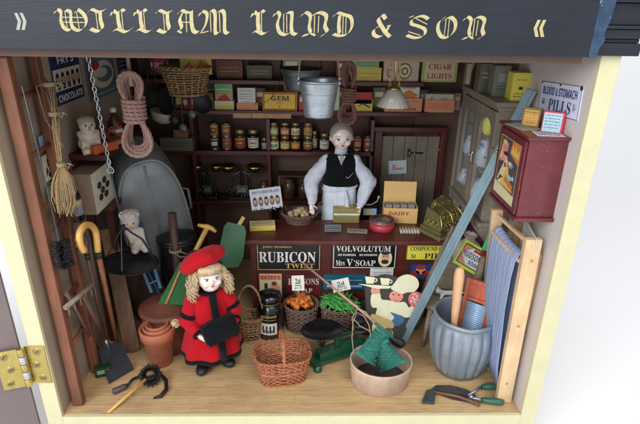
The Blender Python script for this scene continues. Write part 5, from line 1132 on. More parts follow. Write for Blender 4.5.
# dark heather whisk behind the besom
b = B(); c = atx(63, 205, -17.6)
for i in range(90):
    v = V((random.uniform(-.8, .8), random.uniform(-1.1, 1.1), random.uniform(-2.2, -.6))); b.tube([c+V((random.uniform(-.3, .3), random.uniform(-.3, .3), .4)), c+v*.6+V((random.uniform(-.2, .2), 0, 0)), c+v], .03, BR, 3)
b.obj('heather_whisk', None, c, 'dark brown twig whisk hanging behind the straw besom', 'whisk')
# crook handled walking sticks
def stick(pts, ft, m1, m2, label, r=.22, X_=-16.4):
    t = thing('walking_stick', label, 'walking stick', ft)
    P3 = [atx(x, y, X_) for x, y in pts]
    b = B(); sm = []
    for i in range(len(P3)-1):
        p_ = P3[max(i-1, 0)]; q_ = P3[i]; r2 = P3[i+1]; s_ = P3[min(i+2, len(P3)-1)]
        for u in (0, .25, .5, .75): sm.append(.5*((2*q_)+(-p_+r2)*u+(2*p_-5*q_+4*r2-s_)*u*u+(-p_+3*q_-3*r2+s_)*u**3))
    sm.append(P3[-1]); b.tube(sm, r*1.15, m1, 12); b.obj('crook', t)
    e = P3[-1]; b = B(); b.cyl(e, e.lerp(ft, .04), r*1.25, K); b.obj('collar', t)
    b = B(); b.cyl(e.lerp(ft, .03), ft, r, m2, r*.7); b.obj('shaft', t)
M_stick = wood('polished stick', (.46, .28, .18), (.62, .40, .26), 'z', 2, .35, 6, .1)
stick([(84, 251), (80.5, 244), (79.5, 234), (84, 226), (91, 225.5), (96, 233), (98, 252)], atz(119, 353, 0)+V((0, 0, .05)), mat('honey bamboo', (.84, .64, .34), .35, var=.12, scale=2, coat=.3), M_stick, 'walking stick with thick honey yellow crook handle', .23, -16.0)
M_stick2 = wood('purple brown stick', (.34, .24, .22), (.44, .32, .28), 'z', 2, .35, 6, .1)
stick([(76, 247), (76, 238), (81, 232), (86, 240), (87, 254)], atz(108, 352, 0)+V((0, 0, .05)), M_stick2, M_stick2, 'thin purple brown walking stick behind the yellow crook', .17, -16.9)
# plank-like bat
t0 = atz(133, 352, 0); t1 = atx(108, 229, -17.3)
M = along(t0+V((0, 0, .05)), t1, (-.25, 1, 0)); L = (t1-t0).length
ol = [(-.72, .5), (-.5, .12), (0, 0), (.5, .12), (.72, .5), (.66, L), (-.66, L)]
b = B(); b.poly([(x_, -y_) for x_, y_ in ol][::-1], -.18, .18, M_brwood, M @ rx(90) if False else M @ Matrix(((1, 0, 0, 0), (0, 0, 1, 0), (0, -1, 0, 0), (0, 0, 0, 1))))
b.obj('wooden_plank', None, t0, 'tall brown wooden plank with rounded foot leaning left of the pots', 'plank')
# shovel
shv = thing('coal_shovel', 'flat slate grey shovel blade with long brown handle leaning at left', 'shovel', atz(109, 384, 0))
A = [atz(109, 384, .08), atz(134, 369, .12)]; Tt = [atz(97.5, 351, 1.5), atz(119, 340, 1.6)]
b = B(); q = [A[0], A[1], Tt[1], Tt[0]]; n_ = (q[1]-q[0]).cross(q[3]-q[0]).normalized()*.12
b.loft([[p_ for p_ in q], [p_+n_ for p_ in q]], mat('slate steel', (.25, .27, .30), .4, .4, var=.12, scale=1.5, bump=.1), smooth=False)
b.obj('blade', shv)
hd = (Tt[0]+Tt[1])/2; b = B(); b.cyl(hd+V((.15, -.3, -.1)), hd.lerp(atx(83, 296, -16.8), .15), .2, M_chrome, .17); b.obj('socket', shv)
b = B(); b.cyl(hd.lerp(atx(83, 296, -16.8), .1), atx(83, 296, -16.8), .17, M_stick2, .15); b.obj('handle', shv)
# second tool: hoe handle and wooden rake
b = B(); b.cyl(atz(101, 356, .1), atx(66, 292, -17.4), .2, M_stick2, .17); b.obj('tool_handle', None, atz(101, 356, 0), 'plain purple brown tool handle leaning toward the ladder', 'handle')
rk = thing('wooden_rake', 'small wooden rake head leaning between ladder and walking sticks', 'rake', atz(112, 350, 0))
a = atx(65, 308, -17.5); c = atx(93, 284, -16.6); b = B(); b.cyl(a, c, .2, M_old, .2)
for i in range(5): p_ = a.lerp(c, .1+.2*i); b.cyl(p_, p_+V((.1, -.2, -.8)), .07, M_old, .04, 6)
b.obj('head', rk); b = B(); b.cyl(a.lerp(c, .6), atz(112, 350, .05), .14, M_old, .14); b.obj('shaft', rk)
a = atz(98, 378, 0); b = B(); M = T(a) @ rz(20); b.box((-.2, 0, .01), (1.2, 1.1, 1.0), DG, M, bev=.05); b.box((.0, -.02, .35), (1.0, -.005, .75), LG, M); b.obj('small_carton', None, a, 'tiny dark green carton hidden behind the shovel blade', 'carton')
# two corner shelves
b = B(); zs = atx(82, 157, -17.6).z; b.box((XW+.02, 8.6, zs-.5), (-15.9, 20.5, zs), M_mahd, bev=.08); b.box((XW+.02, 8.9, zs-1.9), (XW+.4, 20, zs-.51), M_mahd); b.obj('corner_shelf', None, (-17.5, 14, zs), 'dark wooden corner shelf under the seated pale figure', 'shelf')
zt_ = atx(100, 209, -17).z; b = B(); b.box((XW+.02, 9.0, zt_-.5), (-16.2, 16.5, zt_), M_mahd, bev=.08)
for yy in (9.5, 15.8): b.box((XW+.3, yy, .01), (XW+.8, yy+.5, zt_-.51), M_mahd); b.box((-17.0, yy, .01), (-16.5, yy+.5, zt_-.51), M_mahd)
b.obj('low_stand', None, (-17.5, 13, 0), 'dark low stand carrying the hexagon patterned carton', 'stand')
y0_ = atx(93, 190, -16.7).y; y1_ = atx(114, 185, -16.7).y; h = zs-1.2-zt_
b = B(); b.box((-18.6, y0_, zt_+.01), (-16.7, y1_, zt_+h), fl('kraft', (.52, .44, .36)), bev=.05)
M = frame(V((-16.69, y0_, zt_+.02)), (0, 1, 0), (0, 0, 1)); wq = y1_-y0_
hexs = []
for i, (u, v_) in enumerate(((.30, .62), (.56, .66), (.42, .46), (.68, .50), (.30, .32), (.56, .30))): hexs.append(('p', [(u+.11*math.cos(R(60*k_)), v_+.09*math.sin(R(60*k_))) for k_ in range(6)], K, i % 3))
board(b, M, wq, h-.05, fl('bone', (.78, .76, .68)), hexs, None, th=.01); b.obj('patterned_carton', None, (-17.6, y0_, zt_), 'pale carton with black hexagon pattern on the low stand', 'carton')
c = V((-17.9, y0_-1.2, zt_+.01)); bo = thing('dark_bottle', 'dark bottle with silver and gold label left of the hexagon carton', 'bottle', c)
b = B(); b.lathe([(.5, 0), (.62, .1), (.62, 2.3), (.3, 3.0), (.22, 3.9), (.26, 4.0), (.02, 4.05)], GLS[2], T(c), 20); b.obj('body', bo); b = B(); b.lathe([(.63, .6), (.64, .62), (.64, 1.9), (.63, 1.92)], GY, T(c), 20, cap=(False, False)); b.lathe([(.65, 1.5), (.65, 1.8)], GO, T(c), 20, cap=(False, False)); b.obj('label', bo)
# seated pale figure on the shelf
pc0 = V((-17.5, 9.6, zs)); b = B(); m = mat('old ivory', (.86, .80, .73), .5, var=.08, scale=2, bump=.25)
b.ell((0, 0, 1.0), (1.15, .95, 1.0), m); b.ell((0, -.1, 1.9), (.95, .8, .7), m); b.ell((0, -.25, 2.95), (.85, .8, .75), m); b.ell((0, -.7, 2.75), (.5, .45, .4), m)
b.ell((0, .05, 3.35), (.88, .8, .5), m)
for s in (-1, 1): capsule(b, (s*.85, -.2, 2.1), (s*.7, -.9, 1.2), .3, .25, m); b.ell((s*.6, -.8, .4), (.45, .6, .4), m); b.ell((s*.33, -.92, 3.12), (.14, .1, .14), m)
o_ = organic(b, .09, 4, m, T(pc0) @ rz(35) @ Matrix.Scale(.80, 4)); Mh = T(pc0) @ rz(35) @ Matrix.Scale(.80, 4)
for s in (-1, 1): o_.ell((s*.28, -1.0, 3.02), (.11, .07, .11), K, Mh, 10, 8)
o_.ell((0, -1.17, 2.78), (.12, .06, .07), DB, Mh, 10, 8); o_.tube([(-.22, -1.08, 2.58), (0, -1.14, 2.52), (.22, -1.08, 2.58)], .03, DB, 5, M=Mh)
o_.text('MR', 0, 1.0, .0001, .0001, DB, Mh) if False else None
o_.obj('seated_figurine', None, pc0, 'pale ivory monkey like figurine sitting on the corner shelf', 'figurine')
b = B(); b.box((-.95, -1.0, 0), (.95, -.8, 1.1), fl('bone', (.78, .76, .68)), Mh, bev=.04); board(b, Mh @ frame(V((-.9, -1.01, .05)), (1, 0, 0), (0, 0, 1)), 1.8, 1.0, fl('bone', (.78, .76, .68)), [('l', .5, .5, .8, .7, DB, 3)], None, th=.005); b.obj('placard', None, pc0+V((0, -.8, 0)), 'small printed placard in front of the seated ivory figurine', 'placard')
c = atx(103, 154, -16.6); b = B(); b.box((-1.2, -.5, 0), (1.2, .5, .75), mat('orange tin', (.72, .34, .18), .45), T(c.x+.1, c.y, zs+.01) @ rz(60), bev=.08); b.obj('orange_box', None, c, 'long orange box at the edge of the corner shelf', 'box')
c = atx(99, 141, -17.2); b = B(); b.lathe([(.6, 0), (.72, .1), (.72, 1.1), (.5, 1.3), (.52, 1.5), (.02, 1.55)], mat('red jar', (.60, .20, .22), .25), T(c.x, c.y+.6, zs+.01), 20); b.obj('red_jar', None, (c.x, c.y+.6, zs), 'small red jar between the ivory figurine and the chain', 'jar')
c = atx(119, 146, -16.8); c = V((-16.9, min(c.y, 17.5), zs)); bo = thing('sauce_bottle', 'small bottle with white cap and red label at the end of the corner shelf', 'bottle', c)
b = B(); b.lathe([(.5, 0), (.6, .1), (.6, 1.6), (.25, 2.2), (.22, 2.5)], GLS[0], T(c+V((0, 0, .01))), 18); b.obj('body', bo); b = B(); b.lathe([(.28, 2.5), (.28, 2.9), (.02, 2.95)], Wt, T(c), 14); b.obj('cap', bo); b = B(); b.lathe([(.62, .3), (.62, 1.3)], RD, T(c), 18, cap=(False, False)); b.lathe([(.63, .7), (.63, 1.0)], Wt, T(c), 18, cap=(False, False)); b.obj('label', bo)
c = V((-16.6, c.y-1.8, zs+.01)); b = B(); b.tube([c+V((.0, .9*math.cos(t), 1.5*math.sin(t))) for t in [PI*j/12 for j in range(13)]], .06, M_straw, 5); b.lathe([(.7, 0), (.9, .3), (.85, .5)], M_straw, T(c+V((0, 0, 0))), 16); b.obj('tiny_basket', None, c, 'tiny straw basket with arched handle on the corner shelf', 'basket')

# ================================================================ tin bath standing on end
tbh = thing('tin_bath', 'large grey tin bath standing on end in the left back corner', 'bath', (-15.5, 15, 7))
M_bath = mat('dull zinc bath', (.52, .54, .55), .45, .35, var=.12, scale=.5, bump=.15)
a = aty(150, 275, 14); M = T(-14.9, 17.0, 4.6) @ rz(32) @ rx(8) @ ry(-8) @ Matrix.Scale(1.24, 4) @ Matrix.Scale(1.12, 4, V((1, 0, 0)))
def ov(w, h, y, n=56, tp=.82):
    L_ = []
    for j in range(n):
        a_ = 2*PI*j/n; e = 2/2.7; cx = math.cos(a_); sz = math.sin(a_)
        X_ = abs(cx)**e*(1 if cx > 0 else -1)*w; Z_ = abs(sz)**e*(1 if sz > 0 else -1)*h; L_.append(V((X_*(1-(1-tp)*(Z_/h*.5+.5)), y, Z_+6.0)))
    return L_
b = B(); b.loft([ov(2.95, 5.9, 1.2), ov(3.05, 6.0, 1.1), ov(3.0, 5.95, .95), ov(2.75, 5.6, -.6), ov(2.5, 5.3, -2.1), ov(2.3, 5.1, -2.3), ov(1.4, 4.2, -2.34)], M_bath, M=M); wob(b, .08, .5, 4); b.obj('body', tbh)
b = B(); b.tube([p_ for p_ in ov(2.53, 5.33, -2.12)], .09, M_bath, 6, True, M); b.tube([V((0, -2.38, .9)), V((0, -2.42, 6)), V((0, -2.38, 11))], .07, M_bath, 6, M=M); b.obj('seam', tbh)
b = B(); b.tube([V((2.4, -.6, 7.4)), V((2.9, -.8, 7.2)), V((2.9, -.8, 5.4)), V((2.5, -.6, 5.2))], .11, M_bath, 7, M=M); b.obj('handle', tbh)
# dark sacks and ironware under it
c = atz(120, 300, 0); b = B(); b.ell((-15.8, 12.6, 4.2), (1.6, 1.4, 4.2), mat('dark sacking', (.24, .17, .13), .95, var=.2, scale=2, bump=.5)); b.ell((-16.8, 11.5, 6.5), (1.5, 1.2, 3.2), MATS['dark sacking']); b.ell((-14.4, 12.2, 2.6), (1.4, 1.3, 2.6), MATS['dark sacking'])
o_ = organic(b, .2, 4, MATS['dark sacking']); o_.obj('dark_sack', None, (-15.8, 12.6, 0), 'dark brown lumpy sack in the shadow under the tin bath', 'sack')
# cherub on blue steps
bl = thing('blue_steps', 'small blue painted step frame behind the hanging balance pan', 'step frame', aty(148, 292, 10))
M_bl = mat('blue steps paint', (.24, .38, .50), .5, var=.1)
pA = [aty(136, 252, 10.4), aty(152, 292, 9.6), aty(148, 247, 10.6), aty(161, 288, 9.8)]
b = bar(B(), pA[1], pA[0]+(pA[0]-pA[1])*.6, .35, .3, M_bl); b.obj('rail', bl); b = bar(B(), pA[3], pA[2]+(pA[2]-pA[3])*.6, .35, .3, M_bl); b.obj('rail', bl)
for k_ in (.2, .6, 1.1): b = bar(B(), pA[1].lerp(pA[0], k_), pA[3].lerp(pA[2], k_), .5, .15, M_bl); b.obj('tread', bl)
b = bar(B(), pA[1]+V((.2, 1.8, -1.5)), pA[0]+V((0, .5, 0)), .3, .2, M_bl); b.obj('rear_strut', bl)
c = aty(137, 250, 9.6); b = B(); m = mat('chalky porcelain', (.74, .70, .66), .55, var=.06, scale=2, bump=.2)
b.ell((-.25, 0, 3.0), (.85, .8, .9), m); b.ell((.05, 0, 1.5), (.75, .6, .95), m); b.ell((.2, -.1, .7), (.8, .7, .6), m)
for s in (-1, 1): capsule(b, (s*.6, -.1, 2.0), (s*.5+.2, -.7, 1.2), .26, .2, m); b.ell((s*.45+.3, -.5, .25), (.38, .6, .35), m)
for i in range(16): b.ell((-.25+.72*math.cos(i*2.4)*math.sin(i*.1+.3), .15+.6*math.sin(i*2.4)*math.sin(i*.1+.3), 3.55+.25*math.cos(i*.1+.3)), .24, m)
Mc = T(c) @ rz(20); o_ = organic(b, .09, 3, m, Mc)
for s in (-1, 1): o_.ell((-.25+s*.28, -.75, 3.0), (.09, .06, .07), DB, Mc, 8, 6)
o_.ell((-.25, -.80, 2.62), (.13, .05, .05), PK, Mc, 8, 6); o_.obj('cherub_figurine', None, c, 'chalky pale cherub figurine sitting on the blue steps', 'figurine')
# packets on the far left shelf end and dim utensils
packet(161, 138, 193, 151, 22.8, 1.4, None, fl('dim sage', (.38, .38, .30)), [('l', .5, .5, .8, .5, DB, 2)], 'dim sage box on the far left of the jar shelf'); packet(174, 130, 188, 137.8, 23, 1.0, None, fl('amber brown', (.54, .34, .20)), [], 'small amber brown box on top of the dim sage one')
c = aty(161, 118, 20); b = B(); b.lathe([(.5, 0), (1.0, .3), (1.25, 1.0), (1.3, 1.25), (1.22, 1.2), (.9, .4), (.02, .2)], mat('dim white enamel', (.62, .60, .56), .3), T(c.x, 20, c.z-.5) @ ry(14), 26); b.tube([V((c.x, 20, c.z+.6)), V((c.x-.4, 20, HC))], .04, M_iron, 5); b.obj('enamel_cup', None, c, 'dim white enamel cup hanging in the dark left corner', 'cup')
for px, ty, by, k_, lb in ((172, 92, 118, 0, 'black iron ladle hanging left of the wicker basket'), (181, 95, 126, 1, 'dark steel fork hanging below the wicker basket'), (190, 90, 112, 2, 'dark spoon hanging below the wicker basket edge')):
    t = aty(px, ty, 19); e = aty(px+2, by, 19); b = B(); b.tube([V((t.x, 19, HC)), t, e], .06, M_steeld, 6); b.ell(e+V((0, -.1, -.2)), (.45, .2, .5), M_steeld if k_ else M_iron); b.obj(('iron_ladle', 'steel_fork', 'dark_spoon')[k_], None, t, lb, ('ladle', 'fork', 'spoon')[k_])
# tall black bin, brown post and string
c = aty(178, 255, 13.5); b = B(); c = V((c.x, 13.5, 0)); bn = thing('black_bin', 'tall black enamelled bin standing in the dark behind the girl doll', 'bin', c)
b.lathe([(1.7, 0.01), (1.8, .1), (1.85, 9.3), (1.95, 9.4), (1.95, 9.6), (1.8, 9.6)], mat('black enamel', (.12, .12, .135), .3, var=.2), T(c), 32); b.obj('body', bn); b = B(); b.lathe([(1.98, 9.62), (1.9, 9.9), (.6, 10.3), (.25, 10.4), (.3, 10.7), (.02, 10.8)], MATS['black enamel'], T(c), 32); b.obj('lid', bn)
a = aty(172, 213, 12); e = aty(176, 280, 11.2); b = B(); b.cyl(V((e.x+.2, e.y, .02)), a, .42, wood('umber post', (.26, .17, .14), (.34, .23, .19), 'z', 1.2, .6, 7, .2), .4); b.obj('brown_post', None, e, 'dark brown round post with a string tied round it', 'post')
c = aty(174, 253, 11.0); b = B(); 
for q in range(2): b.tube([c+V((.55*math.cos(t), .5+.55*math.sin(t), q*.12)) for t in [2*PI*j/14 for j in range(14)]], .05, M_string, 5, True)
for s in (-1, 1): b.tube([c+V((.1, -.1, 0)), c+V((.7, -.3, .3*s)), c+V((1.3, -.2, .1*s-.1))], .04, M_string, 5)
b.obj('string_bow', None, c, 'pale string bow tied on the dark post', 'string')
# spade with yellow T handle, green rounded board
a = aty(190, 262, 9.5); e = aty(207, 228, 10.5); sp = thing('tee_handled_spade', 'spade with yellow wooden T handle behind the red beret', 'spade', V((a.x-1, a.y-.3, 0)))
M_yw = wood('yellow wood', (.66, .50, .22), (.76, .60, .30), 'z', 1.5, .45, 7, .1)
b = B(); b.cyl(a, e, .22, M_yw, .24); b.obj('shaft', sp); b = B(); b.tube([aty(198, 225, 10.6), aty(203, 226, 10.5), e+V((0, 0, .15)), aty(212, 228.5, 10.5), aty(216, 232, 10.4)], [.15, .2, .26, .22, .15], M_yw, 10); b.obj('grip', sp)
b = B(); b.box((-1.1, -.1, 0), (1.1, .1, 4.5), M_steeld, along(V((a.x-1.3, a.y-.4, .1)), a+(e-a)*.05, (0, 1, 0)), bev=.05); b.obj('blade', sp)
Pz = V((-7.2, 12.0, 0)); M = frame(aty(222, 268, 11.8), (1, 0, 0), (.12, .35, 1)); 
def PL(M):
    N = M.to_3x3() @ V((0, 0, 1)); O = M.to_translation(); Mi = M.inverted()
    def f(x, y): d = ray(x, y); q = Mi @ (CAM+d*((O-CAM).dot(N)/d.dot(N))); return (q.x, q.y)
    return f
f = PL(M); ol = [f(219, 250), f(221, 262), f(228, 268), f(238, 267), f(243, 258), f(246, 232), f(244, 226), f(228, 222), f(224, 226)]
b = B(); b.poly(ol, -.4, 0, mat('deep green paint', (.14, .32, .20), .5, var=.12), M); b.poly([f(236, 226), f(240, 227), f(245, 218), f(242, 216)], -.3, -.1, M_yw, M); b.obj('green_board', None, aty(230, 268, 11.8), 'deep green rounded board leaning left of the counter', 'board')
# rolled green canvas with tan rods
M = frame(aty(178, 302, 8.6), (1, .1, 0), (.1, .5, 1)); f = PL(M); b = B(); gcan = mat('green canvas', (.17, .38, .20), .85, var=.12, scale=2, bump=.3)
b.poly([f(158, 304), f(204, 306), f(212, 262), f(180, 262)], -.5, 0, gcan, M); cg = b.obj('green_canvas_stool', None, aty(178, 302, 8.6), 'folded green canvas stool with two tan rods behind the clay pots', 'stool')
for (u, v_) in (((166, 304), (184, 262)), ((186, 304), (203, 264))):
    b = B(); x_, y_ = f(*u); x2, y2 = f(*v_); b.tube([M @ V((x_, y_, .1)), M @ V((x2, y2, .1))], .14, M_tan, 8); b.obj('rod', cg)
M = frame(aty(139, 318, 8.2), (1, 0, 0), (0, .4, 1)); f = PL(M)

# ================================================================ clay pots
c = V((-12.6, 9.1, 0)); big = thing('lidded_crock', 'big dark brown lidded clay crock behind the nested flower pots', 'crock', c)
b = B(); b.lathe([(1.9, .01), (2.15, .1), (2.4, 2.6), (2.3, 4.0), (2.2, 4.2)], M_terrad, T(c), 44); b.obj('body', big)
b = B(); b.lathe([(2.45, 4.1), (2.55, 4.2), (2.55, 4.5), (2.3, 4.62), (2.1, 4.55), (1.0, 4.9), (.45, 5.05), (.35, 5.2), (.45, 5.5), (.3, 5.65), (.02, 5.7)], M_terrad, T(c), 44); b.obj('lid', big)
k_ = aty(175.5, 323.5, 6.7); b = B(); Mk = along(k_, CAM); b.cyl((k_.x-.5, k_.y+1.2, k_.z-.2), k_, .28, M_terrad, .3); b.obj('spout', big)
b = B(); b.lathe([(.42, 0), (.44, .04), (.38, .1), (.30, .05), (.22, .12), (.02, .13)], mat('pale brass', (.72, .64, .48), .5, .4, var=.15), along(k_, CAM), 22); b.obj('brass_cap', big)
c = V((-12.75, 6.45, 0))
def clay(zb_, rb_, rt_, h, label, m=M_terra):
    b = B(); b.lathe([(rb_*.95, 0), (rb_, .05), (rt_*.94, h*.74), (rt_*1.04, h*.75), (rt_*1.08, h*.98), (rt_*1.04, h), (rt_*.95, h), (rt_*.9, h*.8), (rb_*.85, .2), (.02, .2)], m, T(c.x, c.y, zb_+.012), 44); b.obj('flower_pot', None, (c.x, c.y, zb_), label, 'flower pot')
clay(0, 1.02, 1.52, 4.0, 'outermost terracotta pot of the nested stack on the floor'); clay(1.0, .82, 1.22, 3.25, 'middle terracotta pot of the nested stack'); clay(2.0, .6, .98, 2.45, 'smallest innermost terracotta pot of the nested stack')

# ================================================================ round brush and hook at the left front
rbh = thing('round_brush', 'round black bristle brush with slim wooden handle lying at the left front', 'brush', atz(150, 376, .8))
c = atz(150.5, 375, 1.0); h0 = atz(108, 412.5, .12); b = B(); b.cyl(h0, c.lerp(h0, .12), .14, M_cane, .15); b.obj('handle', rbh)
b = B(); b.tube([c+V((.45*math.cos(t), .12*math.sin(t*2)*0, .45*math.sin(t))) for t in [2*PI*j/20 for j in range(20)]], .07, M_iron, 6, True)
ax = (h0-c).normalized(); Mq = along(c, c+V((.5, -1, .8)))
for i in range(520):
    t = random.uniform(0, 2*PI); o = Mq @ V((.42*math.cos(t), .42*math.sin(t), 0)); e = Mq @ V((random.uniform(.78, .98)*math.cos(t), random.uniform(.78, .98)*math.sin(t), random.uniform(-.45, .45))); b.tube([o, e], .022, M_iron, 3)
for t_ in [2*PI*j/16 for j in range(16)]: b.tube([Mq @ V((.42*math.cos(t_), .42*math.sin(t_), 0)), Mq @ V((1.05*math.cos(t_), 1.05*math.sin(t_), .2))], .05, M_iron, 4)
b.obj('bristles', rbh)
hk = thing('hand_hook', 'dark iron hand hook with grey grip lying behind the round brush', 'hook', atz(120, 390, 0))
a = atz(112.5, 392, .3); c_ = atz(127, 385.5, .35); b = B(); b.lathe([(.2, 0), (.28, .1), (.27, (c_-a).length*.8), (.2, (c_-a).length)], mat('grey grip', (.30, .26, .26), .5), along(a, c_), 14); b.obj('grip', hk)
b = B(); b.tube([c_, atz(133, 379, .3), atz(139, 376, .25), atz(147, 378, .2), atz(160, 373, .25), atz(166, 380, .25), atz(166.5, 389, .25), atz(161, 396, .2), atz(153.5, 398, .15)], [.12, .12, .12, .12, .14, .17, .18, .18, .08], M_iron, 8); b.obj('hook', hk)
# ================================================================ black jar, produce baskets
c = V((-2.75, 10.9, 0)); jr = thing('storage_jar', 'black storage jar with gold writing and striped white label on the floor', 'jar', c)
b = B(); b.lathe([(1.2, .01), (1.36, .12), (1.38, 2.9), (1.3, 3.3), (1.0, 3.7), (.92, 3.8)], mat('black ceramic', (.06, .065, .075), .2, var=.2, coat=.4), T(c), 40); b.obj('body', jr)
b = B(); b.lathe([(.95, 3.8), (1.02, 3.85), (1.04, 4.0), (.95, 4.05)], M_brassd, T(c), 34); b.obj('neck_ring', jr)
b = B(); b.lathe([(1.0, 4.06), (1.15, 4.12), (1.2, 4.4), (1.1, 4.75), (.7, 4.95), (.02, 5.0)], MATS['black ceramic'], T(c), 34); b.obj('stopper', jr)
def cyltext(b, s, cx, z, w, h, r, m, style='sans', M=None):
    vs, fs, x0, x1, y0, y1 = textmesh(s, style); sx = w/(x1-x0); sy = h/(y1-y0)
    out = []
    for v in vs: a = (cx+(v.x-(x0+x1)/2)*sx)/r; out.append(V((r*math.sin(a), -r*math.cos(a), z+(v.y-(y0+y1)/2)*sy)))
    b.add(out, fs, m, False, M)
def cylpatch(b, a0, a1, z0, z1_, r, m, M, n=10):
    b.loft([[V((r*math.sin(R(a0+(a1-a0)*i/n)), -r*math.cos(R(a0+(a1-a0)*i/n)), z)) for i in range(n+1)] for z in (z0, z1_)], m, (False, False), True, M, closed=False)
b = B(); Mj = T(c) @ rz(-4); [cylpatch(b, -34+q*5.4, -30.6+q*5.4-1.2*(q % 3 == 1), 2.72+.05*(q % 2), 2.98, 1.39, GO, Mj, 2) for q in range(13)]; cylpatch(b, -30, 34, 2.45, 2.5, 1.385, GO, Mj)
cylpatch(b, -34, 36, .75, 2.1, 1.39, Wt, Mj)
for i in range(4): cylpatch(b, -26+15*i, -19+15*i, .95, 1.8, 1.40, K, Mj, 3)
for i in range(3): cylpatch(b, -18+15*i, -13+15*i, 1.0, 1.3, 1.40, K, Mj, 3)
b.obj('label', jr)
def prodbasket(c, rb_, rt_, h, label):
    t = thing('produce_basket', label, 'basket', c); b = B(); woven(b, T(c), rb_, rb_*.95, rt_, rt_*.95, h, 12, 17, .09, M_wickd); b.obj('weave', t)
    b = B(); b.lathe([(rb_*.9, .1), (rt_*.9, h*.78), (.02, h*.8)], mat('basket shadow lining', (.22, .17, .14), .9), T(c), 20); b.obj('infill', t)  # dark infill below the heap, shade inside the basket put into its colour
c1 = V((.35, 12.0, 0)); prodbasket(c1, 1.35, 1.75, 2.9, 'round dark wicker basket heaped with carrots')
c2 = V((4.35, 12.0, 0)); prodbasket(c2, 1.5, 1.95, 2.9, 'round dark wicker basket filled with green beans')
M_car = mat('carrot', (.84, .46, .18), .5, var=.12, scale=3, bump=.3); M_bean = mat('bean', (.30, .62, .30), .45, var=.2, scale=2)
b = B(); b.lathe([(.02, -.02), (.26, 0), (.31, .15), (.25, .8), (.14, 1.35), (.02, 1.6)], M_car, None, 12); b.ell((0, 0, -.03), (.1, .1, .08), DG, n=8, k=4)
c0 = b.obj('carrot', None, None, 'orange carrot heaped in the left produce basket', 'carrot', 'carrots in the wicker basket')
for i in range(26):
    d = c0 if i == 0 else c0.copy()
    if i: COL.objects.link(d)
    a = random.uniform(0, 2*PI); lay = i//9; rr = (1.15, .8, .4)[min(lay, 2)]*math.sqrt(random.random()); yaw = random.uniform(0, 2*PI); L_ = .75
    d.location = c1+V((rr*math.cos(a)-L_*math.sin(yaw), rr*math.sin(a)*.9+L_*math.cos(yaw), 2.75+.33*lay+random.uniform(-.05, .1)))
    d.rotation_euler = (R(random.uniform(84, 98)), 0, yaw)
protos = []
for k_ in range(3):
    b = B(); L = 1.9; cv_ = random.uniform(-.25, .25); b.tube([(-L/2, 0, 0), (-L/4, cv_*.7, .05), (0, cv_, .08), (L/4, cv_*.7, .05), (L/2, 0, 0)], [.03, .10, .11, .10, .03], M_bean, 7)
    protos.append(b.obj('green_bean', None, None, 'slim green bean heaped in the right produce basket', 'bean', 'green beans in the wicker basket'))
for i in range(75):
    d = protos[i] if i < 3 else protos[i % 3].copy()
    if i >= 3: COL.objects.link(d)
    a = random.uniform(0, 2*PI); rr = 1.6*math.sqrt(random.random()); d.location = c2+V((rr*math.cos(a), rr*math.sin(a)*.9, 2.85+.75*(1-rr/1.9)+random.uniform(-.1, .2)))
    d.rotation_euler = (random.uniform(-.3, .3), random.uniform(-.35, .35), random.choice((.9, 1.2, 1.9, 2.4))+random.uniform(-.4, .4))
def price(x, y, Y, w, h, rot, txt, label):
    p = aty(x, y, Y); M = T(p) @ rz(-3) @ rx(72) @ rz(rot) @ T(-w/2, -h/2, 0)
    b = B(); board(b, M, w, h, M_white, [('t', txt, .5, .62, .42, .36, K, 'serif'), ('r', .5, .34, .5, .05, K), ('t', 'per lb', .5, .17, .62, .2, K, 'script')], None, th=.04)
    b.tube([M @ V((w/2, .1, -.06)), M @ V((w/2, -1.2, -.1))], .05, M_tan, 5); b.obj('price_card', None, p, label, 'price card')
price(298, 283, 11.7, 1.25, 1.55, 4, '2d', 'white price card standing in the carrots')
price(341, 285, 11.4, 1.75, 1.25, 14, '2d', 'tilted white price card standing in the green beans')

# ================================================================ copper coloured wicker shopping basket
c = V((-1.2, 4.45, 0)); wk = thing('shopping_basket', 'copper brown wicker shopping basket with arched handle at the front', 'basket', c)
Mw = T(c) @ rz(8); b = B(); woven(b, Mw, 1.95, 1.3, 2.5, 1.75, 2.7, 13, 24, .078, M_copper, sq=3.2, rim=True)
for k_ in (0, .5): b.tube([Mw @ V(((1.95+.56*k_)*math.copysign(abs(math.cos(t))**.62, math.cos(t)), (1.3+.46*k_)*math.copysign(abs(math.sin(t))**.62, math.sin(t)), 2.7*k_)) for t in [2*PI*j/60 for j in range(60)]], .12, M_copper, 6, True)
for ph in (0, 2.1, 4.2): b.tube([Mw @ V((.1*math.cos(t*12+ph), -1.78*math.cos(t)+.08*math.sin(t*12+ph), 2.55+2.0*math.sin(t)+.08*math.sin(t*12+ph))) for t in [PI*j/70 for j in range(71)]], .085, M_copper, 6)
b.obj('weave', wk)

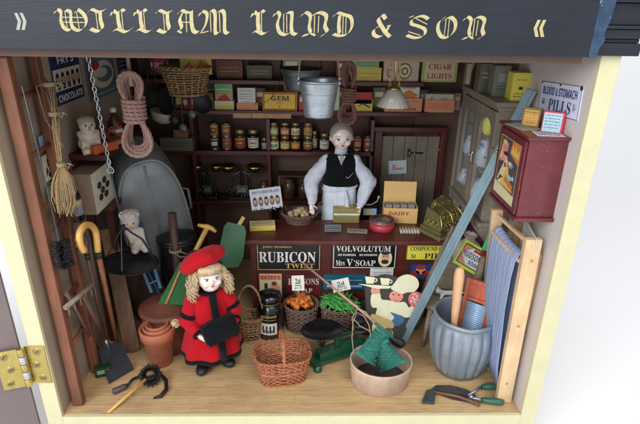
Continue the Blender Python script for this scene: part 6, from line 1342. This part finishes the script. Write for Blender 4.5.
# ================================================================ iron scales
sc_ = thing('iron_scales', 'dark green cast iron scales with a black oval pan on the floor', 'scales', (4, 7, 0))
M_grn = mat('bottle green iron', (.10, .30, .22), .35, .1, var=.15, scale=2, bump=.15, coat=.3)
Ms = T(4.1, 7.1, 0) @ rz(27); b = B()
b.poly([(-2.9, -.7), (2.6, -1.0), (3.2, -.5), (3.2, .5), (2.6, 1.0), (-2.9, .7), (-3.2, 0)], .45, .75, M_grn, Ms); b.poly([(-2.3, -.45), (2.3, -.6), (2.3, .6), (-2.3, .45)], .76, 1.5, M_grn, Ms)
for x_, y_ in ((-2.7, -.75), (-2.7, .75), (2.7, -.9), (2.7, .9)): b.lathe([(.42, 0.01), (.4, .15), (.25, .6)], M_grn, Ms @ T(x_, y_, 0), 14)
b.box((-.5, -.25, 1.5), (.2, .25, 2.7), M_grn, Ms, bev=.12); b.box((-2.4, -.12, 2.35), (2.7, .12, 2.6), M_grn, Ms, bev=.05); b.obj('base', sc_)
b = B(); Mp = T(aty(322, 332, 6.3)) @ rz(15); b.lathe([(.02, -.38), (1.0, -.32), (1.6, -.05), (1.95, .22), (2.0, .3), (1.93, .3), (1.55, .06), (.95, -.16), (.02, -.22)], mat('black pan enamel', (.065, .07, .09), .16, var=.15, coat=.5), Mp, 48, sx=1.0, sy=.82); b.obj('pan', sc_)
b = B(); b.cyl(Mp @ V((0, 0, -1.4)), Mp @ V((0, 0, -.3)), .3, M_iron, .45); b.obj('pan_stem', sc_)
b = B(); b.lathe([(.85, 2.55), (.95, 2.65), (.95, 2.8), (.02, 2.8)], M_iron, Ms @ T(2.2, 0, 0), 26); b.obj('weight_plate', sc_)
for k_, (r_, h_) in enumerate(((.72, .5), (.5, .45))):
    p = Ms @ V((2.2, 0, 2.82+.51*k_)); b = B(); b.lathe([(r_, 0), (r_, h_*.9), (r_*.9, h_)], M_iron, T(p), 20); b.obj('scale_weight', None, p, ('larger black iron weight on the green scales', 'smaller black iron weight topping the larger one on the green scales')[k_], 'weight')

# ================================================================ pale tub with teal twine
c = V((7.65, 3.95, 0)); wt = thing('pale_tub', 'shallow pale pinkish bentwood tub at the front of the floor', 'tub', c)
M_tub = wood('pale bentwood', (.78, .66, .58), (.85, .75, .67), 'z', .8, .5, 3, .08); b = B()
b.lathe([(2.52, .01), (2.58, .08), (2.78, 2.2), (2.80, 2.3), (2.68, 2.34), (2.62, 2.2), (2.4, .3)], M_tub, T(c), 72, sy=.87, cap=(True, False)); b.obj('wall', wt)
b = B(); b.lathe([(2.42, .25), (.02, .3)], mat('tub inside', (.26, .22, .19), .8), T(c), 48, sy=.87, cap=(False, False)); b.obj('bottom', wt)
M_teal = twist('teal twine', (.26, .63, .56), 16); 
def winder(p, q, w0, w1, label, loc):
    t = thing('twine_winder', label, 'twine', loc); p = V(p); q = V(q); M = along(p, q, (.3, 1, .2)); L = (q-p).length; b = B()
    for s in (0, 1): b.tube([M @ V((-w0/2-.25 if not s else -w1/2-.25, 0, L*s)), M @ V((w0/2+.25 if not s else w1/2+.25, 0, L*s))], .16, M_teal, 8)
    b.obj('end_bar', t); b = B(); N = int(L/.06); pts = []
    for i in range(N*8):
        a = 2*PI*i/8; k_ = i/(N*8); w = w0+(w1-w0)*k_; pts.append(M @ V((w/2*math.copysign(abs(math.cos(a))**.6, math.cos(a))+random.uniform(-.03, .03), .28*math.sin(a)+random.uniform(-.02, .02), .06+(L-.12)*k_+random.uniform(-.03, .03))))
    b.tube(pts, .036, M_teal, 5)
    for i in range(44):
        k0 = random.uniform(.02, .5); k1_ = k0+random.uniform(.25, .45); s = random.choice((-1, 1)); yy = -.34 if i % 2 else .34
        b.tube([M @ V((s*w0*.42, yy, L*k0)), M @ V((-s*w0*.42, yy*random.uniform(.95, 1.12), L*min(k1_, .98)))], .032, M_teal, 5)
    b.obj('wound_twine', t)
winder(aty(365, 358, 3.3), aty(384, 330, 4.6), 1.7, 1.5, 'teal twine wound on a frame, left one in the pale tub', aty(365, 358, 3.3)); winder(aty(393, 366, 3.3), aty(378, 345, 4.1), 2.5, 1.9, 'wider teal twine winder, right one in the pale tub', aty(390, 366, 3.3))
b = B(); b.tube([aty(353.5, 352, 3.4), aty(352, 338, 3.9), aty(353, 322, 4.6), aty(357, 312, 4.9), aty(364, 316, 4.7), aty(369, 325, 4.2), aty(371, 338, 3.8)], .045, M_string, 6); b.tube([aty(353, 318, 4.7), aty(360, 326, 4.4), aty(368, 330, 4.2), aty(371, 333, 4.1)], .045, M_string, 6); b.tube([aty(354, 330, 4.6), aty(352, 318, 4.6), aty(358, 308, 4.8), aty(366, 312, 4.6), aty(374, 324, 4.2), aty(380, 332, 4.0)], .045, M_string, 6)
b.obj('loose_string', None, aty(353, 352, 3.4), 'loose pale string looping out of the pale tub', 'string')

# ================================================================ chef tray board and mallet
BLp = aty(360, 341, 8.3); Mc = frame(BLp, (1, .03, 0), (0, .28, 1)); f = PL(Mc); F = lambda L_: [f(*q) for q in L_]
ch = thing('chef_cutout', 'painted flat wooden cut out of a cook carrying a tray of cups', 'cut-out board', BLp)
def ccw(L_):
    s = sum(L_[i][0]*L_[(i+1) % len(L_)][1]-L_[(i+1) % len(L_)][0]*L_[i][1] for i in range(len(L_))); return L_ if s > 0 else L_[::-1]
def shape(b, L_, z0, z1_, m): b.poly(ccw(F(smooth_loop(L_) if 5 < len(L_) < 21 or len(L_) > 22 else L_)), z0, z1_, m, Mc)
def oval(cx, cy, rx_, ry_, n=22, rot=0): return [(cx+rx_*math.cos(2*PI*j/n)*math.cos(rot)-ry_*math.sin(2*PI*j/n)*math.sin(rot), cy+rx_*math.cos(2*PI*j/n)*math.sin(rot)+ry_*math.sin(2*PI*j/n)*math.cos(rot)) for j in range(n)]
b = B(); shape(b, [(366, 284), (380, 276), (392, 276), (404, 280), (416, 292), (422, 300), (418, 314), (408, 328), (398, 340), (376, 342), (368, 326), (366, 304)], -.3, -.02, mat('blackboard', (.22, .21, .20), .6)); b.obj('backing', ch)
CM = mat('chef cream', (.84, .83, .70), .4, var=.05); fsk = fl('flushed skin', (.84, .56, .48)); b = B()
shape(b, [(372.5, 293), (379.5, 292.5), (381.5, 299), (388, 300), (398, 302), (405, 302), (409, 307.5), (413, 303.5), (417, 305), (415, 312), (409, 317), (401, 317.5), (397, 323), (386, 319), (376, 314.5), (377, 308), (372, 307), (370.5, 300)], 0, .06, CM)
shape(b, [(390.6, 288), (395, 281.5), (399.3, 276.5), (407.6, 274), (416, 277.5), (418.5, 285), (414, 291), (406.5, 292), (402, 293.4), (395, 290.6)], .105, .16, CM); b.obj('cook_body', ch)
b = B(); shape(b, oval(396, 296, 7, 5.8), .062, .10, fsk); shape(b, oval(391.5, 297.6, 1.8, 1.5), .101, .11, PK); shape(b, oval(400.3, 298.4, 1.8, 1.5), .101, .11, PK); shape(b, oval(393.2, 294.2, .8, .8), .101, .12, DB); shape(b, oval(398.6, 294.8, .8, .8), .101, .12, DB); shape(b, oval(395.6, 296.6, 1.1, 1.1), .101, .13, PK); b.poly(ccw(F([(392.8, 298.8), (396, 300), (399.4, 299.4), (396, 301)])), .112, .125, RD, Mc)
shape(b, [(371.5, 293), (371, 289), (373.5, 286), (375, 289), (377.5, 286.5), (379.5, 288.5), (379, 293)], .062, .11, fsk); b.obj('face', ch)
b = B(); b.poly(ccw(F([(358, 283.4), (392, 285.6), (389, 288), (376, 288.2)])), .12, .18, CM, Mc)
for cx, cy in ((370, 279.8), (385, 281.2)): b.poly(ccw(F([(cx-5.3, cy-4), (cx+4.2, cy-3.4), (cx+3.2, cy+3.2), (cx-4, cy+3)])), .19, .26, CM, Mc); shape(b, oval(cx+5, cy-.4, 2.1, 2), .18, .235, CM); shape(b, oval(cx+5, cy-.4, 1.1, 1), .24, .25, DG)
b.obj('tray', ch)
b = B(); shape(b, oval(415.5, 299, 7.6, 7.8), .062, .13, fl('meat pink', (.80, .42, .40)))
for i in range(40): a = random.uniform(0, 6.28); r_ = 6.3*math.sqrt(random.random()); shape(b, oval(415.5+r_*math.cos(a), 299+r_*math.sin(a), 1.1, .6, 6, a), .135+.001*i, .15+.001*i, fl('fat pink', (.88, .74, .70)))
b.obj('meat_joint', ch)
b = B(); shape(b, [(390, 312), (397, 314), (404, 317), (402, 323), (396, 326), (391, 322), (394, 317)], .064, .09, fl('apron blue', (.24, .40, .54))); shape(b, [(372, 313.5), (383, 317), (393, 322), (392, 328), (380, 324), (371, 319)], .066, .11, mat('straw tan', (.72, .62, .42), .6)); shape(b, [(374, 322), (384, 326), (392, 330), (392, 340), (378, 341), (372, 331)], .063, .085, fl('apron yellow', (.80, .75, .52))); b.obj('apron', ch)
a = aty(303, 263, 13.0); e = aty(387, 332, 6.0); ml = thing('croquet_mallet', 'long thin pinkish mallet leaning from the counter down to the pale tub', 'mallet', e)
b = B(); b.cyl(e, a, .14, mat('pinkish stick', (.72, .54, .46), .45, var=.1), .11); b.obj('shaft', ml)
b = B(); b.ell(e+V((.05, 0, 0)), (.42, .42, .36), mat('rosy knob', (.48, .32, .30), .45)); b.obj('knob', ml)
b = B(); capsule(b, e+V((.2, -.1, -.5)), e+V((1.25, -.4, -.95)), .42, .46, M_iron); b.obj('head', ml)
# black dish and dim things between scales, chef and counter
b = B(); c = V((7.4, 11.6, 0)); b.lathe([(.9, .01), (1.3, .2), (1.6, 2.2), (1.65, 2.6), (1.5, 2.6), (1.2, .6)], M_steeld, T(c), 30, cap=(True, False)); b.obj('dark_pail', None, c, 'dim dark tin pail behind the cook cut out', 'pail')
b = B(); c = V((11.6, 13.0, 0)); b.lathe([(1.0, .01), (1.2, .2), (1.25, 3.2), (1.0, 4.4), (.4, 5.0), (.4, 5.5), (.02, 5.6)], M_iron, T(c), 30); b.obj('iron_flask', None, c, 'round black iron flask against the counter right of the cook cut out', 'flask')
# wicker chair/basket handle behind the doll
c = V((-4.7, 10.2, 0)); hb2 = thing('handled_basket', 'tall handled pale wicker basket half hidden behind the girl doll', 'basket', c)
b = B(); woven(b, T(c), 1.0, .9, 1.3, 1.1, 2.6, 8, 15, .09, M_wick); b.obj('weave', hb2)
b = B()
for d_ in (-.09, .09): b.tube([c+V((1.3*math.cos(t), d_, 2.5+3.6*math.sin(t))) for t in [PI*j/24 for j in range(25)]], .09, M_wick, 6)
b.obj('handle', hb2)

# ================================================================ dolls
def hair_tubes(b, n, fn, r, m):
    for i in range(n): b.tube(fn(i), r, m, 5)
def face(o, M, k, skin_up=0):
    """painted features on a head of radius k centred at M, looking along -Y"""
    for s in (-1, 1):
        o.ell((s*.36*k, -.87*k, .06*k), (.17*k, .07*k, .09*k), Wt, M, 12, 8); o.ell((s*.36*k, -.925*k, .06*k), (.085*k, .05*k, .085*k), mat('iris blue', (.30, .42, .58), .2), M, 12, 8); o.ell((s*.36*k, -.965*k, .06*k), (.04*k, .02*k, .045*k), K, M, 8, 6)
        o.tube([(s*.56*k, -.80*k, .13*k), (s*.36*k, -.95*k, .18*k), (s*.18*k, -.93*k, .12*k)], .016*k, DB, 5, M=M); o.tube([(s*.56*k, -.79*k, .30*k), (s*.38*k, -.90*k, .37*k), (s*.20*k, -.95*k, .36*k)], .014*k, BR, 5, M=M)
    o.ell((0, -.93*k, -.44*k), (.13*k, .07*k, .035*k), fl('lip red', (.70, .22, .22)), M, 12, 8); o.ell((0, -.935*k, -.49*k), (.08*k, .06*k, .03*k), fl('lip red', (.70, .22, .22)), M, 12, 8)
def headshape(b, M, k, m):
    b.ell((0, 0, .1*k), (.95*k, .98*k, 1.05*k), m, M, 20, 14); b.ell((0, -.18*k, -.42*k), (.70*k, .68*k, .62*k), m, M, 18, 12); b.ell((0, -.42*k, -.72*k), (.34*k, .34*k, .25*k), m, M)
    b.ell((0, -.95*k, -.14*k), (.11*k, .13*k, .15*k), m, M, 10, 8); b.ell((0, -.86*k, .02*k), (.08*k, .12*k, .25*k), m, M, 10, 8)
    for s in (-1, 1): b.ell((s*.93*k, 0, -.1*k), (.10*k, .2*k, .27*k), m, M, 10, 8); b.ell((s*.42*k, -.62*k, -.3*k), (.3*k, .28*k, .27*k), m, M, 12, 8)
def hand(b, w, d, s, m, k=1.0, curl=.3, palm=(0, 0, -1)):
    """w wrist, d direction, s side of thumb vector, palm normal"""
    w = V(w); d = V(d).normalized(); t = V(s); t = (t-d*t.dot(d)).normalized(); n_ = d.cross(t)
    capsule(b, w, w+d*.42*k, .19*k, .24*k, m, 10); 
    for q in (-.16, -.05, .06, .16): capsule(b, w+d*.30*k+t*q*k*.6, w+d*.55*k+t*q*k, .11*k, .09*k, m, 8)
    for i, (q, L) in enumerate(((.20, .42), (.07, .50), (-.07, .47), (-.20, .36))):
        p0 = w+d*.55*k+t*q*k; p1 = p0+(d*math.cos(curl*.6)+n_*math.sin(curl*.6))*L*.5*k; p2 = p1+(d*math.cos(curl*2)+n_*math.sin(curl*2))*L*.5*k
        capsule(b, p0, p1, .068*k, .06*k, m, 8); capsule(b, p1, p2, .06*k, .05*k, m, 8)
    p0 = w+d*.18*k+t*.2*k; p1 = p0+(d*.6+t*.8).normalized()*.28*k; p2 = p1+(d*.95+t*.25).normalized()*.24*k; capsule(b, p0, p1, .09*k, .075*k, m, 8); capsule(b, p1, p2, .075*k, .06*k, m, 8)
# --- girl
G0 = V((-7.75, 6.2, 0)); Mg = T(G0) @ rz(24)
M_coat = fabric('red felt', (.76, .09, .14), (.66, .06, .10), 16, .95, .5); M_blk = fabric('black wool', (.07, .085, .11), (.045, .05, .065), 20, .95, .6)
M_hair = mat('blonde mohair', (.78, .68, .54), .55, var=.22, scale=7, bump=.2)
girl = thing('doll', 'girl doll in red felt coat and beret holding a black muff', 'doll', G0)
HM = Mg @ T(.1, -.45, 9.6) @ rx(-13); hk_ = 1.2
b = B(); headshape(b, HM, hk_, M_porc); capsule(b, Mg @ V((0, 0, 7.6)), Mg @ V((0, -.1, 8.8)), .48, .42, M_porc)
b.ell((0, 0, 6.4), (1.3, .9, 1.5), M_porc, Mg); b.ell((0, 0, 4.4), (1.15, .9, 1.3), M_porc, Mg)
for s in (-1, 1): capsule(b, Mg @ V((s*.6, 0, 4.0)), Mg @ V((s*.75, -.1, .9)), .5, .3, M_porc)
Ls, Le, Lw = Mg @ V((-1.35, 0, 7.3)), Mg @ V((-2.15, -.3, 5.7)), Mg @ V((-1.35, -1.95, 4.75)); Rs, Re, Rw = Mg @ V((1.35, 0, 7.3)), Mg @ V((2.1, -.6, 5.9)), Mg @ V((1.75, -2.0, 5.5))
for s_, e_, w_ in ((Ls, Le, Lw), (Rs, Re, Rw)): capsule(b, s_, e_, .42, .34, M_porc); capsule(b, e_, w_, .34, .2, M_porc)
Rm = Mg.to_3x3(); hand(b, Lw, Rm @ V((.75, -.55, -.25)), (0, 0, 1), M_porc, 1.15, .3); hand(b, Rw, Rm @ V((-.3, -.5, -.75)), Rm @ V((-1, -.2, .2)), M_porc, 1.1, .3)
o_ = organic(b, .055, 3, M_porc); face(o_, HM, hk_); body_g = o_.obj('body', girl)
b = B(); ringsC = []
for (rx_, ry_, z, oy, wv) in ((2.75, 2.25, 1.75, .1, .07), (2.78, 2.28, 1.85, .1, .07), (2.55, 2.1, 2.7, .08, .06), (2.25, 1.9, 4.0, .05, .045), (1.95, 1.6, 5.2, 0, .02), (1.75, 1.3, 6.2, 0, .01), (1.68, 1.15, 7.1, 0, 0), (1.35, .95, 7.75, 0, 0), (.8, .7, 8.15, 0, 0), (.6, .55, 8.3, -.05, 0)):
    ringsC.append([V((rx_*(1+wv*math.sin(7*a+1))*math.cos(a), oy+ry_*(1+wv*math.sin(7*a+1))*math.sin(a), z)) for a in [2*PI*j/64 for j in range(64)]])
b.loft(ringsC, M_coat, (False, False), True, Mg)
wob(b, .10, .7, 7, .6); coat = b.obj('coat', girl)
b = B()
for s_, e_, w_ in ((Ls, Le, Lw), (Rs, Re, Rw)):
    capsule(b, s_+V((0, 0, .1)), e_, .74, .66, M_coat, 20); capsule(b, e_, e_.lerp(w_, .72), .66, .46, M_coat, 20)
o_ = organic(b, .08, 3, M_coat); wob(o_, .10, 1.2, 8); o_.obj('sleeve', coat)
b = B(); n = 64
b.loft([[V((rx_*(1+.07*math.sin(7*a+1))*math.cos(a), .1+ry_*(1+.07*math.sin(7*a+1))*math.sin(a), z)) for a in [2*PI*j/n for j in range(n)]] for rx_, ry_, z in ((2.70, 2.2, 1.6), (2.84, 2.34, 1.6), (2.86, 2.36, 1.78), (2.80, 2.30, 2.02), (2.72, 2.22, 2.0), (2.66, 2.16, 1.7), (2.70, 2.2, 1.6))], M_blk, (False, False), True, Mg); b.obj('hem_trim', coat)
b = B(); pts = [(.1, -1.1, 7.9), (.15, -1.32, 7.0), (.2, -1.5, 6.0), (.3, -1.85, 4.8), (.4, -2.18, 3.4), (.5, -2.42, 2.0)]
b.loft([[Mg @ V((x_-.32, y_+.0, z)), Mg @ V((x_+.32, y_+.02, z)), Mg @ V((x_+.32, y_-.14, z)), Mg @ V((x_-.32, y_-.14, z))] for x_, y_, z in pts], M_blk, smooth=True); b.obj('front_trim', coat)
b = B(); 
for s_, e_, w_, r0 in ((Ls, Le, Lw, .72), (Rs, Re, Rw, .70)):
    for q in (.70, .80):
        c = s_.lerp(e_, q); M_ = along(c, e_); b.lathe([(r0-.05, -.1), (r0+.06, -.08), (r0+.06, .12), (r0-.05, .14)], M_blk, M_, 24, cap=(False, False))
    c = e_.lerp(w_, .82); b.lathe([(.44, -.1), (.54, -.08), (.54, .14), (.42, .16)], M_blk, along(c, w_), 22, cap=(False, False))
    
b.obj('arm_trim', coat)
b = B(); b.tube([Mg @ V((.7*math.cos(t), -.1+.75*math.sin(t), 8.15)) for t in [2*PI*j/24 for j in range(24)]], .2, M_blk, 8, True); b.ell((.15, -1.0, 7.95), (.35, .2, .3), M_blk, Mg); b.obj('collar', coat)
b = B(); mu = Mg @ V((.25, -2.55, 5.45)); Mm = T(mu) @ rz(24) @ ry(-14) @ ry(90) @ Matrix.Scale(.88, 4)
b.lathe([(.55, -1.75), (.95, -1.7), (1.15, -1.4), (1.2, 0), (1.15, 1.4), (.95, 1.7), (.55, 1.75), (.45, 1.4), (.45, -1.4), (.55, -1.75)], M_blk, Mm, 36, sx=1.0, sy=.86, cap=(False, False))
fz = random.Random(3)
for i in range(900):
    z_ = fz.uniform(-1.6, 1.6); a_ = fz.uniform(0, 2*PI); q_ = Mm @ V((1.12*math.cos(a_), .96*math.sin(a_), z_)); e_ = Mm @ V((1.3*math.cos(a_+.1), 1.13*math.sin(a_+.1), z_+fz.uniform(-.15, .15))); b.tube([q_, e_], .018, M_blk, 3)
b.obj('muff', None, mu, 'black woolly muff held in both hands of the girl doll', 'muff')
for s in (-1, 1):
    b = B(); f0 = Mg @ V((s*.85-.1, -.1, 0)); MB_ = T(f0) @ rz(24+(-24 if s < 0 else 26)) @ Matrix.Scale(1.15, 4)
    b.ell((0, -.75, .42), (.50, .72, .40), M_iron); b.ell((0, .05, .40), (.42, .5, .38), M_iron); capsule(b, (0, .1, .5), (0, .1, 1.9), .42, .46, M_iron)
    o_ = organic(b, .07, 3, M_iron, MB_)
    for q in range(3): o_.tube([(-.2, -.42-.12*q, .72-.08*q), (.2, -.42-.12*q, .72-.08*q)], .035, M_steeld, 5, M=MB_)
    o_.obj('boot', girl)
# hair
b = B(); b.ell((0, .2, .25), (1.12*hk_, 1.05*hk_, 1.0*hk_), M_hair, HM, 24, 14)
for s in (-1, 1):
    for i in range(300):
        a0 = random.uniform(-.75, 1.7); base = V((s*1.0*hk_*math.cos(a0*.6), .15+.9*hk_*math.sin(a0)*.8-.2, random.uniform(.1, .7)*hk_)); L = random.uniform(1.3, 2.1); ph = random.uniform(0, 6); w_ = random.uniform(.08, .22); out = random.uniform(.15, .75)
        b.tube([base+V((s*out*math.sin(PI*.6*t/12)+w_*math.cos(ph+t*1.1), w_*math.sin(ph+t*1.1), -L*t/12)) for t in range(13)], [.036-.001*t for t in range(13)], M_hair, 5, M=HM)
for i in range(200):
    a = random.uniform(-1.0, 1.0); x_ = math.sin(a)*.92*hk_; y_ = -math.cos(a)*1.0*hk_; b.tube([(x_*.95, y_*.85, .95*hk_), (x_*1.05, y_*1.06, .75*hk_), (x_*1.1+random.uniform(-.12, .12), y_*1.04, random.uniform(.36, .6)*hk_)], .032, M_hair, 5, M=HM)
b.obj('hair', girl)
# beret
b = B(); MB_ = HM @ T(-.15, .42, .86) @ ry(-16) @ rx(-16) @ Matrix.Scale(.86, 4); pr = [(1.2, -.25), (1.28, -.05), (1.8, .02), (2.3, .35), (2.42, .8), (2.2, 1.25), (1.6, 1.6), (.9, 1.75), (.3, 1.8), (.02, 1.8)]
rings = [[V((max(r_, .01)*(1+.035*math.sin(5*a+r_))*math.cos(a), max(r_, .01)*(1+.03*math.cos(4*a))*math.sin(a)*.95, z+.10*math.sin(3*a+1)*(r_/2.2))) for a in [2*PI*j/48 for j in range(48)]] for r_, z in pr]
b.loft(rings, M_coat, (True, True), True, MB_); wob(b, .16, .9, 9); br_ = b.obj('beret', girl)
b = B(); b.tube([(1.25*math.cos(t), 1.2*math.sin(t), -.22) for t in [2*PI*j/36 for j in range(36)]], .1, M_blk, 7, True, MB_); b.ell((-.5, .85, 1.65), (.8, .55, .36), M_blk, MB_); b.ell((.3, 1.3, 1.4), (.7, .5, .3), M_blk, MB_); b.obj('wool_trim', br_)

# --- shopkeeper
S0 = V((4.55, 20.0, 0)); man = thing('doll', 'shopkeeper doll in white shirt, black waistcoat and white apron behind counter', 'doll', S0); Mn = T(S0)
M_shirt = fabric('white shirt cotton', (.84, .86, .90), (.78, .80, .86), 9, .85, .25); M_apr = fabric('apron cotton', (.86, .88, .92), (.80, .82, .88), 7, .85, .2); M_vest = fabric('black waistcoat', (.065, .075, .085), (.04, .045, .05), 18, .9, .4)
HM2 = Mn @ T(.0, -.1, 18.55) @ rz(4) @ rx(6); k2 = 1.28
b = B(); headshape(b, HM2, k2, M_porc); capsule(b, Mn @ V((0, 0, 15.8)), Mn @ V((0, 0, 17.6)), .62, .55, M_porc); b.ell((0, 0, 14.8), (1.7, 1.0, 1.8), M_porc, Mn); b.ell((0, 0, 11.6), (1.55, 1.0, 2.0), M_porc, Mn)
for s in (-1, 1): capsule(b, Mn @ V((s*.8, 0, 10.5)), Mn @ V((s*.9, 0, .9)), .8, .45, M_porc)
LS, LE, LW = Mn @ V((-1.55, 0, 15.95)), Mn @ V((-3.15, -.3, 13.7)), Mn @ V((-3.2, -2.0, 11.6)); RS, RE, RW = Mn @ V((1.55, 0, 15.95)), Mn @ V((3.1, -.3, 13.5)), Mn @ V((2.1, -1.9, 11.3))
for s_, e_, w_ in ((LS, LE, LW), (RS, RE, RW)): capsule(b, s_, e_, .5, .4, M_porc); capsule(b, e_, w_, .4, .26, M_porc)
hand(b, LW, (.15, -.35, -.9), (1, 0, 0), M_porc, 1.15, .3); hand(b, RW, (-.25, -.35, -.9), (-1, 0, 0), M_porc, 1.15, .3)
o_ = organic(b, .075, 3, M_porc); face(o_, HM2, k2); o_.obj('body', man)
b = B()
for s_, e_, w_ in ((LS, LE, LW), (RS, RE, RW)): capsule(b, s_, e_, .62, .86, M_shirt, 22); capsule(b, e_, e_.lerp(w_, .75), .86, .56, M_shirt, 22); capsule(b, e_.lerp(w_, .8), e_.lerp(w_, .93), .45, .42, M_shirt, 18)
b.ell((0, .05, 15.2), (1.72, 1.05, 1.7), M_shirt, Mn); capsule(b, Mn @ V((0, 0, 16.2)), Mn @ V((0, 0, 17.0)), .78, .70, M_shirt)
for q in range(10): b.ell(LE+V((random.uniform(-.45, .45), random.uniform(-.7, -.2), random.uniform(-.9, .9))), (.28, .25, .5), M_shirt); b.ell(RE+V((random.uniform(-.45, .45), random.uniform(-.7, -.2), random.uniform(-.9, .9))), (.28, .25, .5), M_shirt)
o_ = organic(b, .1, 3, M_shirt); wob(o_, .17, .9, 5, .6); o_.obj('shirt', man)
b = B(); rings = []
for rx_, ry_, z in ((1.95, 1.45, 13.35), (1.93, 1.42, 13.6), (1.78, 1.18, 14.6), (1.84, 1.2, 15.6), (1.78, 1.1, 16.2), (1.35, .95, 16.65), (.95, .85, 16.8)): rings.append([V((rx_*math.copysign(abs(math.cos(a))**.8, math.cos(a)), ry_*math.sin(a), z)) for a in [2*PI*j/48 for j in range(48)]])
b.loft(rings, M_vest, (False, False), True, Mn); 
for z in (14.1, 14.9, 15.6): b.ell((.05, -1.24, z), (.08, .05, .08), M_iron, Mn, 8, 6)
b.tube([(.5, -1.25, 14.5), (.75, -1.3, 14.3), (1.05, -1.24, 14.6), (1.35, -1.1, 14.9)], .045, M_chrome, 6, M=Mn); vs_ = b.obj('waistcoat', man)
b = B(); b.poly([(-.42, 16.75), (0, 15.75), (.42, 16.75)], 1.1, 1.24, M_shirt, Mn @ frame(V((0, 0, 0)), (1, 0, 0), (0, 0, 1))); b.poly([(-.16, 16.7), (-.2, 16.2), (0, 15.95), (.2, 16.2), (.16, 16.7)], 1.24, 1.34, GY, Mn @ frame(V((0, 0, 0)), (1, 0, 0), (0, 0, 1))); b.ell((0, -1.25, 16.75), (.2, .15, .16), GY, Mn); b.obj('tie', man)
b = B(); rings = []
for rx_, ry_, z in ((2.2, 1.6, 3.5), (2.1, 1.55, 6), (2.0, 1.5, 9), (1.9, 1.42, 11.5), (1.84, 1.33, 13.2), (1.82, 1.27, 13.9)): rings.append([V((rx_*(1+.03*math.sin(9*a+z))*math.cos(a), ry_*(1+.04*math.sin(11*a+z*.3))*math.sin(a), z+.15*math.sin(3*a))) for a in [2*PI*j/64 for j in range(64)]])
b.loft(rings, M_apr, (False, False), True, Mn); b.tube([Mn @ V((1.88*math.cos(t), 1.36*math.sin(t), 12.9+.25*math.cos(t))) for t in [2*PI*j/40 for j in range(40)]], .14, M_apr, 7, True)
b.tube([(.5, -1.42, 12.9), (.75, -1.55, 12.0), (.8, -1.6, 11.0), (.7, -1.6, 10.2)], [.16, .22, .26, .2], M_apr, 8, M=Mn); wob(b, .10, .8, 6, .35); b.obj('apron', man)
b = B()
for s in (-1, 1): capsule(b, (s*.85, 0, .8), (s*.85, 0, 5), .55, .75, M_iron); b.ell((s*.85, -.5, .35), (.5, 1.0, .34), M_iron)
o_ = organic(b, .14, 3, M_iron, Mn); o_.obj('trousers', man)
b = B(); mh = mat('greying hair', (.60, .57, .55), .5, var=.12, scale=8, bump=.4)
b.ell((0, .10*k2, .20*k2), (1.0*k2, 1.0*k2, 1.03*k2), mh, HM2, 28, 18); b.obj('hair', man)

# ================================================================ camera, light, world
cam = bpy.data.cameras.new('camera'); co = bpy.data.objects.new('camera', cam); COL.objects.link(co); SC.camera = co
Mc_ = Matrix.Identity(4)
for i in range(3): Mc_[i][0] = RT[i]; Mc_[i][1] = UP[i]; Mc_[i][2] = -FW[i]
S = .01
Mc_.translation = CAM*S; co.matrix_world = Mc_; cam.sensor_width = 36; cam.lens = FPX/640*36; cam.clip_start = .005; cam.clip_end = 50
def area(name, loc, tgt, sx, sy, power, col):
    l = bpy.data.lights.new(name, 'AREA'); l.shape = 'RECTANGLE'; l.size = sx*S; l.size_y = sy*S; l.energy = power; l.color = col
    o = bpy.data.objects.new(name, l); COL.objects.link(o); d = (V(tgt)-V(loc)).normalized(); o.rotation_euler = d.to_track_quat('-Z', 'Y').to_euler(); o.location = V(loc)*S; return o
area('window_light', (-85, -130, 95), (2, 6, 8), 110, 90, 26, (.93, .97, 1))
area('upper_light', (50, -90, 150), (0, 5, 5), 80, 80, 13, (1, .97, .92))  # warm soft area lamp from high on the front right
area('rear_window_light', (-130, 45, 110), (-45, 60, -4), 90, 90, 5, (.95, .97, 1))
w = bpy.data.worlds.new('World'); SC.world = w; w.use_nodes = True
bg = w.node_tree.nodes['Background']; bg.inputs[0].default_value = (.93, .96, 1, 1); bg.inputs[1].default_value = .62
SC.view_settings.view_transform = 'Standard'; SC.view_settings.look = 'None'; SC.view_settings.exposure = 0; SC.view_settings.gamma = 1
# centimetres -> metres
done = set()
for o in list(SC.objects):
    if o.type in ('CAMERA', 'LIGHT'): continue
    o.location = o.location*S
    if '_w' in o: del o['_w']
    if o.type == 'MESH' and o.data.name not in done: done.add(o.data.name); o.data.transform(Matrix.Scale(S, 4))
